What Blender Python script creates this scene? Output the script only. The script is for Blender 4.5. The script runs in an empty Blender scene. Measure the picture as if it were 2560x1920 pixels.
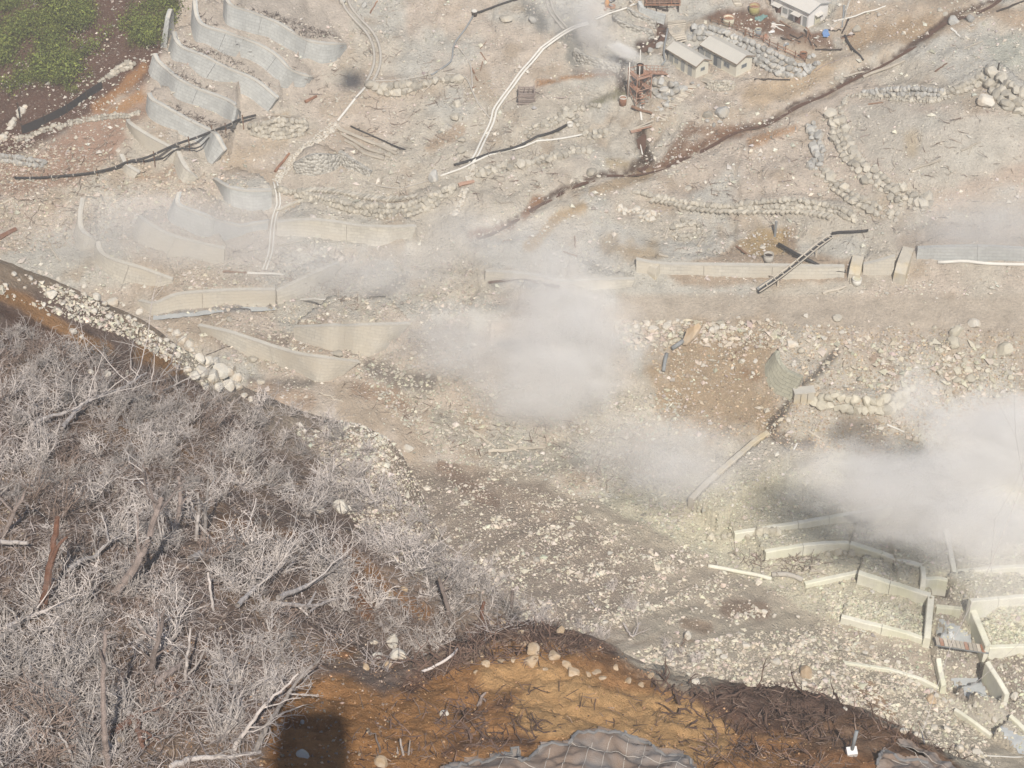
import bpy, math, random
import numpy as np
from mathutils import Vector, Matrix

# ------------------------------------------------------------------ camera, light, exposure
SC = bpy.context.scene
COL = SC.collection
PITCH = math.radians(39.0)
FPX = 5000.0                       # focal length in pixels of the 2560 x 1920 photograph
CZ = 200.0
cam_d = bpy.data.cameras.new('camera'); cam = bpy.data.objects.new('camera', cam_d); COL.objects.link(cam)
cam.location = (0, 0, CZ); cam.rotation_euler = (math.pi/2 - PITCH, 0, 0)
cam_d.sensor_width = 36.0; cam_d.lens = 36.0*FPX/2560; cam_d.clip_start = 0.1; cam_d.clip_end = 3000
SC.camera = cam

def rays(px, py):
    px = np.asarray(px, float); py = np.asarray(py, float)
    a = (px-1280)/FPX; b = (960-py)/FPX
    sp, cp = math.sin(PITCH), math.cos(PITCH)
    d = np.stack([a, b*sp+cp, b*cp-sp], -1)
    return d/np.linalg.norm(d, axis=-1, keepdims=True)

# direction in which the sunlight travels: the cabin's shadow falls at this pixel
SUN_PX = (785, 1795)
sund = rays(*SUN_PX)
sun_el = math.asin(-sund[2]); sun_az = math.atan2(-sund[0], -sund[1])     # towards the sun, clockwise from +Y
sl = bpy.data.lights.new('sun', 'SUN'); sun = bpy.data.objects.new('sun', sl); COL.objects.link(sun)
sl.energy = 5.0; sl.angle = math.radians(0.53); sl.color = (1.0, 0.935, 0.85)
sun.rotation_euler = Vector(sund).to_track_quat('-Z', 'Y').to_euler(); sun.location = (60, -120, 320)
W = bpy.data.worlds.new('World'); SC.world = W; W.use_nodes = True
nt = W.node_tree; nt.nodes.clear()
sky = nt.nodes.new('ShaderNodeTexSky'); sky.sky_type = 'NISHITA'; sky.sun_disc = False
sky.sun_elevation = sun_el; sky.sun_rotation = sun_az; sky.altitude = 1000; sky.dust_density = 2.0
bg = nt.nodes.new('ShaderNodeBackground'); bg.inputs[1].default_value = 0.1
wo = nt.nodes.new('ShaderNodeOutputWorld'); nt.links.new(sky.outputs[0], bg.inputs[0]); nt.links.new(bg.outputs[0], wo.inputs[0])
SC.view_settings.view_transform = 'Standard'; SC.view_settings.look = 'None'
SC.view_settings.exposure = 0.0; SC.view_settings.gamma = 1.0; SC.view_settings.use_curve_mapping = False
SC.render.engine = 'CYCLES'
SC.cycles.max_bounces = 8; SC.cycles.diffuse_bounces = 2; SC.cycles.glossy_bounces = 2; SC.cycles.volume_bounces = 3
SC.cycles.transparent_max_bounces = 8; SC.cycles.use_denoising = True; SC.cycles.caustics_reflective = False; SC.cycles.caustics_refractive = False
SC.cycles.volume_step_rate = 1.5; SC.cycles.volume_max_steps = 256

rng = np.random.default_rng(11)
R = random.Random(5)

# ------------------------------------------------------------------ noise
def _hash(ix, iy, seed):
    h = (ix.astype(np.int64)*374761393 + iy.astype(np.int64)*668265263 + seed*974711) & 0xFFFFFFFF
    h = ((h ^ (h >> 13))*1274126177) & 0xFFFFFFFF
    h = h ^ (h >> 16)
    return (h & 0xFFFF)/65535.0
def vnoise(x, y, seed=0):
    x0 = np.floor(x); y0 = np.floor(y); fx = x-x0; fy = y-y0
    fx = fx*fx*(3-2*fx); fy = fy*fy*(3-2*fy)
    a = _hash(x0, y0, seed); b = _hash(x0+1, y0, seed); c = _hash(x0, y0+1, seed); d = _hash(x0+1, y0+1, seed)
    return (a*(1-fx)+b*fx)*(1-fy)+(c*(1-fx)+d*fx)*fy
def fbm(x, y, octs=4, seed=0, gain=0.5):
    s = np.zeros(np.shape(x)); a = 1.0; t = 0
    for o in range(octs):
        s += a*vnoise(x*2**o + 17.3*o, y*2**o - 9.1*o, seed+o); t += a; a *= gain
    return s/t

# ------------------------------------------------------------------ the terrain as a height field
# rows follow Y, columns fan out with distance, finest where the photograph looks
def _build_axis():
    ys = [30.0]
    while ys[-1] < 470:
        y = ys[-1]
        s = 0.0024*y+0.05
        if y < 52: s *= 3
        if y > 360: s *= 1+(y-360)/18
        ys.append(y+s)
    return np.array(ys)
YS = _build_axis()
_u = np.linspace(-0.43, 0.43, 790)
_e = 0.43+np.cumsum(np.linspace(0.002, 0.03, 24))
US = np.concatenate([-_e[::-1], _u, _e])
def WY(y): return 0.84*y+25.0
GX = US[None, :]*WY(YS)[:, None]; GY = np.repeat(YS[:, None], len(US), 1)

CR = {'P': (0, 0, 1), 'A': (0, 0, .4069), 'B': (830, 0, .4069), 'C': (1660, 0, .4069), 'D': (0, 622, .4069), 'E': (830, 622, .4069),
      'F': (1660, 622, .4069), 'G': (0, 1245, .4069), 'H': (830, 1245, .4069), 'I': (1660, 1245, .4069),
      'Y': (1640, 0, .22604), 'Z': (1480, 80, .13563), 'X': (1400, 0, .13563), 'W': (1540, 540, .27125), 'V': (1560, 780, .1085)}
def px_of(c, x, y):
    o = CR[c]; return (o[0]+x*o[2], o[1]+y*o[2])

# far valley: a plane rising away at about 14 degrees, with a swell under the terraced hillside
def V_plane(x, y):
    z = CZ - 179.0 + 0.235*(y-303)
    z = z + 9.0*np.exp(-(((x+62)/30)**2+((y-318)/34)**2))          # terraced hillside
    z = z + 7.0*np.exp(-(((x-95)/40)**2+((y-300)/40)**2))          # slope on the far right
    z = z + 5.5*np.exp(-(((x-76)/17)**2+((y-283)/13)**2))          # smooth mound inside the stone banks
    z = z - 5.0/(1+np.exp(np.clip((y-243)/3.0, -30, 30)))/(1+np.exp(np.clip(-(x-14)/4.0, -30, 30)))    # bank below the dirt road
    z = z - 5.0*np.exp(-(((x+2-0.9*(y-230))/22)**2+((y-230)/22)**2))    # hollow in the middle
    z = z + 20.0/(1+np.exp(-(y-345)/10.0)) + 25.0/(1+np.exp((x+112)/9.0))/(1+np.exp(-(y-312)/9.0))
    return z
def V_dist(px, py):
    d = rays(px, py); t = np.arange(120, 620, 0.5)
    p = d[None, :]*t[:, None]
    f = CZ+p[:, 2]-V_plane(p[:, 0], p[:, 1])
    k = np.argmax(f < 0); return t[k]
NEAR = [(0,1920,98),(400,1920,100),(785,1920,102),(1280,1920,104),(1700,1920,107),(2100,1920,110),(2400,1920,115),(2560,1960,118),
 (-300,2300,86),(400,2300,88),(1280,2300,92),(2100,2300,97),(2700,2300,102),(-400,1920,97),(-400,1400,116),(-400,900,134),(-300,600,150),
 (1300,1750,110),(1700,1800,112),(900,1760,108),(1500,1700,113.5),(1950,1830,113),
 (0,1600,110),(400,1600,113),(800,1600,118),(0,1300,121),(400,1300,127),(700,1330,134),(0,1000,134),(400,1000,147),(650,1130,155),(0,780,146),(250,850,149),(820,1180,160),
 (850,1430,131),(1000,1500,134),(940,1320,148)]
RIDGE = [(1120,1640,116),(1200,1598,117),(1300,1568,118),(1450,1600,118.5),(1650,1688,118),(1850,1722,118),(2050,1740,118.5),(2250,1820,119.5),(2420,1915,120)]
SIL = [(-200,560,147),(0,665,150.5),(150,715,152.5),(300,780,155),(420,845,158),(560,935,163),(700,1005,168),(850,1068,174),(960,1135,173),(1040,1225,169),(1090,1335,158),(1150,1430,148),(1250,1500,139),(1340,1550,128)]
MERGE = [(1330,1200),(1500,1270),(1650,1345),(1800,1420),(1950,1500),(2100,1590),(2250,1690),(2400,1800),(2560,1900)]
pts = []
def P3(px, py, d):
    r = rays(px, py)*d; return [r[0], r[1], CZ+r[2]]
for a in NEAR+RIDGE+SIL: pts.append(P3(*a))
for lst, offs in ((RIDGE, ((5, 1.25), (11, 1.2))), (SIL, ((10, 1.22), (40, 1.14), (90, 1.1)))):
    for a in lst:
        p = P3(*a); h = math.hypot(p[0], p[1]); sl_ = (CZ-p[2])/h
        for o, k in offs: pts.append([p[0]*(1+o/h), p[1]*(1+o/h), p[2]-o*sl_*k])
pts = np.array(pts)
def _phi(r): return np.sqrt(r*r+9.0)
_n = len(pts)
_A = np.zeros((_n+3, _n+3)); _d = np.hypot(pts[:, None, 0]-pts[None, :, 0], pts[:, None, 1]-pts[None, :, 1])
_A[:_n, :_n] = _phi(_d)+np.eye(_n)*0.0; _A[:_n, _n] = 1; _A[:_n, _n+1:] = pts[:, :2]; _A[_n:, :_n] = _A[:_n, _n:].T
_w = np.linalg.solve(_A, np.concatenate([pts[:, 2], [0, 0, 0]]))
def N_field(x, y):
    z = _w[_n]+_w[_n+1]*x+_w[_n+2]*y
    for k in range(_n): z = z+_w[k]*_phi(np.hypot(x-pts[k, 0], y-pts[k, 1]))
    return z
ZN = N_field(GX, GY); ZP = V_plane(GX, GY)
# the gravel slope on the near side of the valley, rising towards the viewer behind the spur
gp = [P3(m[0], m[1], V_dist(*m)) for m in MERGE]
for m in MERGE: p = P3(m[0]+40, m[1]-150, V_dist(m[0]+40, m[1]-150)); p[2] -= 9; gp.append(p)
for a in [(1000,1200,300),(1100,1250,293),(1200,1350,283),(1300,1350,283),(1300,1500,268),(1500,1450,280),(1500,1600,264),(1700,1550,276),(1700,1700,262),(1900,1620,276),(1900,1720,267),(2100,1740,271),(2300,1850,272),(2450,1920,275),
          (1300,1900,236),(1700,2000,240),(2200,2200,246),(900,1500,266),(700,1400,282),(500,1200,300),(2700,2100,262)]: gp.append(P3(*a))
gp = np.array(gp); _pts, pts, _n0 = pts, gp, _n; _n = len(gp)
_A = np.zeros((_n+3, _n+3)); _d = np.hypot(gp[:, None, 0]-gp[None, :, 0], gp[:, None, 1]-gp[None, :, 1])
_A[:_n, :_n] = _phi(_d); _A[:_n, _n] = 1; _A[:_n, _n+1:] = gp[:, :2]; _A[_n:, :_n] = _A[:_n, _n:].T
_w = np.linalg.solve(_A, np.concatenate([gp[:, 2], [0, 0, 0]])); ZG = N_field(GX, GY)
ZG = np.where(GY < 120, np.minimum(ZG, ZN-3), ZG)
_k = 1.5
GRAVW = np.clip((ZG-ZP)/4.0+0.5, 0, 1)                                # 1 on the gravel slope
ZV = 0.5*(ZG+ZP+np.sqrt((ZG-ZP)**2+_k*_k))
NEARW = np.clip((ZN-ZV)/4.0+0.5, 0, 1)                                # 1 on the near spur
NG = np.maximum(NEARW, GRAVW)
Z = 0.5*(ZN+ZV+np.sqrt((ZN-ZV)**2+_k*_k))
_far = (GX**2+GY**2)**.5
SMO = (1-.85*np.exp(-(np.abs((GX-74)/22)**4+np.abs((GY-283)/15)**4)))*(1-.85*np.exp(-np.abs((GY-255.5)/6)**4)/(1+np.exp(np.clip(-(GX-16)/2, -30, 30))))
_rl = fbm(GX/3.2+fbm(GX/9, GY/9, 2, 211)*2, GY/8.5, 3, 201)
Z -= .6*SMO*np.clip((GY-240)/8, 0, 1)*(1-NG)*np.clip(1-np.abs(_rl-.5)*14, 0, 1)*np.clip((fbm(GX/20, GY/20, 2, 205)-.35)*4, 0, 1)*(1-.95*np.exp(-(np.abs((GX+55)/30)**3+np.abs((GY-300)/40)**3)))
TERR = SMO*(1-.93*np.exp(-(np.abs((GX+55)/30)**3+np.abs((GY-300)/40)**3)))
Z += TERR*(1-NG)*((0.5-np.abs(fbm(GX/13, GY/10, 4, 103)-.5)*2)*2.4+(fbm(GX/4.5, GY/4.5, 3, 113)-.5)*.9)
_m = NEARW*np.clip((128-np.sqrt(GX**2+GY**2+(Z-CZ)**2))/8, 0, 1)
Z += _m*((fbm(GX/1.1, GY/1.1, 4, 133)-.5)*.7+(fbm(GX/.35, GY/.35, 2, 143)-.5)*.16+(.5-np.abs(fbm(GX/2.4, GY/1.2, 3, 153)-.5)*2)*.75)
Z += TERR*((fbm(GX/9, GY/9, 4, 3)-0.5)*1.6 + (fbm(GX/2.2, GY/2.2, 3, 9)-0.5)*0.55 + (fbm(GX/0.7, GY/0.7, 2, 21)-.5)*0.22)
# erosion rills running down the gravel slope
_rd = np.array(P3(1900, 1500, 250))-np.array(P3(1100, 1250, 185)); _rd = _rd[:2]/np.linalg.norm(_rd[:2])
RA = GX*_rd[0]+GY*_rd[1]; RB = -GX*_rd[1]+GY*_rd[0]
RILL = fbm(RA/16+fbm(GX/8, GY/8, 2, 77)*0.6, RB/1.9, 4, 31)
Z += NG*(RILL-0.5)*0.9*np.clip((_far-100)/60, 0.25, 1)

def zat(x, y, arr=None):
    arr = Z if arr is None else arr
    x = np.asarray(x, float); y = np.asarray(y, float)
    j = np.clip(np.searchsorted(YS, y)-1, 0, len(YS)-2); fy = np.clip((y-YS[j])/(YS[j+1]-YS[j]), 0, 1)
    u = x/WY(y); i = np.clip(np.searchsorted(US, u)-1, 0, len(US)-2); fx = np.clip((u-US[i])/(US[i+1]-US[i]), 0, 1)
    return (arr[j, i]*(1-fx)+arr[j, i+1]*fx)*(1-fy)+(arr[j+1, i]*(1-fx)+arr[j+1, i+1]*fx)*fy
def atpx(px, py, h=0.0):
    """points of the ground (raised by h) seen at photograph pixels"""
    px = np.atleast_1d(np.asarray(px, float)); py = np.atleast_1d(np.asarray(py, float))
    d = rays(px, py); lo = np.full(len(px), 70.0); hi = np.full(len(px), 600.0); done = np.zeros(len(px), bool)
    for t in np.arange(70, 600, 0.7):
        p = d*t; b = (~done) & (CZ+p[:, 2] < zat(p[:, 0], p[:, 1])+h)
        hi[b] = t; lo[b] = t-0.7; done |= b
        if done.all(): break
    for _ in range(12):
        m = (lo+hi)/2; p = d*m[:, None]; b = CZ+p[:, 2] < zat(p[:, 0], p[:, 1])+h
        hi = np.where(b, m, hi); lo = np.where(b, lo, m)
    p = d*hi[:, None]; p[:, 2] += CZ
    return p
def at(c, *xy, h=0.0):
    """at('B', x, y) or at('B', [(x, y), ...]) -> ground points; crop letter first"""
    if len(xy) == 2 and not hasattr(xy[0], '__len__'):
        q = px_of(c, *xy); return atpx(q[0], q[1], h)[0]
    q = np.array([px_of(c, a, b) for a, b in xy[0]]); return atpx(q[:, 0], q[:, 1], h)
def project(x, y, z):
    sp, cp = math.sin(PITCH), math.cos(PITCH); zz = z-CZ
    f = y*cp-zz*sp; up = y*sp+zz*cp
    return 1280+FPX*x/f, 960-FPX*up/f
def ppm(p): return FPX/float(np.linalg.norm(np.array([p[0], p[1], p[2]-CZ])))   # photograph pixels per metre

def tri_set(a, b, c, mode='max'):
    """raise (max) or lower (min) the ground to a triangle"""
    y0 = min(a[1], b[1], c[1]); y1 = max(a[1], b[1], c[1])
    j0, j1 = np.searchsorted(YS, y0), np.searchsorted(YS, y1)
    if j1 <= j0: return
    xs = GX[j0:j1]; ys = GY[j0:j1]
    den = (b[1]-c[1])*(a[0]-c[0])+(c[0]-b[0])*(a[1]-c[1])
    if abs(den) < 1e-9: return
    l1 = ((b[1]-c[1])*(xs-c[0])+(c[0]-b[0])*(ys-c[1]))/den
    l2 = ((c[1]-a[1])*(xs-c[0])+(a[0]-c[0])*(ys-c[1]))/den
    l3 = 1-l1-l2; m = (l1 >= -1e-6) & (l2 >= -1e-6) & (l3 >= -1e-6)
    zz = l1*a[2]+l2*b[2]+l3*c[2]; sub = Z[j0:j1]
    zz = zz + (fbm(xs/1.7, ys/1.7, 2, 5)-.5)*.25
    sub[m] = np.maximum(sub[m], zz[m]) if mode == 'max' else np.minimum(sub[m], zz[m])
def strip_set(f, b, mode='max'):
    for i in range(len(f)-1):
        tri_set(f[i], f[i+1], b[i], mode); tri_set(f[i+1], b[i+1], b[i], mode)
def seg_dist(x, y, line):
    d = np.full(np.shape(x), 1e9)
    for i in range(len(line)-1):
        ax, ay = line[i][:2]; bx, by = line[i+1][:2]; L = (bx-ax)**2+(by-ay)**2+1e-12
        t = np.clip(((x-ax)*(bx-ax)+(y-ay)*(by-ay))/L, 0, 1)
        d = np.minimum(d, np.hypot(x-ax-t*(bx-ax), y-ay-t*(by-ay)))
    return d
def trench(line, width, depth):
    l = np.array(line); m = width*1.5
    j0, j1 = np.searchsorted(YS, l[:, 1].min()-m), np.searchsorted(YS, l[:, 1].max()+m)
    d = seg_dist(GX[j0:j1], GY[j0:j1], l)
    Z[j0:j1] -= depth*np.clip(1.25-d/width, 0, 1)
def resample(p, step):
    p = np.array(p, float); s = np.concatenate([[0], np.cumsum(np.linalg.norm(np.diff(p, axis=0), axis=1))])
    n = max(2, int(round(s[-1]/step))+1); q = np.linspace(0, s[-1], n)
    return np.stack([np.interp(q, s, p[:, k]) for k in range(p.shape[1])], -1)
def smooth_line(p, n=6):
    """Catmull-Rom through points"""
    p = np.array(p, float)
    if len(p) < 3: return p
    e = np.vstack([2*p[0]-p[1], p, 2*p[-1]-p[-2]]); out = []
    for i in range(1, len(e)-2):
        for t in np.linspace(0, 1, n, endpoint=False):
            a, b, c, d = e[i-1], e[i], e[i+1], e[i+2]
            out.append(0.5*((2*b)+(-a+c)*t+(2*a-5*b+4*c-d)*t*t+(-a+3*b-3*c+d)*t**3))
    out.append(p[-1]); return np.array(out)

# ------------------------------------------------------------------ materials
def nodes_of(name):
    m = bpy.data.materials.new(name); m.use_nodes = True; t = m.node_tree; t.nodes.clear()
    o = t.nodes.new('ShaderNodeOutputMaterial'); b = t.nodes.new('ShaderNodeBsdfPrincipled')
    t.links.new(b.outputs[0], o.inputs[0]); b.inputs['Specular IOR Level'].default_value = 0.25
    return m, t, b
def N_(t, kind, **kw):
    n = t.nodes.new('ShaderNode'+kind)
    for k, v in kw.items():
        if k.startswith('i_'): n.inputs[k[2:].replace('_', ' ')].default_value = v
        else: setattr(n, k, v)
    return n
def L_(t, a, b): t.links.new(a, b)
def mul_col(t, col, fac_out, lo, hi):
    """col scaled by a 0..1 factor mapped to lo..hi"""
    mr = N_(t, 'MapRange'); mr.inputs[3].default_value = lo; mr.inputs[4].default_value = hi; L_(t, fac_out, mr.inputs[0])
    vm = N_(t, 'VectorMath', operation='SCALE'); L_(t, col, vm.inputs[0]); L_(t, mr.outputs[0], vm.inputs['Scale'])
    return vm.outputs[0]
MATS = {}
def mat(name, col, rough=0.9, vary=0.25, scale=1.0, bump=0.3, obj_rand=0.0, tint=None, metal=0.0, attr=False, coord='Object', fine=9.0, streak=0.0, bdist=0.1):
    if name in MATS: return MATS[name]
    m, t, b = nodes_of(name)
    tc = N_(t, 'TexCoord'); geo = N_(t, 'NewGeometry'); vec = geo.outputs['Position'] if coord == 'World' else tc.outputs['Object']
    if attr:
        a = N_(t, 'Attribute', attribute_name='Col'); c = a.outputs['Color']
    else:
        a = N_(t, 'RGB'); a.outputs[0].default_value = (*col, 1); c = a.outputs[0]
    n1 = N_(t, 'TexNoise', i_Scale=scale, i_Detail=6.0, i_Roughness=0.65); L_(t, vec, n1.inputs['Vector'])
    c = mul_col(t, c, n1.outputs[0], 1-vary*1.6, 1+vary*1.6)
    if tint is not None:
        n3 = N_(t, 'TexNoise', i_Scale=scale*0.45, i_Detail=4.0); L_(t, vec, n3.inputs['Vector'])
        mr = N_(t, 'MapRange'); mr.inputs[1].default_value = .45; mr.inputs[2].default_value = .68; L_(t, n3.outputs[0], mr.inputs[0])
        mx = N_(t, 'Mix', data_type='RGBA'); L_(t, mr.outputs[0], mx.inputs[0]); L_(t, c, mx.inputs[6]); mx.inputs[7].default_value = (*tint, 1); c = mx.outputs[2]
    if streak:
        mp = N_(t, 'Mapping'); mp.inputs['Scale'].default_value = (1.6, 1.6, 0.12); L_(t, vec, mp.inputs[0])
        n4 = N_(t, 'TexNoise', i_Scale=1.5, i_Detail=5.0); L_(t, mp.outputs[0], n4.inputs['Vector']); c = mul_col(t, c, n4.outputs[0], 1-streak, 1+streak)
    if obj_rand:
        oi = N_(t, 'ObjectInfo'); c = mul_col(t, c, oi.outputs['Random'], 1-obj_rand, 1+obj_rand)
    L_(t, c, b.inputs['Base Color']); b.inputs['Roughness'].default_value = rough; b.inputs['Metallic'].default_value = metal
    n2 = N_(t, 'TexNoise', i_Scale=scale*fine, i_Detail=4.0); L_(t, vec, n2.inputs['Vector'])
    bp = N_(t, 'Bump', i_Strength=bump, i_Distance=bdist); L_(t, n2.outputs[0], bp.inputs['Height']); L_(t, bp.outputs[0], b.inputs['Normal'])
    MATS[name] = m; return m

def ground_material():
    m, t, b = nodes_of('volcanic_ground')
    geo = N_(t, 'NewGeometry'); vec = geo.outputs['Position']
    a = N_(t, 'Attribute', attribute_name='Col'); c = a.outputs['Color']; peb = a.outputs['Alpha']
    n1 = N_(t, 'TexNoise', i_Scale=0.35, i_Detail=8.0, i_Roughness=0.7); L_(t, vec, n1.inputs['Vector'])
    c = mul_col(t, c, n1.outputs[0], 0.5, 1.5)
    n1b = N_(t, 'TexNoise', i_Scale=3.0, i_Detail=5.0, i_Roughness=0.7); L_(t, vec, n1b.inputs['Vector'])
    c = mul_col(t, c, n1b.outputs[0], 0.55, 1.45)
    hs = []
    for sc_, amt, th in ((1.5, 0.4, .3), (3.2, .5, .5), (6.0, .4, .5)):
        v = N_(t, 'TexVoronoi', i_Scale=sc_); L_(t, vec, v.inputs['Vector'])
        sp = N_(t, 'SeparateColor'); L_(t, v.outputs['Color'], sp.inputs[0])
        mr = N_(t, 'MapRange'); mr.inputs[1].default_value = 0.75-th*.5; mr.inputs[2].default_value = 0.8; L_(t, sp.outputs[0], mr.inputs[0])    # which cells hold a stone
        ed = N_(t, 'MapRange'); ed.inputs[1].default_value = 0.55/sc_**.0*0.8; ed.inputs[2].default_value = 0.2; L_(t, v.outputs['Distance'], ed.inputs[0])
        st = N_(t, 'Math', operation='MULTIPLY'); L_(t, mr.outputs[0], st.inputs[0]); L_(t, ed.outputs[0], st.inputs[1])
        s2 = N_(t, 'Math', operation='MULTIPLY'); L_(t, st.outputs[0], s2.inputs[0]); L_(t, peb, s2.inputs[1])
        # stones keep a paler colour than the soil between them
        mx = N_(t, 'Mix', data_type='RGBA'); f = N_(t, 'Math', operation='MULTIPLY', use_clamp=True); L_(t, s2.outputs[0], f.inputs[0]); f.inputs[1].default_value = amt*1.5
        L_(t, f.outputs[0], mx.inputs[0]); L_(t, c, mx.inputs[6])
        vm = N_(t, 'Mix', data_type='RGBA', i_Factor=0.55); L_(t, c, vm.inputs[6]); vm.inputs[7].default_value = (0.62, 0.575, 0.48, 1)
        L_(t, vm.outputs[2], mx.inputs[7]); c = mx.outputs[2]
        h = N_(t, 'Math', operation='MULTIPLY'); L_(t, s2.outputs[0], h.inputs[0]); h.inputs[1].default_value = 0.32/sc_; hs.append(h)
    n2 = N_(t, 'TexNoise', i_Scale=2.2, i_Detail=10.0, i_Roughness=0.75); L_(t, vec, n2.inputs['Vector'])
    hn = N_(t, 'Math', operation='MULTIPLY'); L_(t, n2.outputs[0], hn.inputs[0]); hn.inputs[1].default_value = 0.55
    s = hn
    for h in hs:
        ad = N_(t, 'Math', operation='ADD'); L_(t, s.outputs[0], ad.inputs[0]); L_(t, h.outputs[0], ad.inputs[1]); s = ad
    bp = N_(t, 'Bump', i_Strength=0.85, i_Distance=1.35); L_(t, s.outputs[0], bp.inputs['Height']); L_(t, bp.outputs[0], b.inputs['Normal'])
    L_(t, c, b.inputs['Base Color']); b.inputs['Roughness'].default_value = 0.95; b.inputs['Specular IOR Level'].default_value = 0.1
    return m
def block_material(name, col, bw, bh, vary=.12, bump=.5, yel=None, streak=.16):
    """concrete faced with small moulded blocks: courses follow the height and the UV length of the wall"""
    m, t, b = nodes_of(name)
    uv = N_(t, 'UVMap'); geo = N_(t, 'NewGeometry')
    br = N_(t, 'TexBrick', i_Scale=1.0); br.inputs['Brick Width'].default_value = bw; br.inputs['Row Height'].default_value = bh
    br.inputs['Mortar Size'].default_value = 0.035; br.inputs['Mortar Smooth'].default_value = .4
    br.inputs['Color1'].default_value = (*[x*1.06 for x in col], 1); br.inputs['Color2'].default_value = (*[x*.92 for x in col], 1); br.inputs['Mortar'].default_value = (*[x*.8 for x in col], 1)
    L_(t, uv.outputs[0], br.inputs['Vector']); c = br.outputs['Color']
    n1 = N_(t, 'TexNoise', i_Scale=0.4, i_Detail=6.0, i_Roughness=.65); L_(t, geo.outputs['Position'], n1.inputs['Vector']); c = mul_col(t, c, n1.outputs[0], 1-vary*1.7, 1+vary*1.7)
    mp = N_(t, 'Mapping'); mp.inputs['Scale'].default_value = (1.5, 1.5, .1); L_(t, geo.outputs['Position'], mp.inputs[0])
    n4 = N_(t, 'TexNoise', i_Scale=1.4, i_Detail=6.0); L_(t, mp.outputs[0], n4.inputs['Vector']); c = mul_col(t, c, n4.outputs[0], 1-streak, 1+streak)
    if yel:
        n3 = N_(t, 'TexNoise', i_Scale=.15, i_Detail=3.0); L_(t, geo.outputs['Position'], n3.inputs['Vector'])
        mr = N_(t, 'MapRange'); mr.inputs[1].default_value = .45; mr.inputs[2].default_value = .62; L_(t, n3.outputs[0], mr.inputs[0])
        mx = N_(t, 'Mix', data_type='RGBA'); L_(t, mr.outputs[0], mx.inputs[0]); L_(t, c, mx.inputs[6]); mx.inputs[7].default_value = (*yel, 1); c = mx.outputs[2]
    L_(t, c, b.inputs['Base Color']); b.inputs['Roughness'].default_value = .92
    n2 = N_(t, 'TexNoise', i_Scale=6.0, i_Detail=5.0); L_(t, geo.outputs['Position'], n2.inputs['Vector'])
    ad = N_(t, 'Math', operation='MULTIPLY_ADD'); L_(t, br.outputs['Fac'], ad.inputs[0]); ad.inputs[1].default_value = -.8; L_(t, n2.outputs[0], ad.inputs[2])
    bp = N_(t, 'Bump', i_Strength=bump, i_Distance=.12); L_(t, ad.outputs[0], bp.inputs['Height']); L_(t, bp.outputs[0], b.inputs['Normal'])
    MATS[name] = m; return m
def cobble_material(name, col, scale):
    m, t, b = nodes_of(name); geo = N_(t, 'NewGeometry')
    v = N_(t, 'TexVoronoi', i_Scale=scale); L_(t, geo.outputs['Position'], v.inputs['Vector'])
    sp = N_(t, 'SeparateColor'); L_(t, v.outputs['Color'], sp.inputs[0])
    a = N_(t, 'RGB'); a.outputs[0].default_value = (*col, 1); c = mul_col(t, a.outputs[0], sp.outputs[0], .72, 1.25)
    n1 = N_(t, 'TexNoise', i_Scale=.5, i_Detail=5.0); L_(t, geo.outputs['Position'], n1.inputs['Vector']); c = mul_col(t, c, n1.outputs[0], .75, 1.25)
    L_(t, c, b.inputs['Base Color']); b.inputs['Roughness'].default_value = .95
    bp = N_(t, 'Bump', i_Strength=1.0, i_Distance=.35, invert=True); L_(t, v.outputs['Distance'], bp.inputs['Height']); L_(t, bp.outputs[0], b.inputs['Normal'])
    MATS[name] = m; return m

M = {}
M['ground'] = ground_material()
M['block_grey'] = block_material('block_concrete_grey', (.465, .475, .455), 1.1, .55)
M['block_buff'] = block_material('block_concrete_buff', (.54, .51, .44), 1.1, .55, yel=(.55, .505, .42))
M['block_bag'] = block_material('bag_work', (.42, .41, .32), 1.5, .62, bump=1.0)
M['coping'] = mat('coping_concrete', (.53, .505, .445), vary=.14, scale=.8, bump=.2, coord='World')
M['sulphur'] = mat('sulphur_concrete', (.74, .72, .61), vary=.16, scale=.5, bump=.5, tint=(.70, .69, .53), coord='World', streak=.1)
M['smooth_conc'] = mat('smooth_concrete', (.52, .48, .40), vary=.12, scale=.8, bump=.2, coord='World', tint=(.55, .46, .30), streak=.15)
M['cobble'] = cobble_material('cobble_work', (.44, .42, .37), 2.2)
M['stone'] = mat('wall_stone', (.45, .42, .355), vary=.2, scale=1.6, bump=.5, obj_rand=.24, tint=(.50, .45, .36))
M['stone_grey'] = mat('revetment_stone', (.40, .395, .37), vary=.2, scale=1.2, bump=.5, obj_rand=.26, tint=(.46, .42, .35))
M['stone_yel'] = mat('sulphur_stone', (.54, .50, .40), vary=.18, scale=1.4, bump=.5, obj_rand=.18)
M['stone_white'] = mat('bleached_stone', (.62, .585, .51), vary=.14, scale=1.4, bump=.5, obj_rand=.1, tint=(.56, .47, .36))
M['stone_tan'] = mat('tan_stone', (.47, .35, .225), vary=.2, scale=1.5, bump=.5, obj_rand=.16, tint=(.56, .47, .36))
M['rubble'] = mat('rubble_stone', (.5, .5, .5), vary=.16, scale=2.0, bump=.5, attr=True, coord='World')
M['deadwood'] = mat('bleached_deadwood', (.43, .39, .36), vary=.25, scale=2.0, bump=.6, obj_rand=.4, fine=5)
M['deadwood_pale'] = mat('pale_deadwood', (.56, .505, .465), vary=.2, scale=2.0, bump=.5, obj_rand=.25, fine=5)
M['deadbrown'] = mat('brown_deadwood', (.27, .205, .17), vary=.25, scale=2.0, bump=.5, obj_rand=.3, fine=5)
M['bark'] = mat('weathered_bark', (.27, .22, .195), vary=.3, scale=2.0, bump=.8, obj_rand=.25, tint=(.34, .28, .25), fine=6)
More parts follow.
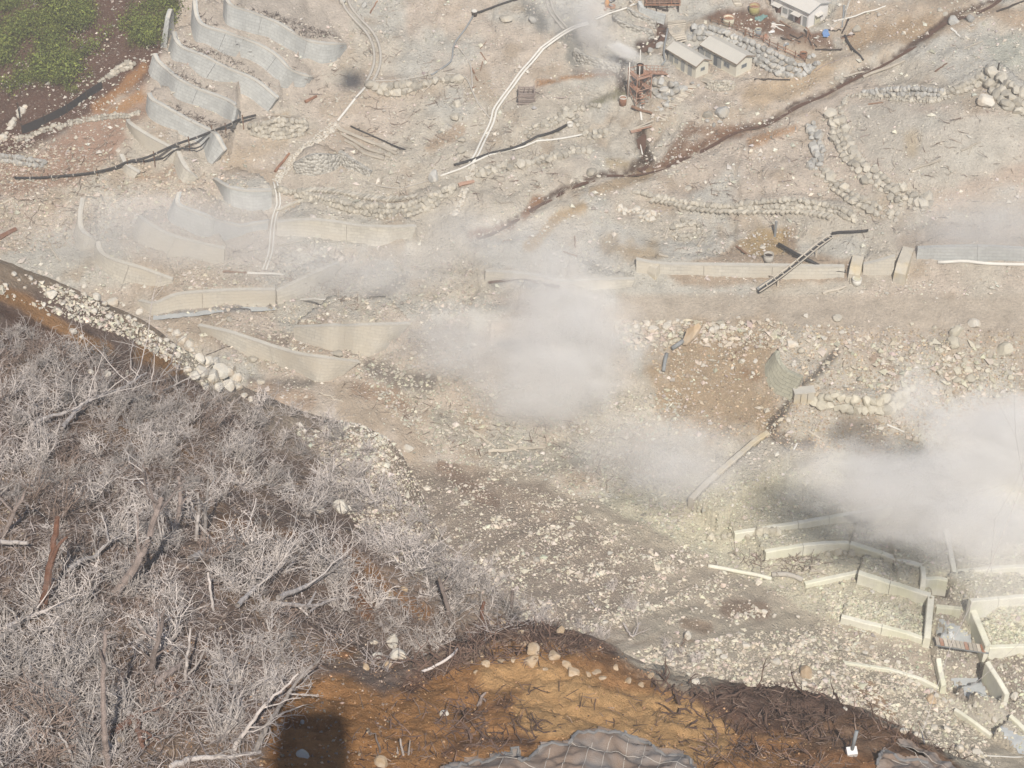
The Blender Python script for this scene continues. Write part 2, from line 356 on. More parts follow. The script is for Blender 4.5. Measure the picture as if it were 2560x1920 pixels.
M['bark_red'] = mat('reddish_bark', (.23, .115, .075), vary=.3, scale=2.5, bump=.9, tint=(.30, .2, .16))
M['twig'] = mat('twig_litter', (.3, .25, .23), vary=.3, scale=3.0, bump=.3, attr=True, coord='World')
M['root_dark'] = mat('dark_root', (.15, .10, .078), vary=.35, scale=3.0, bump=.6, obj_rand=.3)
M['timber'] = mat('weathered_timber', (.50, .45, .37), vary=.2, scale=1.5, bump=.4, obj_rand=.2)
M['timber_brown'] = mat('brown_timber', (.22, .13, .085), vary=.25, scale=1.5, bump=.4, obj_rand=.25)
M['timber_dark'] = mat('blackened_timber', (.05, .04, .035), vary=.3, scale=2.0, bump=.4)
M['pipe_white'] = mat('white_pipe', (.70, .68, .62), rough=.6, vary=.1, scale=.7, bump=.1, coord='World')
M['pipe_black'] = mat('black_pipe', (.035, .035, .037), rough=.55, vary=.3, scale=.7, bump=.1)
M['pipe_grey'] = mat('grey_pipe', (.26, .275, .28), rough=.6, vary=.15, scale=.9, bump=.1)
M['pipe_dusty'] = mat('dusty_pipe', (.45, .42, .37), rough=.8, vary=.15, scale=.9, bump=.15)
M['rust'] = mat('rusty_steel', (.25, .125, .08), rough=.85, vary=.3, scale=1.5, bump=.3, tint=(.42, .22, .13))
M['rust_pink'] = mat('pinkish_rust_steel', (.43, .28, .21), rough=.85, vary=.25, scale=1.3, bump=.2, tint=(.36, .16, .09))
M['steel_yel'] = mat('yellow_green_steel', (.36, .33, .13), rough=.7, vary=.25, scale=1.2, bump=.2, tint=(.40, .30, .2))
M['steel_pale'] = mat('pale_enamel', (.58, .55, .42), rough=.6, vary=.2, scale=1.2, bump=.1)
M['roof'] = mat('pale_sheet_roof', (.58, .555, .49), rough=.6, vary=.08, scale=.5, bump=.05)
M['roof_white'] = mat('white_sheet_roof', (.66, .63, .57), rough=.6, vary=.08, scale=.5, bump=.05)
M['hut_wall'] = mat('cream_panel', (.66, .63, .53), rough=.75, vary=.05, scale=.8, bump=.05)
M['hut_white'] = mat('white_panel', (.76, .74, .71), rough=.75, vary=.05, scale=.8, bump=.05)
M['fascia'] = mat('brown_fascia', (.26, .20, .15), rough=.8, vary=.15, scale=1.0, bump=.1)
M['shutter'] = mat('grey_shutter', (.33, .34, .33), rough=.7, vary=.1, scale=1.0, bump=.1)
M['glass_dark'] = mat('dusty_window_pane', (.12, .14, .16), rough=.25, vary=.15, scale=1.0, bump=.02)
M['door_brown'] = mat('brown_door', (.20, .12, .10), rough=.7, vary=.2, scale=1.0, bump=.1)
M['blue'] = mat('blue_sheet', (.14, .25, .46), rough=.6, vary=.15, scale=2.0, bump=.4)
M['teal'] = mat('teal_netting', (.16, .27, .25), rough=.9, vary=.25, scale=2.0, bump=.5)
M['net'] = mat('erosion_net', (.245, .185, .145), rough=.95, vary=.2, scale=1.2, bump=.5, tint=(.27, .25, .235), coord='World', fine=14)
M['net_grey'] = mat('grey_net_hem', (.22, .215, .21), rough=.95, vary=.2, scale=2.0, bump=.5, coord='World')
M['rope'] = mat('pale_rope', (.56, .52, .46), vary=.1, scale=3.0)
M['water'] = mat('milky_water', (.42, .44, .44), rough=.22, vary=.12, scale=.8, bump=.5, coord='World', fine=4, bdist=.15)
M['stream'] = mat('rusty_stream_water', (.11, .06, .04), rough=.2, vary=.35, scale=.9, bump=.5, coord='World', fine=4)
M['leaf'] = mat('shrub_leaf', (.06, .1, .02), rough=.8, vary=.3, scale=.3, bump=.0, attr=True, coord='World')
M['cabin'] = mat('cabin_paint', (.5, .06, .05), rough=.4, vary=.05, scale=.5, bump=.0)
M['cabin_glass'] = mat('cabin_window', (.05, .06, .07), rough=.1, vary=.05, scale=.5, bump=.0)
M['fence_black'] = mat('black_sheet_fence', (.03, .03, .034), rough=.7, vary=.3, scale=.8, bump=.3)
M['rust_mud'] = mat('rusty_mud', (.28, .14, .07), rough=.8, vary=.2, scale=1.0, bump=.4, coord='World')
M['orange_steel'] = mat('orange_steel', (.55, .25, .06), rough=.6, vary=.15, scale=1.2, bump=.1)

# ------------------------------------------------------------------ mesh helpers
def link(o, parent=None):
    COL.objects.link(o)
    if parent is not None: o.parent = parent
    return o
class MB:
    """collects shapes in world coordinates, then links them as one mesh object"""
    def __init__(s): s.v = []; s.f = []; s.n = 0; s.uv = None; s.c = []
    def add(s, v, f, col=None):
        v = np.asarray(v, float).reshape(-1, 3); s.v.append(v); n = s.n
        s.f.extend([tuple(int(i)+n for i in q) for q in f]); s.n += len(v)
        if col is not None: s.c.append(np.tile(np.asarray(col, float), (len(v), 1)))
        return s
    def box(s, c, size, ax=None, ay=None, az=None, bev=0):
        ax = np.array((1, 0, 0) if ax is None else ax, float); ay = np.array((0, 1, 0) if ay is None else ay, float)
        az = np.cross(ax, ay) if az is None else np.array(az, float)
        c = np.array(c, float); h = np.array(size, float)/2
        v = [c+ax*h[0]*i+ay*h[1]*j+az*h[2]*k for k in (-1, 1) for j in (-1, 1) for i in (-1, 1)]
        return s.add(v, [(0, 2, 3, 1), (4, 5, 7, 6), (0, 1, 5, 4), (2, 6, 7, 3), (0, 4, 6, 2), (1, 3, 7, 5)])
    def beam(s, a, b, w, h, up=(0, 0, 1)):
        a = np.array(a, float); b = np.array(b, float); d = b-a; L = np.linalg.norm(d); d /= L
        sd = np.cross(d, np.array(up, float)); n = np.linalg.norm(sd); sd = sd/n if n > 1e-6 else np.array([1., 0, 0])
        return s.box((a+b)/2, (L, w, h), d, sd, np.cross(d, sd))
    def tube(s, p, r, n=6, caps=True, taper=None):
        p = np.asarray(p, float); m = len(p); rr = np.broadcast_to(np.asarray(r, float), (m,)) if np.ndim(r) else np.full(m, float(r))
        if taper is not None: rr = np.linspace(rr[0], rr[0]*taper, m)
        d = np.gradient(p, axis=0); d /= np.linalg.norm(d, axis=1, keepdims=True)+1e-12
        ref = np.array([0, 0, 1.]) if abs(d[:, 2]).max() < .95 else np.array([.31, .87, .2])
        a = np.cross(d, ref); a /= np.linalg.norm(a, axis=1, keepdims=True)+1e-12; b = np.cross(d, a)
        th = np.linspace(0, 2*np.pi, n, endpoint=False)
        v = (p[:, None]+rr[:, None, None]*(np.cos(th)[None, :, None]*a[:, None]+np.sin(th)[None, :, None]*b[:, None])).reshape(-1, 3)
        f = [(i*n+k, i*n+(k+1) % n, (i+1)*n+(k+1) % n, (i+1)*n+k) for i in range(m-1) for k in range(n)]
        if caps and n > 2: f += [tuple(range(n-1, -1, -1)), tuple((m-1)*n+k for k in range(n))]
        return s.add(v, f)
    def grid(s, P):
        P = np.asarray(P, float); a, b = P.shape[:2]
        return s.add(P.reshape(-1, 3), [(i*b+j, i*b+j+1, (i+1)*b+j+1, (i+1)*b+j) for i in range(a-1) for j in range(b-1)])
    def lathe(s, c, prof, n=16):
        c = np.array(c, float); th = np.linspace(0, 2*np.pi, n, endpoint=False)
        v = [c+np.array([r*np.cos(t), r*np.sin(t), z]) for r, z in prof for t in th]; m = len(prof)
        return s.add(v, [(i*n+k, i*n+(k+1) % n, (i+1)*n+(k+1) % n, (i+1)*n+k) for i in range(m-1) for k in range(n)])
    def mesh(s, name, m=None, off=(0, 0, 0)):
        me = bpy.data.meshes.new(name); v = np.concatenate(s.v)-np.array(off)
        me.from_pydata(v.tolist(), [], s.f)
        if s.c:
            ca = me.color_attributes.new('Col', 'FLOAT_COLOR', 'POINT'); c = np.concatenate(s.c); c = np.hstack([c, np.ones((len(c), 1))]) if c.shape[1] == 3 else c
            ca.data.foreach_set('color', c.astype(np.float32).ravel())
        if m is not None: me.materials.append(m)
        return me
    def build(s, name, m, parent=None, smooth=False):
        off = np.array(parent_loc(parent)); o = bpy.data.objects.new(name, s.mesh(name, m, off))
        if smooth: o.data.shade_smooth()
        return link(o, parent)
def parent_loc(p):
    x = np.zeros(3)
    while p is not None: x += np.array(p.location); p = p.parent
    return x
def tag(o, label=None, cat=None, group=None, kind=None):
    if label: o['label'] = label
    if cat: o['category'] = cat
    if group: o['group'] = group
    if kind: o['kind'] = kind
    return o
def thing(name, loc, label, cat, group=None):
    o = bpy.data.objects.new(name, None); o.location = tuple(float(x) for x in loc); o.empty_display_size = .3; link(o)
    return tag(o, label, cat, group)
def solo(name, mb, m, label, cat, group=None, smooth=False):
    """a thing that is a single mesh, its origin at the middle of its foot"""
    v = np.concatenate(mb.v); off = np.array([v[:, 0].mean(), v[:, 1].mean(), v[:, 2].min()])
    o = bpy.data.objects.new(name, mb.mesh(name, m, off)); o.location = off
    if smooth: o.data.shade_smooth()
    link(o); return tag(o, label, cat, group)
def np_mesh(name, v, f, m, col=None):
    """big mesh from arrays, faces all of the same size"""
    me = bpy.data.meshes.new(name); k = f.shape[1]
    me.vertices.add(len(v)); me.vertices.foreach_set('co', v.astype(np.float32).ravel())
    me.loops.add(f.size); me.loops.foreach_set('vertex_index', f.astype(np.int32).ravel())
    me.polygons.add(len(f)); me.polygons.foreach_set('loop_start', np.arange(0, f.size, k, dtype=np.int32))
    me.update(calc_edges=True)
    if col is not None:
        ca = me.color_attributes.new('Col', 'FLOAT_COLOR', 'POINT')
        if col.shape[1] == 3: col = np.hstack([col, np.ones((len(col), 1))])
        ca.data.foreach_set('color', col.astype(np.float32).ravel())
    me.materials.append(m); me.shade_flat(); return me

# stone shapes
def _ico():
    g = (1+5**.5)/2
    v = np.array([(-1,g,0),(1,g,0),(-1,-g,0),(1,-g,0),(0,-1,g),(0,1,g),(0,-1,-g),(0,1,-g),(g,0,-1),(g,0,1),(-g,0,-1),(-g,0,1)], float)
    v /= np.linalg.norm(v[0])
    f = np.array([(0,11,5),(0,5,1),(0,1,7),(0,7,10),(0,10,11),(1,5,9),(5,11,4),(11,10,2),(10,7,6),(7,1,8),(3,9,4),(3,4,2),(3,2,6),(3,6,8),(3,8,9),(4,9,5),(2,4,11),(6,2,10),(8,6,7),(9,8,1)])
    return v, f
ICO_V, ICO_F = _ico()
def _split(v, f):
    v = list(map(tuple, v)); idx = {}; out = []
    def mid(a, b):
        k = (min(a, b), max(a, b))
        if k not in idx:
            m = (np.array(v[a])+np.array(v[b])); m /= np.linalg.norm(m); idx[k] = len(v); v.append(tuple(m))
        return idx[k]
    for a, b, c in f:
        x, y, z = mid(a, b), mid(b, c), mid(c, a); out += [(a, x, z), (b, y, x), (c, z, y), (x, y, z)]
    return np.array(v), np.array(out)
ICO2_V, ICO2_F = _split(ICO_V, ICO_F)
def chip(seed, V, cuts=9, lo=.55, hi=.92):
    """an angular boulder: a ball cut by random planes"""
    r = np.random.default_rng(seed); v = V.copy()
    for _ in range(cuts):
        n = r.normal(size=3); n /= np.linalg.norm(n); d = r.uniform(lo, hi); k = v@n-d
        v = v-np.clip(k, 0, None)[:, None]*n
    return v/np.abs(v).max()
STONE_ME = {}
def stone_mesh(i, m):
    k = (i, m.name)
    if k not in STONE_ME:
        STONE_ME[k] = np_mesh('stone', chip(100+i, ICO2_V, 10, .5, .85), ICO2_F, m)
    return STONE_ME[k]
def put_stone(name, p, s, m, parent=None, rot=None, var=None):
    i = R.randrange(10) if var is None else var
    o = bpy.data.objects.new(name, stone_mesh(i, m)); o.location = tuple(np.array(p)-parent_loc(parent))
    o.scale = s if hasattr(s, '__len__') else (s, s, s)
    o.rotation_euler = rot if rot is not None else (R.uniform(-.3, .3), R.uniform(-.3, .3), R.uniform(0, 6.28))
    return link(o, parent)

# ------------------------------------------------------------------ retaining walls (they shape the ground behind them)
WALLS = []
def face_geom(pairs, crop, batter=.22):
    """base points on the ground and the top edge above them"""
    b = at(crop, [(p[2], p[3]) for p in pairs]); t = []
    for p, q in zip(b, pairs):
        x, y = px_of(crop, q[0], q[1]); d = rays(x, y)
        k = (p[1]+batter*(CZ-p[2]))/(d[1]-batter*d[2]); w = d*k; w[2] += CZ
        if w[2] < p[2]+.3: w = p+np.array([0, .1, .3])
        t.append(w)
    return b, np.array(t)
def horiz_normal(line):
    d = np.gradient(line[:, :2], axis=0); n = np.stack([-d[:, 1], d[:, 0]], -1); n /= np.linalg.norm(n, axis=1, keepdims=True)+1e-9
    return n
def wall(name, label, crop, pairs, m='block_grey', thick=.7, panel=11.0, fill=9.0, rise=.06, group=None, cat='wall', cope=True, drop=.8):
    b, t = face_geom(pairs, crop)
    bt = smooth_line(np.hstack([b, t]), 5); bt = resample(bt, .9); b, t = bt[:, :3], bt[:, 3:]
    n = horiz_normal(b)
    if np.mean(n[:, 1]) < 0: n = -n                                   # into the hill, away from the viewer
    n3 = np.hstack([n, np.zeros((len(n), 1))])
    if fill > 0:
        g = np.stack([np.convolve(np.pad(n[:, i], 6, mode='edge'), np.ones(13)/13, 'valid') for i in (0, 1)], -1)*.5+np.array([0, .5]); g[:, 1] = np.maximum(g[:, 1], .35); g /= np.linalg.norm(g, axis=1, keepdims=True); g3 = np.hstack([g, np.zeros((len(g), 1))])
        e = np.clip(np.sin(np.linspace(0.12, math.pi-.12, len(t)))*1.6, .2, 1)[:, None]
        f0 = t+g3*.55; f0[:, 2] -= .1; back = f0+g3*fill*e; back[:, 2] = f0[:, 2]+rise*fill
        strip_set(f0, back)
    WALLS.append((name, label, cat, group, b, t, n3, m, thick, panel, cope, drop))
    return b, t
def build_wall(name, label, cat, group, b, t, n3, m, thick, panel, cope, drop):
    mid = len(b)//2; root = thing(name, b[mid]-np.array([0, 0, 0]), label, cat, group)
    L = np.concatenate([[0], np.cumsum(np.linalg.norm(np.diff(b, axis=0), axis=1))]); npan = max(1, int(round(L[-1]/panel)))
    cuts = np.linspace(0, len(b)-1, npan+1).astype(int); off = parent_loc(root)
    for k in range(npan):
        i0, i1 = cuts[k], cuts[k+1]
        if i1-i0 < 1: continue
        s = np.arange(i0, i1+1); bb = b[s].copy(); tt = t[s].copy()
        if npan > 1:                                                   # open joints between panels
            g = .028
            for arr in (bb, tt):
                if k > 0: d = arr[1]-arr[0]; arr[0] += d/np.linalg.norm(d)*g
                if k < npan-1: d = arr[-2]-arr[-1]; arr[-1] += d/np.linalg.norm(d)*g
        bb = bb-(tt-bb)*0-np.array([0, 0, drop]); nn = n3[s]
        rows = [bb, bb*.5+tt*.5, tt, tt+nn*thick, bb+nn*thick*1.6]
        P = np.array(rows); a, c = P.shape[:2]
        v = P.reshape(-1, 3)-off; f = []
        for i in range(a-1):
            for j in range(c-1): f.append((i*c+j, (i+1)*c+j, (i+1)*c+j+1, i*c+j+1))
        f.append(tuple(i*c for i in range(a))); f.append(tuple(i*c+c-1 for i in reversed(range(a))))
        me = bpy.data.meshes.new('wall_panel'); me.from_pydata(v.tolist(), [], f); me.materials.append(M[m])
        uvl = me.uv_layers.new(name='UVMap'); hz = np.concatenate([[0], np.cumsum(np.linalg.norm(np.diff(bb, axis=0), axis=1))])+L[i0]
        hh = np.array([0, .5, 1, 1.2, 1.4])
        for lp in me.loops:
            vi = lp.vertex_index; i, j = divmod(vi, c); uvl.data[lp.index].uv = (hz[j], np.linalg.norm(tt[j]-bb[j])*hh[i])
        link(bpy.data.objects.new('wall_panel', me), root)
    if cope:
        mb = MB(); nn = n3*(-.06)
        P = [t+nn-np.array([0, 0, .2]), t+nn+np.array([0, 0, .05]), t+n3*(thick*.6)+np.array([0, 0, .05]), t+n3*(thick*.6)-np.array([0, 0, .22])]
        mb.grid(np.array(P)); c = len(t); mb.f += [tuple(i*c for i in range(4)), tuple(i*c+c-1 for i in reversed(range(4)))]
        mb.build('coping', M['coping'], root)
    return root
CREST = []
def crest(name, label, crop, line, h=1.6, thick=.8, m='sulphur', fill=0.0, side=1, group=None, above=None, rise=.0, lower=0.0):
    """a wall standing free, its crest seen along a line; fill packs ground against one side of it"""
    if m == 'sulphur': h *= .72; thick *= .95
    t = at(crop, line, h=h if above is None else above)
    t = resample(t, 1.2); n = horiz_normal(t)*side; n3 = np.hstack([n, np.zeros((len(n), 1))])
    if fill: 
        f0 = t+n3*thick*.5; f0[:, 2] -= .25; bk = f0+n3*fill; bk[:, 2] += rise*fill; strip_set(f0, bk)
    if lower:
        f0 = t-n3*thick*.5; f0[:, 2] -= lower; bk = f0-n3*2.2; bk[:, 2] += .3; strip_set(f0, bk, 'min')
    CREST.append((name, label, group, t, n3, h, thick, m))
def build_crest(name, label, group, t, n3, h, thick, m):
    root = thing(name, t[len(t)//2]-np.array([0, 0, h]), label, 'wall', group)
    dp = 4.2 if name == 'channel_wall' or 'end wall' in label else 1.5
    L = max(1, int(len(t)*1.2/5)); cuts = np.linspace(0, len(t)-1, L+1).astype(int)
    for k in range(L):
        s = np.arange(cuts[k], cuts[k+1]+1)
        if len(s) < 2: continue
        tt = t[s].copy()
        if L > 1:
            for e, q in ((0, 1), (-1, -2)):
                d = tt[q]-tt[e]; tt[e] = tt[e]+d/np.linalg.norm(d)*.035
        nn = n3[s]; j = (fbm(tt[:, 0]*.7, tt[:, 1]*.7, 2, 4)-.5)*.22; up = np.zeros_like(tt); up[:, 2] = j
        P = [tt-nn*(thick*.62)-np.array([0, 0, h+dp]), tt-nn*thick*.5-np.array([0, 0, .12])+up, tt-nn*(thick*.5-.1)+up, tt+nn*(thick*.5-.1)+up, tt+nn*thick*.5-np.array([0, 0, .12])+up, tt+nn*(thick*.62)-np.array([0, 0, h+dp])]
        mb = MB(); mb.grid(np.array(P)); c = len(tt); a = 6
        mb.f += [tuple(i*c for i in range(a)), tuple(i*c+c-1 for i in reversed(range(a)))]
        mb.build('wall_panel', M[m], root)

GT = 'terraced concrete retaining walls on the hillside'
# --- lowest first, so that each wall stands on the fill of the one below it
wall('retaining_wall', 'long buff wall beside the dark stream at the foot of the brown slope, with a rope along its face', 'D', [(1215,470,1250,520),(1400,512,1400,600),(1550,560,1560,670),(1700,610,1730,735),(1850,650,1880,790),(2000,670,1960,822),(2212,695,2060,790)], 'block_buff', fill=6)
wall('retaining_wall', 'buff block wall left of the large central steam cloud, above the stream rubble', 'D', [(1805,478,1805,560),(1900,478,1880,590),(2050,472,2040,632),(2212,470,2180,650),(2400,465,2280,660),(2520,458,2400,590)], 'block_buff', fill=7)
wall('retaining_wall', 'low pale wall curving along a blue-grey pool just beyond the brown ridge', 'D', [(850,318,842,348),(950,335,935,398),(1090,282,1090,368),(1300,262,1300,352),(1500,253,1500,347),(1690,252,1690,338)], 'block_buff', fill=6)
wall('retaining_wall', 'straight pale parapet slanting up to the right from the low wall by the blue-grey pool', 'D', [(1700,262,1705,342),(1850,190,1850,295),(2000,120,1990,212),(2090,85,2095,128)], 'block_buff', fill=3)
wall('retaining_wall', 'curved buff wall just past the far upper end of the brown slope, with one open joint', 'D', [(590,-45,565,30),(610,20,580,95),(700,72,660,170),(850,115,800,220),(950,150,930,236),(1060,190,1060,215)], 'block_buff', fill=6)
wall('retaining_wall', 'narrow curved wall leaning at the left end of the lowest terraces, behind a pale mound', 'A', [(498,1215,478,1330),(482,1310,440,1440),(487,1400,440,1505),(530,1445,490,1545),(595,1465,560,1530)], 'block_buff', fill=4)
wall('retaining_wall', 'wide faded wall in thin steam, below the terrace with grey bluish faces', 'A', [(850,1325,800,1430),(900,1370,830,1490),(1030,1440,960,1540),(1200,1490,1150,1590),(1380,1530,1370,1620)], 'block_buff', fill=5)
wall('retaining_wall', 'buff curved wall right of the white gutter, with one dark vertical joint', 'A', [(1700,1365,1700,1450),(1900,1352,1900,1458),(2060,1365,2050,1480),(2212,1388,2212,1495),(2400,1395,2350,1510),(2560,1390,2520,1470)], 'block_buff', fill=5)
wall('retaining_wall', 'rounded wall with blue-grey right half between two faded walls at the foot of the terraces', 'A', [(1090,1180,1010,1310),(1085,1255,1030,1365),(1190,1300,1130,1415),(1300,1340,1260,1460),(1400,1370,1390,1482),(1480,1388,1470,1455),(1560,1375,1545,1425),(1650,1360,1640,1415)], 'block_grey', fill=6)
wall('retaining_wall', 'short blue-grey wall ending at the top of the white gutter', 'A', [(1310,1095,1330,1130),(1390,1145,1400,1250),(1480,1168,1480,1285),(1580,1172,1570,1297),(1670,1170,1665,1280)], 'block_grey', fill=5)
wall('retaining_wall', 'tall curved pale wall end below the black pipeline, turning to the right', 'A', [(1085,930,1050,1000),(1115,1000,1075,1080),(1150,1045,1098,1125),(1215,1092,1150,1122),(1240,1100,1215,1108)], 'block_buff', fill=4)
wall('retaining_wall', 'small stub wall under the left end of the black pipeline bend', 'A', [(735,950,725,1000),(770,1010,755,1065),(850,1060,800,1100)], 'block_buff', fill=3, group=None)
wall('retaining_wall', 'sixth terrace wall from the top, its lower end crossed by the black pipeline', 'A', [(775,735,765,765),(800,765,830,850),(900,830,900,920),(1010,890,1000,975),(1080,925,1052,1012)], 'block_buff', fill=5, group=GT)
wall('retaining_wall', 'fifth terrace wall from the top, the black pipeline passing its right end', 'A', [(905,572,888,680),(925,610,910,725),(1000,650,980,770),(1150,735,1100,830),(1280,800,1220,895),(1325,835,1255,985),(1375,925,1275,1012)], 'block_grey', fill=6, group=GT)
wall('retaining_wall', 'fourth terrace wall from the top, below a ragged brown terrace', 'A', [(940,330,898,440),(960,370,915,480),(1010,420,970,520),(1100,490,1060,590),(1250,560,1200,650),(1380,610,1330,705),(1450,655,1420,760),(1480,690,1470,745)], 'block_grey', fill=7, group=GT)
wall('retaining_wall', 'thin wall end standing at the left edge of the third terrace', 'A', [(1040,110,1018,300),(1055,60,1030,250),(1068,60,1068,190)], 'block_grey', fill=0, group=None)
wall('retaining_wall', 'third terrace wall from the top, long and straight in the middle', 'A', [(1060,195,1022,310),(1075,250,1040,355),(1130,300,1080,385),(1250,345,1180,430),(1400,420,1330,500),(1560,490,1480,575),(1700,605,1625,688)], 'block_grey', fill=8, group=GT)
wall('retaining_wall', 'second terrace wall from the top, in a long S-curve', 'A', [(1185,-20,1165,150),(1200,100,1175,215),(1250,160,1215,265),(1400,203,1340,315),(1560,262,1490,355),(1680,332,1600,415),(1760,410,1690,490),(1850,455,1790,537),(1900,466,1860,538),(1925,470,1905,500)], 'block_grey', fill=9, group=GT)
wall('retaining_wall', 'topmost terrace wall, swelling to a rounded right end by the grey ditch', 'A', [(1375,-40,1365,100),(1395,15,1385,150),(1450,45,1440,175),(1550,75,1530,200),(1680,130,1640,230),(1800,200,1760,300),(1900,252,1870,362),(2000,268,1960,392),(2080,268,2060,378),(2130,268,2130,300)], 'block_grey', fill=12, group=GT)
# walls of the middle and the right
wall('retaining_wall', 'low curved wall half lost in steam above a dark wet hollow', 'E', [(945,140,935,205),(1080,145,1000,200),(1250,162,1200,192),(1400,200,1380,228),(1550,195,1560,250),(1700,190,1720,250),(1860,188,1830,235)], 'block_buff', fill=3)
wall('channel_wall', 'long straight buff block wall of the drainage channel above the dirt road', 'F', [(-170,66,-170,150),(0,95,0,160),(200,97,200,168),(400,100,400,178),(600,102,600,182),(800,106,790,190),(980,108,980,190),(1110,110,1110,185)], 'block_buff', fill=2.5)
wall('channel_wall', 'short block wall between two concrete piers at the end of the drainage channel', 'F', [(1225,95,1225,160),(1320,75,1320,165),(1420,45,1410,168)], 'block_buff', fill=2.5)
wall('channel_wall', 'grey panel wall under thin steam at the right edge, with a white kerb at its foot', 'C', [(1560,1525,1550,1598),(1800,1517,1800,1603),(2000,1517,2000,1607),(2212,1530,2212,1612),(2300,1533,2300,1615)], 'block_grey', fill=3, cope=False)
wall('bag_wall', 'curved dark wall of stacked sandbags beside a boulder slope below the road', 'F', [(685,625,598,720),(690,680,605,810),(740,745,650,890),(790,770,700,918),(845,795,760,945)], 'block_bag', fill=3.5, cope=False)
wall('cobble_wall', 'grey cobbled slope under the steam left of the scaffold tower', 'B', [(1485,300,1480,370),(1550,345,1560,402),(1650,372,1650,425),(1770,405,1760,450)], 'cobble', fill=4, cope=False)
wall('cobble_wall', 'lower cobbled terrace wall at the top, left of the dark wet gully', 'B', [(1722,92,1722,120),(1745,120,1790,168),(1840,160,1900,200),(1965,190,1985,216)], 'cobble', fill=4, cope=False)
wall('cobble_wall', 'upper cobbled terrace wall at the top, below the smooth grey one', 'B', [(1812,48,1812,80),(1860,85,1880,118),(1990,140,1985,165)], 'cobble', fill=4, cope=False)
wall('retaining_wall', 'smooth grey concrete wall at the top below a timber platform', 'B', [(1878,5,1872,45),(1900,45,1885,75),(1970,75,1960,105),(2045,98,2040,128)], 'block_grey', fill=5, cope=False)
wall('cobble_wall', 'curved honeycomb stonework below the long timber flumes', 'A', [(1800,1010,1830,1072),(1900,960,1930,1087),(2000,950,2040,1062),(2095,955,2105,1012)], 'cobble', fill=3, cope=False)
wall('cobble_wall', 'narrow cobbled band between the timber flumes and the boulder wall', 'B', [(40,930,20,965),(130,990,110,1045),(240,1060,215,1092)], 'cobble', fill=2.5, cope=False)
# dry-stone walls and boulder revetments, stone by stone
SWALLS = []
def swall(name, label, crop, pairs, size, m='stone', fill=2.5, batter=.55, rows=None, group=None, big=False, cat='stone wall'):
    b, t = face_geom(pairs, crop, batter); bt = smooth_line(np.hstack([b, t]), 4); b, t = bt[:, :3], bt[:, 3:]
    n = horiz_normal(b)
    if np.mean(n[:, 1]) < 0: n = -n
    n3 = np.hstack([n, np.zeros((len(n), 1))])
    strip_set(b-n3*.3-np.array([0, 0, .5]), t-np.array([0, 0, .35]))
    if fill:
        f0 = t.copy(); f0[:, 2] -= .3; bk = f0+n3*fill*.6+np.array([0, fill*.4, 0]); strip_set(f0, bk)
    SWALLS.append((name, label, cat, group, crop, b, t, n3, size, m, rows, big))
swall('boulder_wall', 'boulder wall with a slanted capstone row, ending at the white cobble drain', 'B', [(-330,1150,-330,1180),(-200,1165,-200,1215),(0,1215,0,1275),(180,1245,180,1320),(320,1250,330,1345),(460,1245,470,1335),(600,1190,610,1285),(690,1160,690,1225),(760,1140,750,1180)], 42, fill=3)
swall('boulder_wall', 'short wall of big boulders under a grey pipe, a patch of ochre soil at its foot', 'B', [(235,508,235,550),(340,510,340,592),(450,500,440,582),(560,495,550,548),(650,478,650,516),(785,474,770,502)], 58, fill=3)
swall('boulder_wall', 'rubble mass of buff stones right of the black pipeline end', 'A', [(1530,760,1550,835),(1700,730,1720,862),(1880,745,1850,832)], 34, fill=2)
swall('boulder_wall', 'wide boulder revetment under a brown railing behind the two small huts', 'C', [(190,150,150,240),(300,155,310,262),(420,200,430,315),(520,235,540,360),(620,280,590,410),(720,330,690,465),(820,380,790,482),(900,388,850,472),(945,392,900,432)], 46, m='stone_grey', fill=3, batter=.8, big=True)
swall('boulder_wall', 'dark wet boulder wall right of the scaffold tower', 'Z', [(1110,820,1060,1130),(1210,840,1160,1180),(1330,870,1300,1245),(1440,960,1420,1190),(1600,1000,1500,1150),(1690,1010,1650,1090)], 175, m='stone_grey', fill=2, batter=.6, big=True)
swall('boulder_wall', 'row of standing grey stones beside a white log at the top of the forked path', 'C', [(1228,545,1235,580),(1330,540,1330,590),(1440,528,1440,596),(1560,528,1550,597),(1690,548,1690,597)], 36, m='stone_grey', fill=2)
swall('boulder_wall', 'stair of pale boulders climbing right from the row of standing grey stones', 'C', [(1710,550,1715,590),(1800,520,1820,575),(1900,475,1920,540),(1960,430,1980,500)], 44, fill=2)
swall('boulder_wall', 'large pale boulder revetment at the right edge under a greenish mound', 'C', [(1985,385,1930,500),(2060,425,2000,560),(2130,490,2070,650),(2200,530,2140,700),(2290,560,2250,720)], 74, m='stone', fill=3, batter=.8, big=True)
swall('boulder_wall', 'long low boulder wall with tilted slabs below the forked path', 'C', [(-180,1160,-180,1190),(0,1198,0,1238),(200,1230,200,1274),(400,1248,400,1290),(600,1222,600,1292),(800,1212,800,1292),(950,1238,950,1296),(1100,1270,1085,1332),(1170,1330,1150,1368)], 40, fill=2)
swall('boulder_wall', 'fan-shaped slope of large pale blocks below the sandbag wall', 'F', [(930,880,930,975),(1030,865,1030,1005),(1180,900,1170,1015),(1290,890,1260,1030),(1350,900,1340,1040),(1430,880,1400,1010),(1495,860,1470,950)], 74, m='stone_yel', fill=3, batter=1.0, big=True)
swall('boulder_wall', 'small wall of grey stones in the haze at the left edge', 'A', [(-30,950,-30,1000),(60,945,60,1005),(150,965,140,1020),(260,980,250,1030)], 34, m='stone_grey', fill=2)
swall('boulder_wall', 'small heap-like wall of white boulders on the burnt hillside', 'A', [(618,480,625,505),(700,420,690,470),(760,385,750,440),(815,385,800,425)], 34, fill=1)
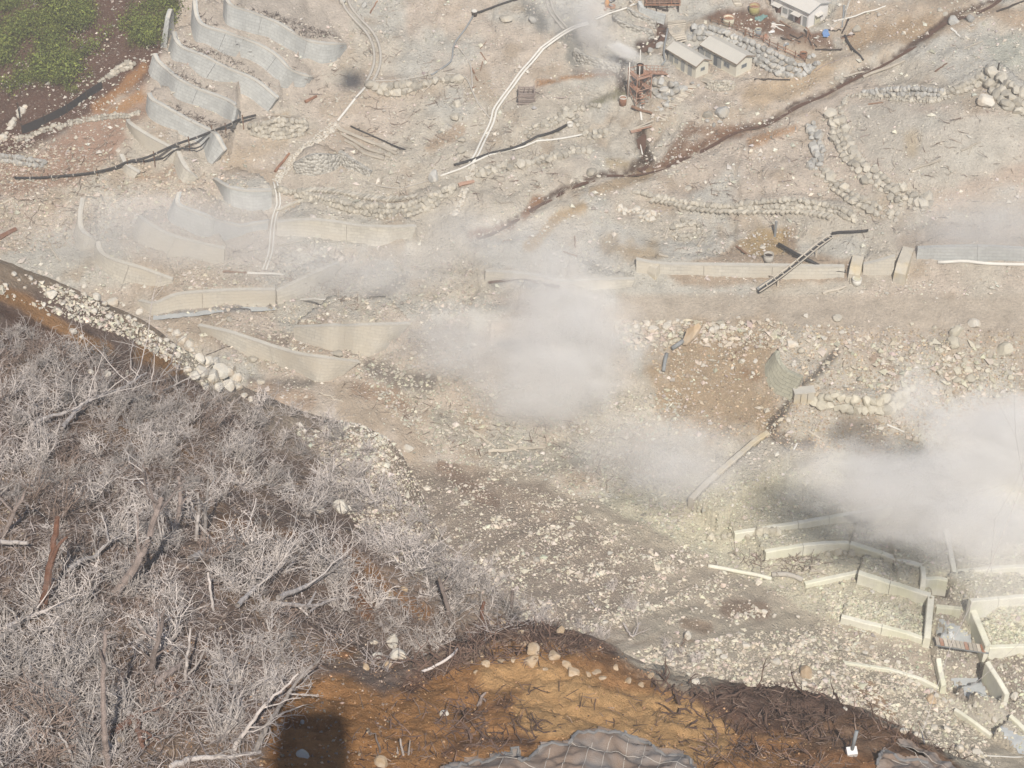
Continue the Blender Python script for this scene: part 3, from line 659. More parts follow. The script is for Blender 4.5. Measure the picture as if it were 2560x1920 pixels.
swall('boulder_wall', 'little wall of pale stones under the steps in front of the middle hut', 'C', [(265,500,255,540),(340,490,335,560),(430,500,420,550)], 22, fill=1)

# free-standing walls of the check dams, lower right, and the diagonal wall in the steam
crest('dam_wall', 'diagonal concrete wall running down left into the steam below the boulder slope', 'F', [(640,1120),(545,1185),(420,1295),(280,1415),(165,1530)], h=2.4, thick=.9, m='smooth_conc', fill=5, side=1, lower=2.2)
crest('dam_wall', 'yellowish crest wall, the upper left of the stepped check dams, vanishing into steam', 'I', [(430,210),(750,160),(1000,116),(1190,84),(1400,40)], h=2.2, fill=6, side=1)
crest('dam_wall', 'short left arm of the middle check dam above a tangle of driftwood', 'I', [(620,325),(830,290),(1000,270),(1140,271)], h=2.4, fill=5, side=1)
crest('dam_wall', 'long crest of the middle check dam with a broken edge, running right to the channel', 'I', [(1145,272),(1300,322),(1450,374),(1588,414)], h=2.4, fill=5, side=1, thick=1.0)
crest('dam_wall', 'thin left arm of the lowest check dam beside a pale culvert', 'I', [(865,520),(1050,480),(1190,452)], h=1.0, fill=3, side=1)
crest('dam_wall', 'long crest of the lowest check dam, pale yellow, above a stony bed', 'I', [(1196,452),(1400,520),(1640,593)], h=2.6, fill=4, side=1, thick=1.0)
crest('dam_wall', 'upright end wall of the middle check dam beside the channel', 'I', [(1590,418),(1598,480),(1590,545)], h=2.6, fill=0)
crest('dam_wall', 'upright end wall of the lowest check dam, its sunny side facing the channel', 'I', [(1642,600),(1632,700),(1618,860)], h=2.8, fill=0, thick=1.0)
crest('dam_wall', 'low crest with a small dark notch below the stony bed', 'I', [(1090,722),(1260,765),(1430,806),(1640,870)], h=1.6, fill=4, side=1)
crest('channel_wall', 'upper wall of the right channel bank, mostly hidden in steam', 'I', [(1735,190),(1762,330),(1795,495)], h=3.0, fill=8, side=-1, lower=3.2)
crest('channel_wall', 'shaded channel bank wall between two yellow sills', 'I', [(1795,500),(1860,560),(1935,618)], h=3.0, fill=5, side=-1, lower=3.2)
crest('channel_wall', 'tall shaded channel bank wall beside the plank bridge', 'I', [(1885,650),(1915,720),(1955,815),(1995,908)], h=3.0, fill=7, side=-1, lower=3.4, thick=1.0)
crest('dam_wall', 'yellow sill wall right of the channel, the upper one, fading into steam', 'I', [(1800,445),(2000,428),(2260,410)], h=2.6, fill=6, side=1)
crest('dam_wall', 'yellow sill wall right of the channel, the middle one', 'I', [(1880,626),(2050,612),(2260,594)], h=2.6, fill=6, side=1)
crest('dam_wall', 'jagged whitish sill wall level with the plank bridge at the right edge', 'I', [(1995,912),(2110,906),(2260,900)], h=2.4, fill=5, side=1)
crest('channel_wall', 'leaning bank wall below the plank bridge, dark on its left side', 'I', [(1988,1005),(2050,1100),(2110,1202)], h=2.6, fill=4, side=-1, lower=2.8)
crest('channel_wall', 'short wedge-shaped wall standing left of the lower pool', 'I', [(1688,985),(1700,1060),(1720,1150)], h=2.4, fill=0, lower=1.0)
crest('channel_wall', 'thin pale crest running down to the wedge-shaped wall', 'I', [(1100,1002),(1400,1050),(1560,1100),(1720,1175)], h=.8, fill=2.5, side=1, thick=.6)
crest('channel_wall', 'thin pale wall edge above the lowest pool at the right', 'I', [(1790,1292),(1900,1370),(2010,1452)], h=1.2, fill=0, thick=.6)
crest('channel_wall', 'short bank wall at the right edge beside the lowest pool', 'I', [(2130,1332),(2200,1400),(2260,1460)], h=1.8, fill=3, side=-1, thick=.7)
# the channel bed lies well below its banks
def poly_lower(crop, poly, depth, soft):
    q = [tuple(p[:2]) for p in at(crop, poly)]; ins = in_poly(GX, GY, q); d = np.where(ins, seg_dist(GX, GY, q+[q[0]]), 0)
    Z[:] -= depth*np.clip(d/soft, 0, 1)
def in_poly(x, y, poly):
    c = np.zeros(np.shape(x), bool); n = len(poly)
    for i in range(n):
        x1, y1 = poly[i]; x2, y2 = poly[(i+1) % n]
        if y1 == y2: continue
        k = ((y1 > y) != (y2 > y)) & (x < (x2-x1)*(y-y1)/(y2-y1)+x1); c ^= k
    return c
poly_lower('I', [(1608,480),(1735,470),(1790,505),(1930,622),(1885,655),(1992,912),(1988,1008),(2108,1204),(2060,1260),(1840,1240),(1725,1140),(1695,990),(1665,880),(1625,860),(1645,600)], 3.2, .8)
# sills across the channel
crest('dam_wall', 'concrete sill across the channel just below the steam', 'I', [(1604,492),(1680,490),(1745,498)], h=2.2, fill=3, side=1)
crest('dam_wall', 'stony sill across the channel above the upper pool', 'I', [(1672,662),(1760,668),(1830,676)], h=1.4, fill=2, side=1)

# level pads under the huts and the yard
PADS = {}
def pad(key, crop, p0, p1, p2, mg=.9, dz=0.0):
    a = at(crop, *p0); z = a[2]+dz; pl = []
    for q in (p1, p2): d = rays(*px_of(crop, *q)); pl.append(d*((z-CZ)/d[2])+np.array([0, 0, CZ]))
    b, c = pl
    u = (b-a)[:2]; L = np.linalg.norm(u); u /= L; v = np.array([-u[1], u[0]])
    if v@(c-a)[:2] < 0: v = -v
    Wd = abs(v@(c-a)[:2]); u3 = np.append(u, 0); v3 = np.append(v, 0); o = np.array([a[0], a[1], z])
    q = [o+u3*s*1.0+v3*t for s, t in ((-mg, -mg), (L+mg, -mg), (L+mg, Wd+mg), (-mg, Wd+mg))]
    for m_ in ('max', 'min'):
        tri_set(q[0], q[1], q[2], m_); tri_set(q[0], q[2], q[3], m_)
    PADS[key] = (o, u3, v3, L, Wd)
pad('white', 'Y', (1675,312), (1262,118), (1945,226))
pad('mid', 'Y', (880,850), (508,648), (1085,785))
pad('front', 'Y', (435,872), (133,690), (592,825))
# ------------------------------------------------------------------ trenches: the stained stream and the gullies
STREAM = smooth_line(np.vstack([at('C', [(2100,-60),(2030,10),(1900,65),(1750,112),(1640,190),(1590,235),(1490,300),(1380,370),(1270,420),(1130,490),(1000,565),(830,635),(700,715),(590,765),(430,800),(200,920),(0,1010)]),
                                at('B', [(1960,1035),(1880,1050),(1700,1060),(1600,1090),(1500,1130),(1350,1200),(1250,1265),(1130,1340),(970,1425),(890,1450)])]), 4)
trench(STREAM, 1.7, .7)
GULLY = smooth_line(at('B', [(2020,140),(2030,190),(1980,250),(1900,285)]), 4)
trench(GULLY, 2.2, .9)
GULLY2 = smooth_line(at('B', [(1905,770),(1900,860),(1915,930),(1930,980),(1890,1040)]), 4)
trench(GULLY2, 1.8, .8)
BROOK = smooth_line(at('D', [(940,405),(1090,395),(1300,368),(1480,358),(1690,345)]), 4)
trench(BROOK, 1.2, .5)

# ------------------------------------------------------------------ soil colours of the ground by zone, plus one painted wall shadow
PXg, PYg = project(GX, GY, Z)
near = np.clip((NG-.35)/.3, 0, 1)
nzA = fbm(GX/5, GY/5, 5, 41); nzB = fbm(GX/14, GY/14, 4, 51); nzC = fbm(GX/1.6, GY/1.6, 3, 61)
def lerp(a, b, t): return a*(1-t[..., None])+np.array(b)*t[..., None]
def sm(x, a, b): t = np.clip((x-a)/(b-a), 0, 1); return t*t*(3-2*t)
base = np.ones(GX.shape+(3,))*np.array((.58, .525, .435))
base = lerp(base, (.59, .505, .415), sm(nzB, .42, .6)); base = lerp(base, (.56, .535, .47), sm(fbm(GX/11, GY/11, 4, 71), .5, .66)); base = lerp(base, (.46, .365, .265), sm(nzA, .56, .74)*.65)
peb = np.full(GX.shape, .95)
nb = np.ones(GX.shape+(3,))*np.array((.20, .145, .118))
nb = lerp(nb, (.24, .15, .095), sm(nzA, .5, .65)*.8)
gr = sm(PXg+(PYg-1200)*-.25, 700, 1500)                           # the spur turns to bare gravel to the right
nb = lerp(nb, (.40, .32, .255), gr)
nb = lerp(nb, (.60, .52, .42), GRAVW*(1-NEARW)*.85)
nb = lerp(nb, (.34, .25, .185), GRAVW*sm(nzA+(nzC-.5)*.3, .55, .66)*.7)
nb = lerp(nb, (.54, .48, .385), gr*sm(RILL+(nzC-.5)*.5, .47, .60)*.85)
nb = lerp(nb, (.55, .485, .375), sm(PXg-(PYg-1400)*1.0+(nzA-.5)*500, 1250, 1750)*.85)
base = base*(1-near[..., None])+nb*near[..., None]
peb = peb*(1-near)+near*(.25+.75*gr)
rg = 0
def zone(field, kind, crop, pts, rad, col, amt=1.0, rough=.5, pebble=None, soft=.6):
    """blend a ground colour in around a line ('l') or inside a polygon ('p') of photograph points"""
    global base, peb
    q = [px_of(crop, a, b) for a, b in pts]; xs = [a[0] for a in q]; ys = [a[1] for a in q]
    m = (PXg > min(xs)-rad*2-30) & (PXg < max(xs)+rad*2+30) & (PYg > min(ys)-rad*2-30) & (PYg < max(ys)+rad*2+30)
    if field == 'n': m &= near > .3
    if field == 'v': m &= near < .7
    if not m.any(): return
    x, y = PXg[m], PYg[m]
    wob = (nzA[m]-.5)*2*rough+(nzC[m]-.5)*rough
    if kind == 'l': d = seg_dist(x, y, q)/rad; t = 1-sm(d+wob, 1-soft, 1+soft*.5)
    else:
        d = seg_dist(x, y, q+[q[0]]); ins = in_poly(x, y, q); d = np.where(ins, -d, d)/max(rad, 1); t = 1-sm(d+wob, -soft, soft)
    t = t*amt
    base[m] = base[m]*(1-t[:, None])+np.array(col)*t[:, None]
    if pebble is not None: peb[m] = peb[m]*(1-t)+pebble*t
OCH = (.42, .27, .13); TAN = (.54, .43, .31); RUST = (.27, .135, .065); DARK = (.085, .048, .035); SULP = (.66, .62, .465); GREY = (.42, .415, .385); ORA = (.43, .225, .095); ORAB = (.64, .40, .19); BRN = (.155, .095, .072)
# valley
zone('v','p','P',[(-80,-60),(450,-60),(425,90),(385,190),(300,240),(190,310),(90,380),(-80,420)],26,(.125,.07,.052),1,.8,.5)
zone('v','p','P',[(-80,400),(90,390),(200,310),(370,215),(380,290),(310,330),(290,400),(160,470),(-80,500)],22,(.40,.265,.19),.9,.9)
zone('v','l','A',[(600,650),(760,540),(880,420)],14,(.42,.22,.10),.8,.8)
zone('v','l','A',[(700,690),(800,630),(895,580)],12,(.46,.25,.11),.8,.8)
zone('v','l','A',[(250,950),(500,900),(700,850)],40,(.40,.255,.19),.6,1.)
zone('v','l','A',[(850,1090),(1000,1080),(1060,1040)],14,RUST,.5,1.)
zone('v','l','A',[(1150,120),(1160,200),(1200,250)],10,OCH,.7)
zone('v','l','A',[(1420,1010),(1560,940),(1720,860)],26,TAN,.7)
zone('v','l','A',[(1640,740),(1760,720)],12,OCH,.5)
zone('v','l','B',[(1180,30),(1280,100),(1290,160)],18,(.22,.22,.21),.8,.9)
zone('v','l','B',[(1430,200),(1490,260),(1500,380)],18,(.25,.25,.23),.8,.9)
zone('v','l','B',[(0,640),(200,610),(400,560),(560,540),(620,560)],30,TAN,.4,1.)
zone('v','l','B',[(600,900),(740,830),(800,790)],14,(.40,.25,.14),.55,1.)
zone('v','l','B',[(1260,512),(1480,474),(1620,458),(1740,448)],7,(.42,.22,.10),.9,.5)
zone('v','l','B',[(1480,440),(1620,440),(1760,430)],8,(.30,.25,.21),.8,.5)
zone('v','l','B',[(1600,640),(1700,600),(1800,560)],12,(.20,.19,.11),.9,.6)
zone('v','l','B',[(1210,640),(1500,650),(1750,575)],6,(.30,.27,.22),.6,.6)
zone('v','p','C',[(230,110),(340,60),(500,70),(640,60),(700,120),(860,190),(1000,190),(1060,300),(880,310),(700,230),(500,190),(300,140)],12,(.19,.105,.068),.95,.7,.2)
zone('v','l','C',[(800,330),(1000,390),(1200,330)],40,TAN,.7,.8)
zone('v','l','C',[(560,600),(800,520),(1000,420)],36,(.52,.395,.26),.9,.8)
zone('v','l','C',[(1150,150),(1500,120),(1800,30)],60,(.52,.41,.30),.85,.9)
zone('v','l','C',[(1200,250),(1600,160)],30,(.42,.29,.17),.7,.9)
zone('v','l','C',[(2000,60),(2212,130)],30,(.47,.33,.21),.7,.8)
zone('v','l','C',[(220,800),(430,790),(600,760)],16,(.26,.15,.09),.8,.6)
zone('v','l','C',[(0,1020),(300,860),(430,800),(640,750),(800,640),(1000,570),(1240,430),(1400,360),(1600,230),(1750,110),(2030,0)],7.5,DARK,.95,.9,.2)
zone('v','l','C',[(40,960),(250,870),(450,800)],16,(.24,.13,.075),.7,.6)
zone('v','l','B',[(2040,1015),(1900,1050),(1700,1060),(1500,1130),(1350,1200),(1250,1265),(1130,1340),(970,1425),(880,1455)],7.5,DARK,.95,.9,.2)
zone('v','l','B',[(2212,780),(2130,880),(2060,1000),(1900,1060)],16,(.22,.12,.07),.8,.7)
zone('v','l','B',[(1270,1225),(1220,1290),(1180,1330)],14,RUST,.9,.7)
zone('v','l','B',[(1100,1390),(950,1420),(860,1440)],13,(.25,.12,.07),.8,.8)
zone('v','l','B',[(2010,140),(2040,190),(2010,240),(1900,290)],17,(.065,.034,.028),1,.5,.6)
zone('v','l','B',[(1770,380),(1770,460),(1790,540)],12,(.10,.07,.06),.9,.6)
zone('v','l','B',[(1905,790),(1900,860),(1930,930),(1950,980),(1860,1010)],17,(.07,.045,.03),1,.5,.6)
zone('v','l','B',[(1700,1000),(1800,1010)],14,(.36,.26,.12),.6,.8)
zone('v','l','B',[(1210,1510),(1330,1400),(1400,1320),(1540,1270)],15,(.47,.335,.185),.9,.6,.2)
zone('v','l','B',[(1600,1180),(1760,1120),(1950,1070)],14,(.42,.31,.19),.8,.6)
zone('v','l','C',[(540,880),(660,830),(800,790)],12,(.46,.27,.145),.9,.6)
zone('v','l','C',[(500,650),(760,700),(920,690)],12,TAN,.5,.8)
zone('v','p','P',[(1660,680),(1790,640),(1900,570),(1990,565),(2000,640),(2150,650),(2140,700),(1700,715)],14,(.40,.295,.205),.8,.9)
zone('v','p','P',[(1850,610),(1890,560),(1975,570),(1975,640),(1880,640)],16,(.42,.30,.15),.85,.8)
zone('v','l','B',[(1700,1500),(1800,1540),(1950,1560)],26,(.40,.30,.18),.8,.8)
zone('v','p','P',[(1540,735),(2560,742),(2640,835),(1540,812)],14,(.52,.445,.355),.9,.6,.22)
zone('v','p','P',[(1655,830),(1740,815),(1930,825),(1920,880),(1905,960),(1955,1010),(1925,1085),(1760,1090),(1660,1050),(1640,960)],60,(.40,.29,.18),.9,.9,.9)
zone('v','l','F',[(480,750),(560,790)],18,(.28,.17,.095),.8,.8)
zone('v','l','F',[(1300,680),(1420,780)],14,(.38,.25,.17),.7,.8)
zone('v','l','F',[(1050,640),(950,760),(830,850),(740,990),(660,1090)],13,(.07,.058,.048),.85,.5)  # shadow beside the curved sandbag wall, painted into the ground colour
zone('v','l','F',[(700,1160),(830,1200),(900,1190)],14,(.17,.14,.12),.8,.9)
zone('v','l','C',[(1700,1250),(1900,1150),(2212,1050)],50,(.54,.43,.34),.7,.9)
zone('v','l','C',[(1500,1480),(1900,1440),(2212,1420)],36,(.54,.45,.37),.7,.9)
zone('v','l','C',[(1250,770),(1500,700),(1640,680)],12,(.48,.36,.28),.6,.8)
zone('v','p','C',[(1150,640),(1700,700),(2212,700),(2212,1000),(1700,1150),(1400,1080),(1150,850)],24,(.585,.545,.465),.8,.9,.25)
zone('v','l','C',[(1520,860),(1520,930)],26,(.50,.39,.24),.55,.6)
zone('v','p','C',[(1960,240),(2212,200),(2212,420),(2050,400)],18,(.47,.48,.40),.7,.9)
zone('v','p','P',[(1560,1220),(1900,1180),(2600,1060),(2600,1640),(2350,1640),(2000,1560),(1700,1430),(1500,1300)],60,SULP,.75,.8)
zone('v','p','I',[(480,880),(1000,760),(1400,840),(1700,900),(1660,1100),(1100,1000),(700,960)],30,(.48,.41,.33),.7,.9)
zone('v','l','E',[(640,1050),(800,1150),(1000,1230),(1250,1290),(1500,1280)],36,(.37,.355,.30),.7,.9)
zone('v','l','E',[(240,740),(400,800),(600,830)],26,(.19,.165,.145),.85,.8)
zone('v','l','E',[(520,600),(640,560),(760,500)],40,(.36,.275,.20),.6,1.)
zone('v','l','E',[(150,870),(300,900),(450,960)],30,(.36,.245,.165),.8,.9)
zone('v','l','D',[(1330,560),(1550,560),(1750,570)],24,(.28,.22,.175),.8,.9)
zone('v','l','D',[(1550,820),(1700,830),(1900,820)],16,(.22,.19,.165),.8,.8)
zone('v','l','D',[(1500,880),(1700,880),(1880,930)],24,(.46,.335,.24),.8,.8)
zone('v','l','E',[(450,180),(330,260),(240,290)],14,(.22,.19,.165),.8,.7)
zone('v','l','E',[(1000,200),(1130,180),(1250,210)],16,(.25,.24,.23),.7,.7)
zone('v','l','D',[(980,420),(1300,375),(1500,360),(1700,350)],9,(.26,.265,.27),.9,.5)
zone('v','p','I',[(1600,500),(1745,495),(1830,670),(1860,850),(1930,915),(1990,1000),(2030,1250),(1830,1240),(1730,1100),(1720,960),(1660,870),(1665,650)],10,(.42,.36,.30),.8,.8)
zone('v','p','I',[(1990,920),(2260,960),(2260,1400),(2120,1330),(2060,1200)],14,(.34,.275,.22),.8,.8)
zone('v','p','A',[(1200,0),(1400,-30),(2150,0),(2150,330),(1900,560),(1650,720),(1480,800),(1300,860),(1000,700),(900,560),(1000,330)],18,(.56,.49,.415),.85,.8,.35)
# spur
zone('n','p','P',[(520,900),(760,1000),(1120,1135),(1500,1300),(1950,1500),(1900,1570),(1500,1480),(1150,1330),(900,1220),(720,1100),(560,980)],60,(.54,.46,.36),.8,.9,.9)
zone('n','p','P',[(880,1090),(1130,1150),(1400,1240),(1620,1400),(1560,1560),(1300,1570),(1120,1500),(1000,1400),(930,1250)],60,(.38,.305,.24),.85,.9,.95)
zone('n','l','E',[(830,1330),(1000,1440),(1180,1550),(1340,1640)],15,(.50,.43,.34),.8,.6,.9)
zone('n','l','E',[(300,1150),(450,1180),(560,1250)],14,(.36,.19,.10),.7,.8,.2)
zone('n','l','E',[(680,1330),(820,1450),(1000,1560)],20,(.27,.175,.125),.7,.9,.9)
zone('n','p','P',[(620,2050),(680,1800),(740,1690),(860,1690),(960,1740),(1060,1690),(1300,1600),(1500,1640),(1700,1730),(1950,1790),(2150,1900),(2150,2100)],26,ORA,.95,.6,.08)
zone('n','l','H',[(1000,1100),(1250,1080),(1550,1180)],48,ORAB,.8,.4,.0)
zone('n','p','H',[(1090,1280),(1300,1060),(1600,1170),(2212,1230),(2500,1400),(2400,1600),(2212,1650),(1800,1480),(1450,1480),(1200,1480)],24,ORAB,.9,.4,.0)
zone('n','l','H',[(980,930),(1250,900),(1450,950)],22,(.36,.19,.075),.8,.6,.1)
zone('n','l','H',[(480,1150),(700,1000),(860,860),(1050,800),(1350,830),(1560,900),(1700,950)],26,BRN,.9,.9,.3)
zone('n','l','H',[(1580,960),(1700,1000),(1950,1120)],18,(.33,.18,.09),.8,.7,.3)
zone('n','l','H',[(760,1420),(950,1300),(1080,1250)],22,(.15,.085,.055),.85,1.,.1)
zone('n','l','H',[(700,1560),(950,1480),(1200,1500)],24,(.16,.09,.055),.85,1.,.1)
zone('n','p','I',[(120,1200),(350,1120),(800,1120),(1150,1280),(1500,1420),(1750,1600),(1400,1560),(1150,1420),(850,1480),(500,1470),(300,1330)],20,BRN,.95,.9,.2)
zone('n','p','I',[(820,1380),(1200,1330),(1520,1440),(1900,1720),(1900,1800),(800,1800)],16,(.24,.145,.09),.95,.6,.15)
zone('n','l','D',[(-60,70),(100,110),(300,170)],26,(.44,.35,.26),.8,.8,.9)
zone('n','l','I',[(500,1500),(800,1560),(1300,1640)],26,(.30,.155,.075),.85,.8,.1)
zone('n','p','I',[(1150,1130),(1270,1110),(1420,1290),(1440,1360),(1330,1330),(1200,1230)],12,(.44,.29,.18),.9,.6,.1)
zone('n','l','G',[(1380,180),(1600,230),(1780,260)],30,(.33,.165,.075),.8,.8,.2)
zone('n','l','G',[(2120,360),(2180,520),(2250,700)],28,(.29,.135,.058),.9,.6,.1)
zone('n','l','H',[(20,330),(200,420),(380,600),(560,700)],22,(.36,.185,.08),.85,.7,.1)
zone('n','l','G',[(2000,960),(2150,950)],16,(.36,.18,.08),.8,.7,.1)
zone('n','l','G',[(1000,1130),(1200,1230),(900,1500)],24,(.20,.10,.06),.7,.9,.1)
zone('n','l','D',[(-40,250),(150,330),(320,470),(520,580),(640,620)],20,(.42,.235,.11),.9,.6,.1)
zone('n','l','D',[(-20,370),(200,470),(420,590)],14,(.135,.085,.065),.9,.6,.1)
zone('n','l','D',[(860,640),(950,680),(1080,740)],22,(.34,.19,.085),.85,.6,.1)
zone('n','l','D',[(780,1090),(880,1110),(980,1170)],20,(.34,.19,.08),.8,.7,.1)
zone('n','l','D',[(1130,1240),(1180,1290)],10,(.33,.18,.08),.7,.7,.1)
zone('n','l','D',[(1150,600),(1200,660)],14,(.15,.08,.055),.9,.5,.1)
zone('n','p','D',[(1000,480),(1110,500),(1220,620),(1340,700),(1500,850),(1470,900),(1300,850),(1150,770),(1120,690),(1050,600)],12,(.56,.49,.38),.9,.8,.6)
zone('n','l','D',[(-40,130),(350,190),(600,280),(800,400),(1000,520)],34,(.42,.32,.23),.9,.8,.9)
zone('n','l','D',[(1450,900),(1700,960),(2100,1120)],30,(.36,.28,.22),.7,.9,.9)
zone('n','l','E',[(820,1330),(1000,1450),(1200,1570),(1350,1640)],20,(.43,.34,.26),.9,.4,.2)
zone('n','l','I',[(400,680),(600,690)],22,(.29,.20,.145),.8,.7,.2)
zone('n','l','I',[(130,760),(260,800)],18,(.33,.22,.145),.7,.7,.2)

ground_me = None
def build_ground():
    v = np.stack([GX, GY, Z], -1).reshape(-1, 3); nr, nc = GX.shape
    i = np.arange((nr-1)*(nc-1)); r, c = np.divmod(i, nc-1); a = r*nc+c
    f = np.stack([a, a+1, a+nc+1, a+nc], -1)
    col = np.concatenate([base, np.clip(peb, 0, 1)[..., None]], -1).reshape(-1, 4)
    me = np_mesh('terrain', v, f, M['ground'], col); me.shade_smooth()
    o = bpy.data.objects.new('terrain', me); link(o); o['kind'] = 'structure'; return o
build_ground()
for w in WALLS: build_wall(*w)
for w in CREST: build_crest(*w)
for nm, (dv, df) in {'a': (ICO_V, ICO_F)}.items(): LO_V, LO_F = dv, df
def stone_lo(i, m):
    k = ('lo', i, m.name)
    if k not in STONE_ME: STONE_ME[k] = np_mesh('stone', chip(300+i, ICO_V, 6, .55, .9), ICO_F, m)
    return STONE_ME[k]
def build_swall(name, label, cat, group, crop, b, t, n3, size, m, rows, big):
    root = thing(name, b[len(b)//2], label, cat, group); off = parent_loc(root); sc_ = CR[crop][2]
    mid = b[len(b)//2]; sz = size*sc_/ppm(mid)
    bt = resample(np.hstack([b, t]), sz*.86); b2, t2 = bt[:, :3], bt[:, 3:]
    r = np.random.default_rng(len(b)*7+int(size))
    for i in range(len(b2)):
        H = np.linalg.norm(t2[i]-b2[i]); nr = max(1, int(round(H/(sz*.78))))
        for k in range(nr):
            q = b2[i]+(t2[i]-b2[i])*((k+.5)/nr)
            dx = (b2[min(i+1, len(b2)-1)]-b2[max(i-1, 0)]); dx /= np.linalg.norm(dx)+1e-9
            q = q+dx*(sz*(.43 if k % 2 else 0)+r.normal()*sz*.08)+np.array([0, 0, r.normal()*sz*.06])
            s = sz*r.uniform(.44, .66)
            o = bpy.data.objects.new('stone', stone_mesh(r.integers(10), M[m]) if big else stone_lo(int(r.integers(10)), M[m]))
            o.location = tuple(q-off); o.scale = (s*r.uniform(.85, 1.2), s*r.uniform(.75, 1.0), s*r.uniform(.75, 1.05)); o.rotation_euler = (r.uniform(-.4, .4), r.uniform(-.4, .4), r.uniform(0, 6.3))
            link(o, root)
for w in SWALLS: build_swall(*w)
def stone_row(name, label, crop, line, size, rows=1, m='stone', cat='stone wall', group=None, spread=.8, tall=1.0):
    p = at(crop, line); mid = p[len(p)//2]; sz = size*CR[crop][2]/ppm(mid); p = resample(smooth_line(p, 5), sz*.85)
    n = horiz_normal(p); root = thing(name, mid, label, cat, group); off = parent_loc(root); r = np.random.default_rng(int(size*13+len(p)))
    for i in range(len(p)):
        for k in range(rows):
            o_ = (k-(rows-1)/2)*sz*spread+r.normal()*sz*.12
            x, y = p[i, 0]+n[i, 0]*o_, p[i, 1]+n[i, 1]*o_
            s = sz*r.choice([.32, .45, .55, .62, .78])*r.uniform(.9, 1.1)
            o = bpy.data.objects.new('stone', stone_lo(int(r.integers(10)), M[m])); o.location = tuple(np.array([x, y, float(zat(x, y))+s*.3])-off)
            o.scale = (s*r.uniform(.85, 1.2), s*r.uniform(.8, 1.1), s*r.uniform(.7, 1.0)*tall); o.rotation_euler = (r.uniform(-.4, .4), r.uniform(-.4, .4), r.uniform(0, 6.3)); link(o, root)
    return root
stone_row('stone_edging', 'ragged double row of stones along the left side of the forked path, upper part', 'C', [(895,775),(925,820),(940,880),(950,930),(955,975),(915,1030)], 40, 2, 'stone_grey')
stone_row('stone_edging', 'line of pale stones along the lower left side of the forked path', 'C', [(950,1060),(1010,1110),(1080,1170),(1160,1220),(1240,1260),(1330,1310),(1430,1335)], 46, 2)
stone_row('stone_edging', 'broad bank of grey stones along the right side of the forked path', 'C', [(1060,700),(1065,760),(1080,830),(1115,920),(1160,990),(1240,1060),(1340,1140),(1450,1200),(1560,1255),(1630,1250)], 44, 3, 'stone', spread=.7)
stone_row('stone_edging', 'thin upper end of the stone bank where the path forks', 'C', [(1130,590),(1100,640),(1065,690)], 26, 1)
stone_row('stone_edging', 'low broken stone line beneath the white log on the right', 'C', [(1160,590),(1300,600),(1450,610),(1620,620),(1750,600)], 24, 2)
stone_row('stone_edging', 'row of blocks between the black pipe and the dark stream', 'B', [(890,1065),(1040,1040),(1180,1010),(1300,985),(1400,955),(1490,930),(1580,925)], 40, 2)
stone_row('stone_edging', 'hook-shaped row of boulders around the white drum', 'B', [(1200,830),(1330,760),(1410,715),(1480,715),(1525,775),(1560,830),(1680,830)], 38, 2)
stone_row('stone_edging', 'short row of stones below the greenish wet patch', 'B', [(1490,675),(1560,660),(1640,655)], 30, 1)
stone_row('stone_edging', 'pale stone kerb across the reddish slope at the left', 'A', [(110,860),(250,810),(400,770),(560,735),(700,715),(850,700)], 22, 2)
stone_row('stone_edging', 'line of white stones along the foot of the green hillside', 'A', [(0,880),(60,790),(110,720),(150,660)], 40, 1, 'stone_white')
stone_row('stone_edging', 'white cobble drain running down from the end of the white pipes', 'B', [(880,1020),(855,1080),(835,1110)], 16, 3, 'stone_white')
stone_row('stone_edging', 'lower white cobble drain below the fallen log', 'B', [(815,1165),(795,1220),(780,1270),(745,1325)], 17, 3, 'stone_white')
stone_row('stone_edging', 'band of white cobbles falling to the head of the white gutter', 'A', [(2070,765),(1960,850),(1880,910),(1800,990),(1740,1060),(1700,1115)], 17, 4, 'stone_white')
stone_row('stone_ring', 'ring of stones around a small dark vent below the long stone wall', 'C', [(70,1440),(70,1400),(110,1375),(160,1365),(205,1375),(215,1410),(190,1450),(140,1470),(90,1462),(70,1440)], 27, 2, cat='stone ring')
stone_row('stone_ring', 'broken ring of whitened stones at a vent beside the long stone wall', 'B', [(1770,1290),(1830,1310),(1880,1300),(1930,1310),(1965,1335),(1900,1345)], 34, 2, 'stone_white', cat='stone ring')
stone_row('stone_edging', 'loose stones along the crest of the upper check dam arm', 'I', [(290,245),(340,240),(420,230),(480,225),(600,215),(700,215)], 44, 1, 'stone_yel')
stone_row('stone_edging', 'white stones heaped along the crest right of the culvert', 'I', [(1000,350),(1040,335),(1100,340),(1150,345)], 46, 1, 'stone_yel')

# ---- tilted capstones and slabs along the walls
def slab_row(name, label, crop, line, size, m='stone'):
    p = at(crop, line, h=.1); sz = size*CR[crop][2]/ppm(p[0]); p = resample(smooth_line(p, 5), sz*.8); root = thing(name, p[len(p)//2], label, 'stone row')
    mb = MB(); mb.box((0, 0, 0), (sz*.5, sz*1.7, sz*.35)); me = mb.mesh('slab', M[m])
    for q in p[:-1]:
        o = bpy.data.objects.new('slab', me); o.location = tuple(q+np.array([0, 0, .15])-parent_loc(root)); o.rotation_euler = (R.uniform(-.15, .15), R.uniform(-.1, .3), -.75+R.uniform(-.15, .15)); o.scale = (R.uniform(.8, 1.15),)*3; link(o, root)
slab_row('slab_row', 'zigzag row of tilted slabs along the foot of the long low wall', 'C', [(-60,1230),(60,1250),(200,1285),(400,1302),(600,1305),(800,1300),(950,1318),(1050,1340)], 36)
slab_row('slab_row', 'row of slanted capstones above the boulder wall left of the cobble drain', 'B', [(-240,1185),(-100,1170),(60,1185),(200,1212),(330,1228),(450,1222),(530,1205)], 32)
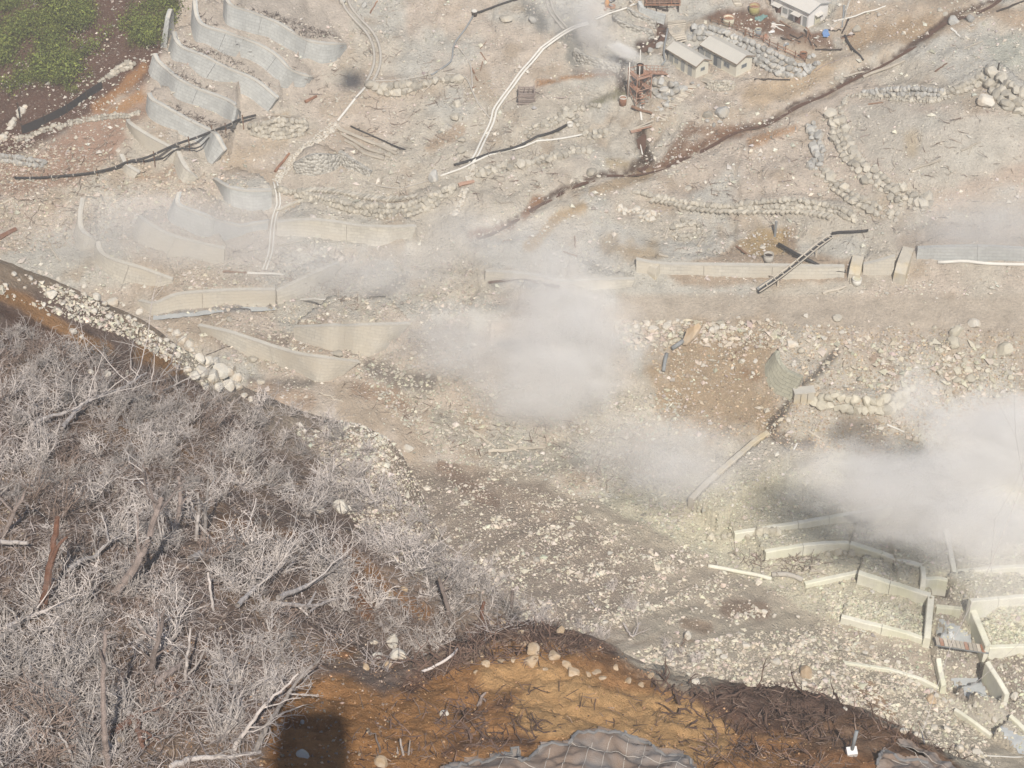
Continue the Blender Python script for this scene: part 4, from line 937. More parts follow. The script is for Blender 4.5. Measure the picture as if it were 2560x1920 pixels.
slab_row('slab_row', 'slanted stones in the bank below the black pipe', 'B', [(1230,1000),(1320,985),(1400,965)], 32)
slab_row('slab_row', 'line of pale slabs leading up from the cobble drain to the timber flumes', 'A', [(1720,1290),(1790,1260),(1850,1240),(1950,1240)], 30)

# ---- boulders one can pick out
def boulder(crop, x, y, w, m='stone', label=None, group=None, h=.8, d=.85, rot=None, sink=.3, var=None):
    p = at(crop, x, y); s = w*CR[crop][2]/ppm(p)/2
    o = put_stone('boulder', p+np.array([0, s*d*.3, s*h*(1-2*sink)]), (s, s*d, s*h), M[m], None, rot, var)
    return tag(o, label, 'boulder', group)
BO = [('C',350,712,118,'stone_grey','big grey domed boulder on the bank above the dark stream'),('C',262,722,80,'stone','pale flat rock touching the left side of the big grey domed boulder'),
('B',625,1110,78,'stone_grey','upright grey boulder at the end of a thin pale pipe above the boulder wall',1.35),('B',770,650,62,'stone','upper of two pale boulders on the slope left of the white pipes'),('B',762,735,84,'stone','lower, dark-footed one of two boulders left of the white pipes'),
('B',795,870,62,'stone','narrow pale boulder above a rounder one near the joint of the pipes'),('B',800,935,78,'stone','rounded pale boulder just above the joint of white and black pipes'),('B',675,812,46,'stone','small pale rock on the rusty slope left of the white pipes'),
('B',195,50,64,'stone_grey','grey boulder by the grey ditch at the top, beside a brown post'),('B',62,20,60,'stone_grey','grey boulder at the top edge left of the grey ditch'),('B',1075,130,110,'stone','wide low pale rock left of the blackened patch at the top',.5),
('B',1230,140,74,'stone_grey','dark rock in the blackened patch at the top'),('Z',1225,290,175,'stone_grey','large cut-faced boulder at the corner above the front hut'),('Z',1085,365,165,'stone_grey','oval boulder left of the cut-faced one above the front hut'),
('Z',850,310,110,'stone','round pinkish boulder at the lower end of the wet gully'),('B',1590,1070,92,'stone','wide flat boulder on the left bank of the dark stream',.6),('C',1980,650,140,'stone_white','white flat slab boulder below the revetment at the right'),
('C',1780,145,84,'stone_grey','pale grey block with a cracked dark one beside it at the upper right'),('C',1885,128,66,'stone_grey','dark cracked block on the orange slope at the upper right'),('C',1185,190,66,'stone','pale block by the poles right of the white building'),
('F',780,610,96,'stone_white','large pale block on top of the sandbag wall'),('F',842,640,66,'stone','second pale block just right of the large one above the sandbag wall'),('F',905,1005,34,'stone_white','small tan stone standing below the split concrete box'),('F',768,1062,38,'stone_white','white rock among brown rubble below the shadow of the curved wall'),
('F',1790,535,116,'stone_yel','upper of two big flat blocks in the boulder field below the road'),('F',1780,605,108,'stone_yel','lower of two big flat blocks in the boulder field below the road'),('F',1910,480,92,'stone_white','white boulder with a black hollow at its left below the road'),
('F',2090,645,140,'stone_yel','long pale block at the right edge of the boulder field'),('F',1070,440,84,'stone','flat pale boulder at the road edge above the sandbag wall',.55),('D',1410,445,54,'stone','squat pale rock on the slope between two buff walls'),
('D',310,300,92,'stone_white','largest white block on the top of the brown slope',.6),('D',598,318,74,'stone_white','tall white rock with a dark foot on the brown slope crest',1.1),('D',700,345,96,'stone_white','broad white slab at the crest of the brown slope'),
('D',445,520,70,'stone_white','white split rock in the rusty furrow of the brown slope',.7),('D',500,550,48,'stone_white','white rock just below the split one in the rusty furrow',.7),
('E',470,1240,90,'stone_white','squared white block lying on the red scar beside dead shrubs',.6),('D',2080,655,90,'stone','flat pale rock at the foot of the buff block wall near the steam',.5),
('I',150,870,64,'stone_white','tall white upright rock among the rubble behind the orange mound',1.5),('I',500,920,62,'stone_white','round pale boulder on the rubble slope left of the check dams'),('I',1640,1260,96,'stone_tan','big pinkish boulder beside the brown mound at the right'),
('I',870,1095,118,'stone_tan','tan boulder half covered by roots at the crest of the mound'),('I',1370,1015,50,'stone_white','left one of two round white stones near the thin pale crest'),('I',1438,1018,44,'stone_white','right one of two round white stones near the thin pale crest'),
('I',1815,1555,66,'stone_white','white faceted block below the dark hollow at lower right',1.1),('I',2150,1235,80,'stone_white','pale rock at the right edge below the leaning bank wall'),
('H',365,910,122,'stone_white','upper of the large white boulders in the hollow left of the orange mound',1.0),('H',415,990,126,'stone_white','right lower one of the large white boulders left of the orange mound'),('H',285,990,84,'stone_white','left lower one of the large white boulders left of the orange mound'),
('H',255,900,74,'stone_white','flat cracked stone left of the upper large white boulder'),('H',345,1035,66,'stone_tan','tan stone under the large white boulders'),('H',210,1052,66,'stone_tan','tan wedge of stone below the large white boulders'),
('H',1175,655,62,'stone_white','round white boulder right of the tall dark stump'),('H',1138,605,46,'stone_white','white stone behind the tall dark stump'),('H',690,1335,80,'stone_white','pale lump in the roots in front of the orange mound',.6),
('H',310,1645,110,'stone_tan','pale pinkish rock at the bottom edge right of the cabin shadow'),('G',725,1515,102,'stone_tan','round pale boulder at the foot of the tall bare trunk'),('G',1645,240,56,'stone_tan','tan block on the orange patch above the fallen trunks'),
('G',1850,1590,120,'stone_grey','flat grey slab inside the cabin shadow',.3),('G',1855,1385,40,'stone_grey','small grey stone in the upper part of the cabin shadow'),('G',1955,90,80,'stone_white','left one of two pale rocks at the slope edge above the dead thicket'),('G',2095,90,130,'stone_white','larger right one of two pale rocks at the slope edge above the dead thicket'),
('H',350,600,56,'stone_tan','left one of the tan rocks on the rust-coloured slip'),('H',440,570,66,'stone_tan','upper right one of the tan rocks on the rust-coloured slip'),('H',290,620,66,'stone_tan','lowest of the tan rocks on the rust-coloured slip'),('H',545,745,44,'stone_tan','tan stone at the lower end of the rust-coloured slip'),('H',658,835,48,'stone_white','white pointed rock beside the dark pit left of the mound',1.6),
('H',1230,955,120,'stone_tan','broadest of the flat stones along the crest of the orange mound',.55),('H',1372,990,108,'stone_tan','long flat stone right of the broadest one on the orange mound crest',.5),('H',1222,1025,118,'stone_tan','grey flat stone just below the broadest one on the orange mound',.5),('H',1410,830,78,'stone_tan','tan boulder at the top right of the brown mound cap')]
for q in BO: boulder(q[0], q[1], q[2], q[3], q[4], q[5], None, q[6] if len(q) > 6 else .8)
# leaning slab by the broken grey pipe
p = at('F', 165, 640); s = 1/ppm(p)*CR['F'][2]
tag(put_stone('boulder', p+np.array([0, 1.5, 60*s*1.6]), (46*s, 40*s, 118*s), M['stone_tan'], None, (.12, .38, .2), 3), 'tall tan slab leaning at the upper end of the broken grey pipe', 'boulder')
ORD = ['first', 'second', 'third', 'fourth', 'fifth', 'sixth', 'seventh', 'eighth', 'ninth', 'tenth', 'eleventh', 'twelfth']
def single_out(items, noun, marks):
    """labels from size and place: [(object, photo x, photo y, size)], marks [(x, y, phrase)]"""
    sz = sorted(i[3] for i in items); n = len(sz); got = {}
    for o, x, y, w in items:
        k = sz.index(w)/max(1, n-1); a = 'large' if k > .72 else 'small' if k < .3 else 'mid-sized'
        m = min(marks, key=lambda q: math.hypot(q[0]-x, (q[1]-y)*1.3)); dx, dy = x-m[0], y-m[1]
        side = ('just ' if math.hypot(dx, dy) < 45 else '')+(('above' if dy < 0 else 'below') if abs(dy) > abs(dx) else ('left of' if dx < 0 else 'right of'))
        got.setdefault((a, side, m[2]), []).append((x, o))
    for (a, side, m), L in got.items():
        L.sort(key=lambda q: q[0])
        for i, (x, o) in enumerate(L): o['label'] = f"{a} {noun} {side} {m}" if len(L) == 1 else f"{a} {noun} {side} {m}, {ORD[i]} from left"
def cluster(noun, group, m, items, marks):
    L = []
    for crop, x, y, w in items:
        o = boulder(crop, x, y, w, m, None, group, R.uniform(.45, .85) if m != 'stone_tan' else R.uniform(.3, .5), .85, None, .3 if m != 'stone_tan' else .42); q = px_of(crop, x, y); o['category'] = 'boulder'; L.append((o, q[0], q[1], w*CR[crop][2]))
    single_out(L, noun, [(*px_of(c, x, y), t) for c, x, y, t in marks])
cluster('flat tan stone', 'stones along the crest of the orange mound', 'stone_tan', [('H',*a) for a in [(1440,1040,92),(950,1030,80),(1030,1010,62),(1480,1080,92),(1620,1080,84),(1310,1055,46),(1190,900,60),(1290,905,42),(1120,1000,54),(1570,1090,62),(880,1075,40),(925,975,40),(1155,832,64),(1045,762,60),(1000,795,36),(1660,1110,60),(1740,1050,60),(1820,1130,54),(1900,1160,56),(1960,1100,60),(2040,1080,60),(980,770,46),(1260,780,40),(860,1010,34)]], [('H',1230,955,'the broadest mound-crest stone'),('H',1372,990,'the long flat crest stone'),('H',1222,1025,'the grey flat crest stone'),('H',1000,900,'the mound crest left end'),('H',1900,1120,'the mound right shoulder'),('H',1620,1080,'the right mound crest'),('H',1045,760,'the tall dark stump foot')])
cluster('white rock', 'white rocks on top of the brown slope', 'stone_white', [('D',*a) for a in [(575,395,54),(665,425,54),(720,465,44),(250,155,50),(360,195,44),(520,240,46),(85,165,46),(150,245,34),(380,345,40),(35,230,50),(640,345,50),(790,430,50),(830,440,40),(520,290,40),(270,350,44),(410,270,30),(190,190,40),(120,200,34),(760,350,44),(860,400,60),(300,410,34),(510,380,30),(885,600,36),(840,580,24),(655,780,72),(560,765,44),(780,770,40),(640,1485,46),(710,1490,56),(762,1492,48),(1770,1475,74),(290,920,26),(1940,1600,80),(2130,1620,90),(1500,1380,54),(1415,1370,30)]], [('D',310,300,'the largest white slope block'),('D',598,318,'the tall white crest rock'),('D',700,345,'the broad white crest slab'),('D',445,520,'the split furrow rock'),('D',120,190,'the slope crest left end'),('D',640,770,'the upper thicket edge'),('D',700,1480,'the thicket limbs'),('D',1770,1475,'the bare flank'),('D',1450,1370,'the thin shrubs'),('D',850,500,'the jagged outcrop')])
cluster('pale boulder', 'boulders below the dirt road', 'stone_yel', [('F',*a) for a in [(1800,755,66),(1890,820,84),(1870,755,72),(1800,820,66),(1720,720,50),(1690,770,54),(1930,740,50),(1990,760,46),(1850,700,54),(1780,690,48),(1950,810,50),(2040,720,44),(2130,800,50),(2140,740,44),(1640,590,46),(1520,640,44),(1600,670,40),(1450,610,46),(1660,490,40),(1700,640,50),(1990,640,46),(1930,610,46),(1740,830,40),(2020,690,40),(1890,650,40),(1580,540,34),(1520,470,34),(1560,700,34)]], [('F',1790,535,'the upper flat field block'),('F',1790,620,'the lower flat field block'),('F',1910,480,'the white hollowed boulder'),('F',2090,645,'the long right-hand block'),('F',1850,790,'the field steam edge'),('F',1530,560,'the bare gap')])
cluster('pale roadside stone', 'stones along the road edge', 'stone_white', [('V',660,460,360),('V',1050,310,250),('V',800,250,125),('V',540,300,190),('V',280,370,170),('V',1190,230,110),('V',2060,460,260),('V',900,490,120),('V',1150,480,120),('V',430,420,150),('V',1490,300,140),('V',1340,270,150)]+[('F',*a) for a in [(20,485,76),(85,450,44),(310,510,80),(640,450,40),(860,530,40),(920,560,44),(950,480,34),(1010,520,36),(880,480,34),(990,560,40),(1060,560,40),(1140,580,36),(1090,520,50),(1180,520,40),(870,420,50),(460,430,40),(240,540,36),(410,490,36),(360,490,50),(480,700,44),(290,690,30),(560,700,46),(420,740,40),(800,720,50)]], [('V',1500,500,'the leaning tan slab'),('V',660,460,'the steam edge by the road'),('F',780,600,'the block on the sandbag wall'),('F',1070,440,'the flat road-edge boulder'),('F',950,560,'the sandbag wall rubble'),('F',440,500,'the brown hollow top'),('F',480,720,'the brown hollow bottom')])
cluster('pale block', 'blocks in the rubble at lower right', 'stone_white', [('I',*a) for a in [(1235,960,54),(1120,940,40),(1160,970,44),(1280,930,50),(1000,1000,44),(690,1020,70),(330,960,60),(370,990,60),(260,970,44),(60,1030,50),(200,1140,64),(450,780,40),(620,710,50),(675,735,44),(820,735,36),(500,715,36),(1720,1250,54),(1920,1280,66),(1760,1250,44),(1470,1440,58),(1550,1460,50),(1660,1420,60),(1740,1430,70),(1640,1190,54),(1670,1220,44),(1600,1390,40),(2030,1370,50),(2090,1280,50),(1880,1290,50),(1230,1270,44),(1110,1300,40),(1150,1270,34),(1560,1150,44),(1400,1120,36),(860,1150,46),(1040,1100,44),(960,1080,40),(1870,960,60),(1880,1080,50),(1200,900,36),(1930,1580,80),(1980,1630,60)]], [('I',150,870,'the upright white rock'),('I',500,920,'the round rubble boulder'),('I',1640,1260,'the big pinkish boulder'),('I',870,1095,'the root-covered tan boulder'),('I',1400,1010,'the two round white stones'),('I',1815,1555,'the white faceted block'),('I',600,730,'the bare brown patch'),('I',1180,950,'the thin pale crest'),('I',1150,1270,'the tan scar'),('I',1700,1430,'the dark hollow'),('I',2100,1290,'the leaning bank wall')])
cluster('pale boulder', 'boulders among the lower terraces', 'stone', [('D',1580,195,40),('D',1440,215,34),('D',1550,690,74),('D',1600,825,66),('D',1680,700,44),('D',1530,735,40),('D',1700,750,36),('E',430,790,56),('E',470,740,60),('E',130,1090,30),('E',390,990,34),('E',600,890,44),('E',640,650,40),('E',700,700,50),('E',740,760,44),('E',640,720,44),('E',820,730,56),('E',780,690,40)], [('D',1520,150,'the long white plank'),('D',1550,690,'the long buff wall'),('E',450,760,'the black stream rubble'),('E',650,700,'the central cloud'),('E',200,1050,'the gravel spur edge')])
cluster('pale boulder', 'boulders by the dark stream', 'stone', [('C',1030,520,46),('C',1060,490,40),('C',1090,510,40),('C',1150,470,40),('C',1200,430,44),('C',850,580,26),('C',1470,215,34),('C',1700,70,50),('C',1730,95,44),('C',660,730,40),('C',620,750,36),('B',1640,1090,44),('B',1530,1115,40),('B',1350,1105,34),('B',1260,1140,40),('B',1150,1300,40),('B',2100,1030,40),('C',40,1080,50),('C',85,1060,40),('C',120,1090,36)], [('C',1100,490,'the small stream bend'),('C',850,580,'the dark stream middle'),('C',1720,90,'the cracked upper block'),('C',640,740,'the big grey domed boulder'),('B',1590,1070,'the flat stream-bank boulder'),('C',80,1070,'the dark pool stream'),('B',1200,1200,'the rusty stream elbow')])
cluster('grey boulder', 'boulders below the huts', 'stone_grey', [('Y',120,1180,100),('Y',60,1230,90),('Y',210,1010,110),('Y',100,1100,90),('Y',640,1400,70),('Y',560,1350,70),('Y',700,1360,80),('Y',400,930,70),('Y',470,960,60),('Z',1320,1330,110),('Z',1400,1290,90),('Z',1480,1250,80),('Z',1230,1400,70),('Y',50,510,90),('Y',440,540,100),('Y',510,560,90),('X',1750,430,70),('X',1640,720,60)], [('Y',150,1080,'the rusty log stairs'),('Y',640,1380,'the domed stream boulder'),('Y',440,950,'the front hut'),('Z',1380,1300,'the scaffold-side boulder wall'),('X',1700,500,'the wet gully'),('Y',470,550,'the middle hut roof end')])
# the jagged outcrop on the crest of the brown slope
oc = thing('rock_outcrop', at('D', 1300, 800), 'jagged cream-white rock outcrop at the crest of the brown slope', 'rock outcrop'); rr = np.random.default_rng(8)
for x, y, w, h in [(1040,500,46,.7),(1085,520,60,.8),(1120,560,60,.8),(1160,590,64,.9),(1180,620,50,.9),(1020,560,40,.7),(1060,600,50,.7),(1090,650,46,.7),(980,560,40,.6),(960,610,40,.6),(1010,640,40,.6),(1220,680,80,1.),(1270,700,90,1.),(1320,730,100,1.1),(1350,780,110,1.1),(1300,800,110,.9),(1240,760,90,.8),(1190,790,80,.8),(1150,740,60,.7),(1400,770,80,1.4),(1420,740,60,1.5),(1450,800,80,1.0),(1400,850,90,.9),(1340,860,80,.8),(1460,850,60,.9),(1500,900,56,.7),(1540,930,50,.6),(1260,850,60,.7)]:
    p = at('D', x, y+10); s = w*CR['D'][2]/ppm(p)/2*1.15
    put_stone('rock', p+np.array([0, s*.2, s*h*.3]), (s*1.05, s*.9, s*h), M['stone_white'], oc, (rr.uniform(-.5, .5), rr.uniform(-.5, .5), rr.uniform(0, 6)))

# ---- uncountable gravel and rubble: real stones, joined
OCT_V = np.array([(1,0,0),(-1,0,0),(0,1,0),(0,-1,0),(0,0,1),(0,0,-1)], float); OCT_F = np.array([(0,2,4),(2,1,4),(1,3,4),(3,0,4),(2,0,5),(1,2,5),(3,1,5),(0,3,5)])
def scatter_px(poly, n, field, r, dens=None):
    xs = [q[0] for q in poly]; ys = [q[1] for q in poly]; px = r.uniform(min(xs), max(xs), n*3); py = r.uniform(min(ys), max(ys), n*3)
    k = in_poly(px, py, poly); px, py = px[k][:n], py[k][:n]; p = atpx(px, py)
    w = zat(p[:, 0], p[:, 1], NEARW); dd = np.linalg.norm(p-np.array([0, 0, CZ]), axis=1)
    g_ = zat(p[:, 0], p[:, 1], GRAVW); keep = {'n': w > .5, 'v': (w < .5) & (g_ < .5), 'g': (g_ > .5) & (w < .5), 'm': (w > .5) & (dd < 125)}[field]
    if dens is not None: keep &= r.random(len(p)) < dens(px, py, p)
    return p[keep]
def gravel(name, jobs, seed, fine=True, kind='stuff', V=OCT_V, F=OCT_F, m='rubble'):
    r = np.random.default_rng(seed); P, S, C = [], [], []
    for poly, n, field, s0, s1, col, var, *dn in jobs:
        p = scatter_px(poly, n, field, r, dn[0] if dn else None); s = s0*(s1/s0)**(r.random(len(p))**2.0)
        k = np.array(col)*(1+r.normal(size=(len(p), 1))*var)*(1+r.normal(size=(len(p), 3))*.03)
        P.append(p); S.append(s); C.append(np.clip(k, .03, .85))
    P = np.concatenate(P); S = np.concatenate(S); C = np.concatenate(C); n = len(P); nv = len(V)
    a = r.uniform(0, 6.28, n); b = r.uniform(-.6, .6, n); ca, sa, cb, sb = np.cos(a), np.sin(a), np.cos(b), np.sin(b)
    v = V[None]*(1+r.normal(size=(n, nv, 1))*.22); sc3 = np.stack([r.uniform(.7, 1.3, n), r.uniform(.6, 1.1, n), r.uniform(.45, .85, n)], -1); v = v*sc3[:, None]*S[:, None, None]*.5
    x, y, z = v[..., 0], v[..., 1], v[..., 2]; x, z = x*cb[:, None]+z*sb[:, None], -x*sb[:, None]+z*cb[:, None]; x, y = x*ca[:, None]-y*sa[:, None], x*sa[:, None]+y*ca[:, None]
    v = np.stack([x, y, z], -1)+P[:, None]+np.stack([0*S, 0*S, S*.12], -1)[:, None]
    f = (F[None]+(np.arange(n)*nv)[:, None, None]).reshape(-1, 3)
    me = np_mesh(name, v.reshape(-1, 3), f, M[m], np.repeat(C, nv, 0)); o = link(bpy.data.objects.new(name, me)); o['kind'] = kind; return o
ALL = [(-60,-60),(2620,-60),(2620,1980),(-60,1980)]
notroad = lambda px, py, p: np.where((py > 738) & (py < 815) & (px > 1500), .12, np.where((px > 2150) & (py < 420) & (py > 250), .35, 1.0))
patchy = lambda px, py, p: notroad(px, py, p)*np.clip((fbm(p[:, 0]/5, p[:, 1]/5, 3, 91)-.32)*3.2, .05, 1)
gravel('gravel', [(ALL, 72000, 'v', .2, .62, (.56,.515,.44), .18, patchy), (ALL, 9000, 'v', .4, 1.25, (.565,.52,.445), .18, patchy)], 3)
HOL = [(1620,800),(2560,830),(2560,1150),(2000,1130),(1900,1090),(1700,1090),(1640,1000)]
gravel('rubble', [(HOL, 9000, 'v', .15, .55, (.46,.36,.25), .25), (HOL, 450, 'v', .5, 1.2, (.53,.46,.36), .14),
    ([(1530,800),(1960,805),(1990,880),(1700,860),(1540,880)], 650, 'v', .4, 1.5, (.54,.48,.39), .15), ([(2000,840),(2560,860),(2560,1000),(2100,980)], 420, 'v', .4, 1.7, (.55,.50,.40), .12),
    ([(1560,1250),(2000,1180),(2600,1100),(2600,1900),(2300,1800),(1900,1560)], 9000, 'v', .2, .8, (.57,.54,.42), .14), ([(2050,1470),(2330,1540),(2320,1600),(2080,1550)], 1500, 'v', .3, .9, (.58,.55,.43), .13),
    ([(2430,1510),(2600,1490),(2600,1610),(2480,1610)], 1500, 'v', .3, .9, (.58,.56,.43), .13), ([(380,600),(1200,660),(1150,900),(800,960),(560,900)], 3500, 'v', .25, .9, (.47,.42,.35), .2),
    ([(850,900),(1700,1000),(1700,1350),(1200,1250)], 4500, 'v', .25, .9, (.48,.45,.37), .18), ([(0,640),(620,560),(620,450),(0,330)], 3500, 'v', .25, .9, (.49,.42,.34), .2)], 4)
gslope = lambda px, py, p: np.clip((fbm(p[:, 0]/5.5, p[:, 1]/3.5, 3, 191)-.36)*5, .08, 1)*np.clip((zat(p[:, 0], p[:, 1], RILL)-.42)*6, .06, 1)*np.clip(.25+(px-500-(py-1200)*.4)/700, .1, 1)
gravel('gravel', [([(500,850),(1350,1150),(2500,1650),(2500,1950),(1000,1950),(700,1500),(400,1100)], 36000, 'g', .15, .55, (.58,.52,.425), .16, gslope), ([(800,1000),(1350,1180),(2450,1680),(2400,1900),(1300,1560),(1000,1500)], 6000, 'g', .3, 1.25, (.61,.555,.46), .15, gslope),
    ([(1480,1640),(2050,1560),(2500,1760),(2450,1950),(2100,1780),(1700,1700)], 5000, 'g', .2, 1.0, (.58,.52,.42), .15), ([(-60,620),(100,650),(350,770),(640,960),(500,960),(330,850),(-60,720)], 4500, 'n', .12, .6, (.55,.50,.41), .18, lambda px, py, p: np.clip((fbm(p[:, 0]/3, p[:, 1]/3, 3, 5)-.38)*4, 0, 1)),
    ([(600,940),(1100,1140),(1300,1300),(900,1250)], 6000, 'n', .15, .7, (.60,.56,.47), .14, lambda px, py, p: np.clip((fbm(p[:, 0]/4, p[:, 1]/4, 3, 15)-.4)*5, 0, 1)),
    ([(880,1090),(1130,1150),(1400,1240),(1700,1420),(1560,1580),(1300,1570),(1120,1500),(1000,1400),(930,1250)], 7000, 'g', .1, .5, (.56,.50,.41), .16),
    ([(800,1050),(1000,1115),(1130,1350),(1250,1500),(1000,1420),(900,1330),(800,1180)], 6000, 'n', .08, .42, (.56,.50,.41), .18),
    ([(400,1600),(1400,1560),(2300,1950),(400,1950)], 2500, 'm', .05, .2, (.40,.25,.14), .3), ([(-60,800),(900,1200),(1000,1900),(-60,1950)], 5000, 'n', .05, .28, (.33,.26,.20), .3)], 5)

# ------------------------------------------------------------------ huts
UP = np.array([0, 0, 1.0])
def hut(key, name, label, wm, rm, h, rise, ov, feats, extra=None):
    o, u, v, L, Wd = PADS[key]; root = thing(name, o, label, 'building')
    P = lambda s, t, z: o+u*s+v*t+UP*z
    mb = MB(); V = [P(0,0,-.3), P(L,0,-.3), P(L,Wd,-.3), P(0,Wd,-.3), P(0,0,h), P(L,0,h), P(L,Wd,h), P(0,Wd,h), P(0,Wd/2,h+rise), P(L,Wd/2,h+rise)]
    mb.add(V, [(0,1,5,4), (2,3,7,6), (3,0,4,8,7), (1,2,6,9,5)]); mb.build('wall', wm, root)
    sl_ = rise/(Wd/2); th = .11
    rf = MB()
    for sgn in (0, 1):
        e0, e1 = (-ov, Wd/2) if sgn == 0 else (Wd+ov, Wd/2); z0 = h-ov*sl_+.04; z1 = h+rise+.04
        q = [P(-ov,e0,z0), P(L+ov,e0,z0), P(L+ov,e1,z1), P(-ov,e1,z1)]
        rf.add(q+[x+UP*th for x in q], [(0,1,2,3), (4,7,6,5), (0,4,5,1), (3,2,6,7), (0,3,7,4), (1,5,6,2)])
    ro = rf.build('roof', rm, root)
    fa = MB()
    for s_ in (-ov-.03, L+ov+.03):
        for a_, b_ in (((-ov), Wd/2), (Wd+ov, Wd/2)):
            fa.beam(P(s_, a_, h-ov*sl_+.05), P(s_, b_, h+rise+.05), .05, .2)
    fa.beam(P(-ov, -ov-.03, h-ov*sl_+.06), P(L+ov, -ov-.03, h-ov*sl_+.06), .05, .16); fa.build('fascia', M['fascia'] if key != 'white' else M['shutter'], root)
    pl = MB(); pl.box(P(L/2, Wd/2, -.12), (L+.3, Wd+.3, .3), u, v, UP); pl.build('plinth', M['smooth_conc'], root)
    for kind, side, s0, s1, z0, z1, m in feats:                     # side 'l': the long front, 'g': the gable towards the viewer
        if side == 'l': c = P((s0+s1)/2, -.02, (z0+z1)/2); ax, nrm = u, -v
        else: c = P(-.02, (s0+s1)/2, (z0+z1)/2); ax, nrm = v, -u
        w_, h_ = s1-s0, z1-z0; az = UP
        f = MB(); fw = .07
        for dx, dz, bw, bh in ((0, h_/2, w_+fw, fw), (0, -h_/2, w_+fw, fw), (-w_/2, 0, fw, h_-fw), (w_/2, 0, fw, h_-fw)): f.box(c+ax*dx+UP*dz+nrm*.02, (bw, .1, bh), ax, nrm, UP)
        if kind == 'window': f.box(c+nrm*.015, (.05, .07, h_-fw), ax, nrm, UP)
        fo = f.build(kind, M['shutter'], root); g = MB(); g.box(c, (w_-.06, .05, h_-.06), ax, nrm, UP); g.build('pane' if kind == 'window' else 'door_leaf', m, fo)
    if extra: extra(root, P, u, v)
    return root
GLS, SH = M['glass_dark'], M['shutter']
hut('front', 'small_hut', 'front cream hut with a small gable window beside the rusty log stairs', M['hut_wall'], M['roof'], 2.75, .7, .38,
    [('window','g',1.15,2.0,1.15,1.75,GLS), ('door','l',1.0,1.9,.05,1.95,SH), ('door','l',2.9,3.7,.05,1.95,SH), ('door','l',5.9,6.8,.05,1.95,SH), ('window','l',4.6,5.4,.9,1.7,SH)])
hut('mid', 'small_hut', 'cream hut in the middle, longer, in front of the boulder revetment', M['hut_wall'], M['roof'], 2.8, .75, .40,
    [('window','g',1.3,2.5,1.2,1.85,GLS), ('window','l',1.6,2.9,1.0,1.8,GLS), ('door','l',3.6,4.5,.05,2.0,SH), ('door','l',4.5,5.4,.05,2.0,GLS), ('window','l',6.2,7.4,.9,1.8,SH), ('window','l',7.8,9.0,.9,1.8,SH)])
def awnings(root, P, u, v):
    for s0, s1 in ((1.4, 3.3), (6.0, 7.9)):
        m = MB(); m.box(P((s0+s1)/2, -.55, 2.05), (s1-s0, 1.1, .08), u, v*.97+UP*.12, UP); m.build('awning', M['roof_white'], root)
    m = MB(); m.box(P(-.4, 2.6, 1.95), (.8, 1.9, .08), u*.97+UP*.12, v, UP); m.build('awning', M['roof_white'], root)
hut('white', 'site_building', 'large white building with three small awnings at the top of the yard', M['hut_white'], M['roof_white'], 3.1, .8, .35,
    [('door','l',1.6,2.9,.05,1.95,M['door_brown']), ('door','l',.3,1.1,.05,1.95,SH), ('door','l',3.5,4.4,.05,1.95,SH), ('door','l',6.2,7.7,.05,1.95,M['door_brown']), ('window','l',4.8,5.8,.9,1.8,SH), ('door','g',1.7,3.3,.05,1.8,M['steel_pale'])], awnings)

# ------------------------------------------------------------------ pipes, logs, poles
def gline(crop, pts, h=.15, n=5, step=1.2):
    p = at(crop, pts); p = resample(smooth_line(p, n), step); p[:, 2] = np.maximum(zat(p[:, 0], p[:, 1]), p[:, 2]-.2)+h
    k = np.array([.25, .5, .25]); z = p[:, 2].copy()
    for _ in range(3): z[1:-1] = np.maximum(np.convolve(z, k, 'valid'), z[1:-1]-.02)
    p[:, 2] = z; return p
def pipe(name, label, crop, pts, r, m='pipe_white', cat='pipe', h=None, n=7, group=None):
    p = gline(crop, pts, r*.8 if h is None else h); mb = MB(); mb.tube(p, r, n); return solo(name, mb, M[m], label, cat, group, True)
def log(label, crop, x1, y1, x2, y2, r, m='timber', name='log', cat='log', h1=None, h2=None, taper=.7, group=None, bend=.03):
    a = at(crop, x1, y1, h=r*.7 if h1 is None else h1); b = at(crop, x2, y2, h=r*.7 if h2 is None else h2)
    t = np.linspace(0, 1, 6)[:, None]; p = a+(b-a)*t; L = np.linalg.norm(b-a); p[1:-1] += rng.normal(size=(4, 3))*L*bend*.5
    mb = MB(); mb.tube(p, r, 7, taper=taper); return solo(name, mb, M[m], label, cat, group)
def twin(name, label, crop, pts, r, gap, m='pipe_white', extra=None):
    p = gline(crop, pts, r*.8); n = horiz_normal(p); n3 = np.hstack([n, np.zeros((len(n), 1))]); root = thing(name, p[len(p)//2], label, 'pipe')
    for s in (-1, 1): MB().tube(p+n3*gap*s*.5, r, 7).build('pipe', M[m], root, True)
    return root
twin('white_pipe', 'long pair of white pipes curving down the valley from the top to the joint', 'B', [(1575,148),(1500,168),(1440,195),(1330,275),(1210,400),(1110,530),(1040,620),(1000,680),(985,750),(940,850),(890,950),(850,1005)], .2, .6)
pipe('white_pipe', 'white pipe at the top running right to the cobbled terraces', 'B', [(1620,122),(1700,90),(1790,62),(1870,28)], .16)
pipe('white_pipe', 'second shorter pale pipe just above the upper white pipe', 'B', [(1610,110),(1680,85),(1740,62)], .16, 'pipe_dusty')
twin('drain_flume', 'whitish double flume entering the white pipes from the top edge', 'B', [(1320,-20),(1345,60),(1390,130),(1435,180)], .22, .8, 'pipe_dusty')
pipe('white_pipe', 'thin pale pipe curving down right to join the white pair', 'B', [(700,455),(780,462),(830,490),(862,560),(900,640),(970,730)], .15, 'pipe_dusty')
pipe('dark_pipe', 'bent grey pipe descending from the white bucket at the top', 'B', [(868,100),(820,180),(752,270),(735,370),(690,415),(610,465)], .16, 'pipe_grey')
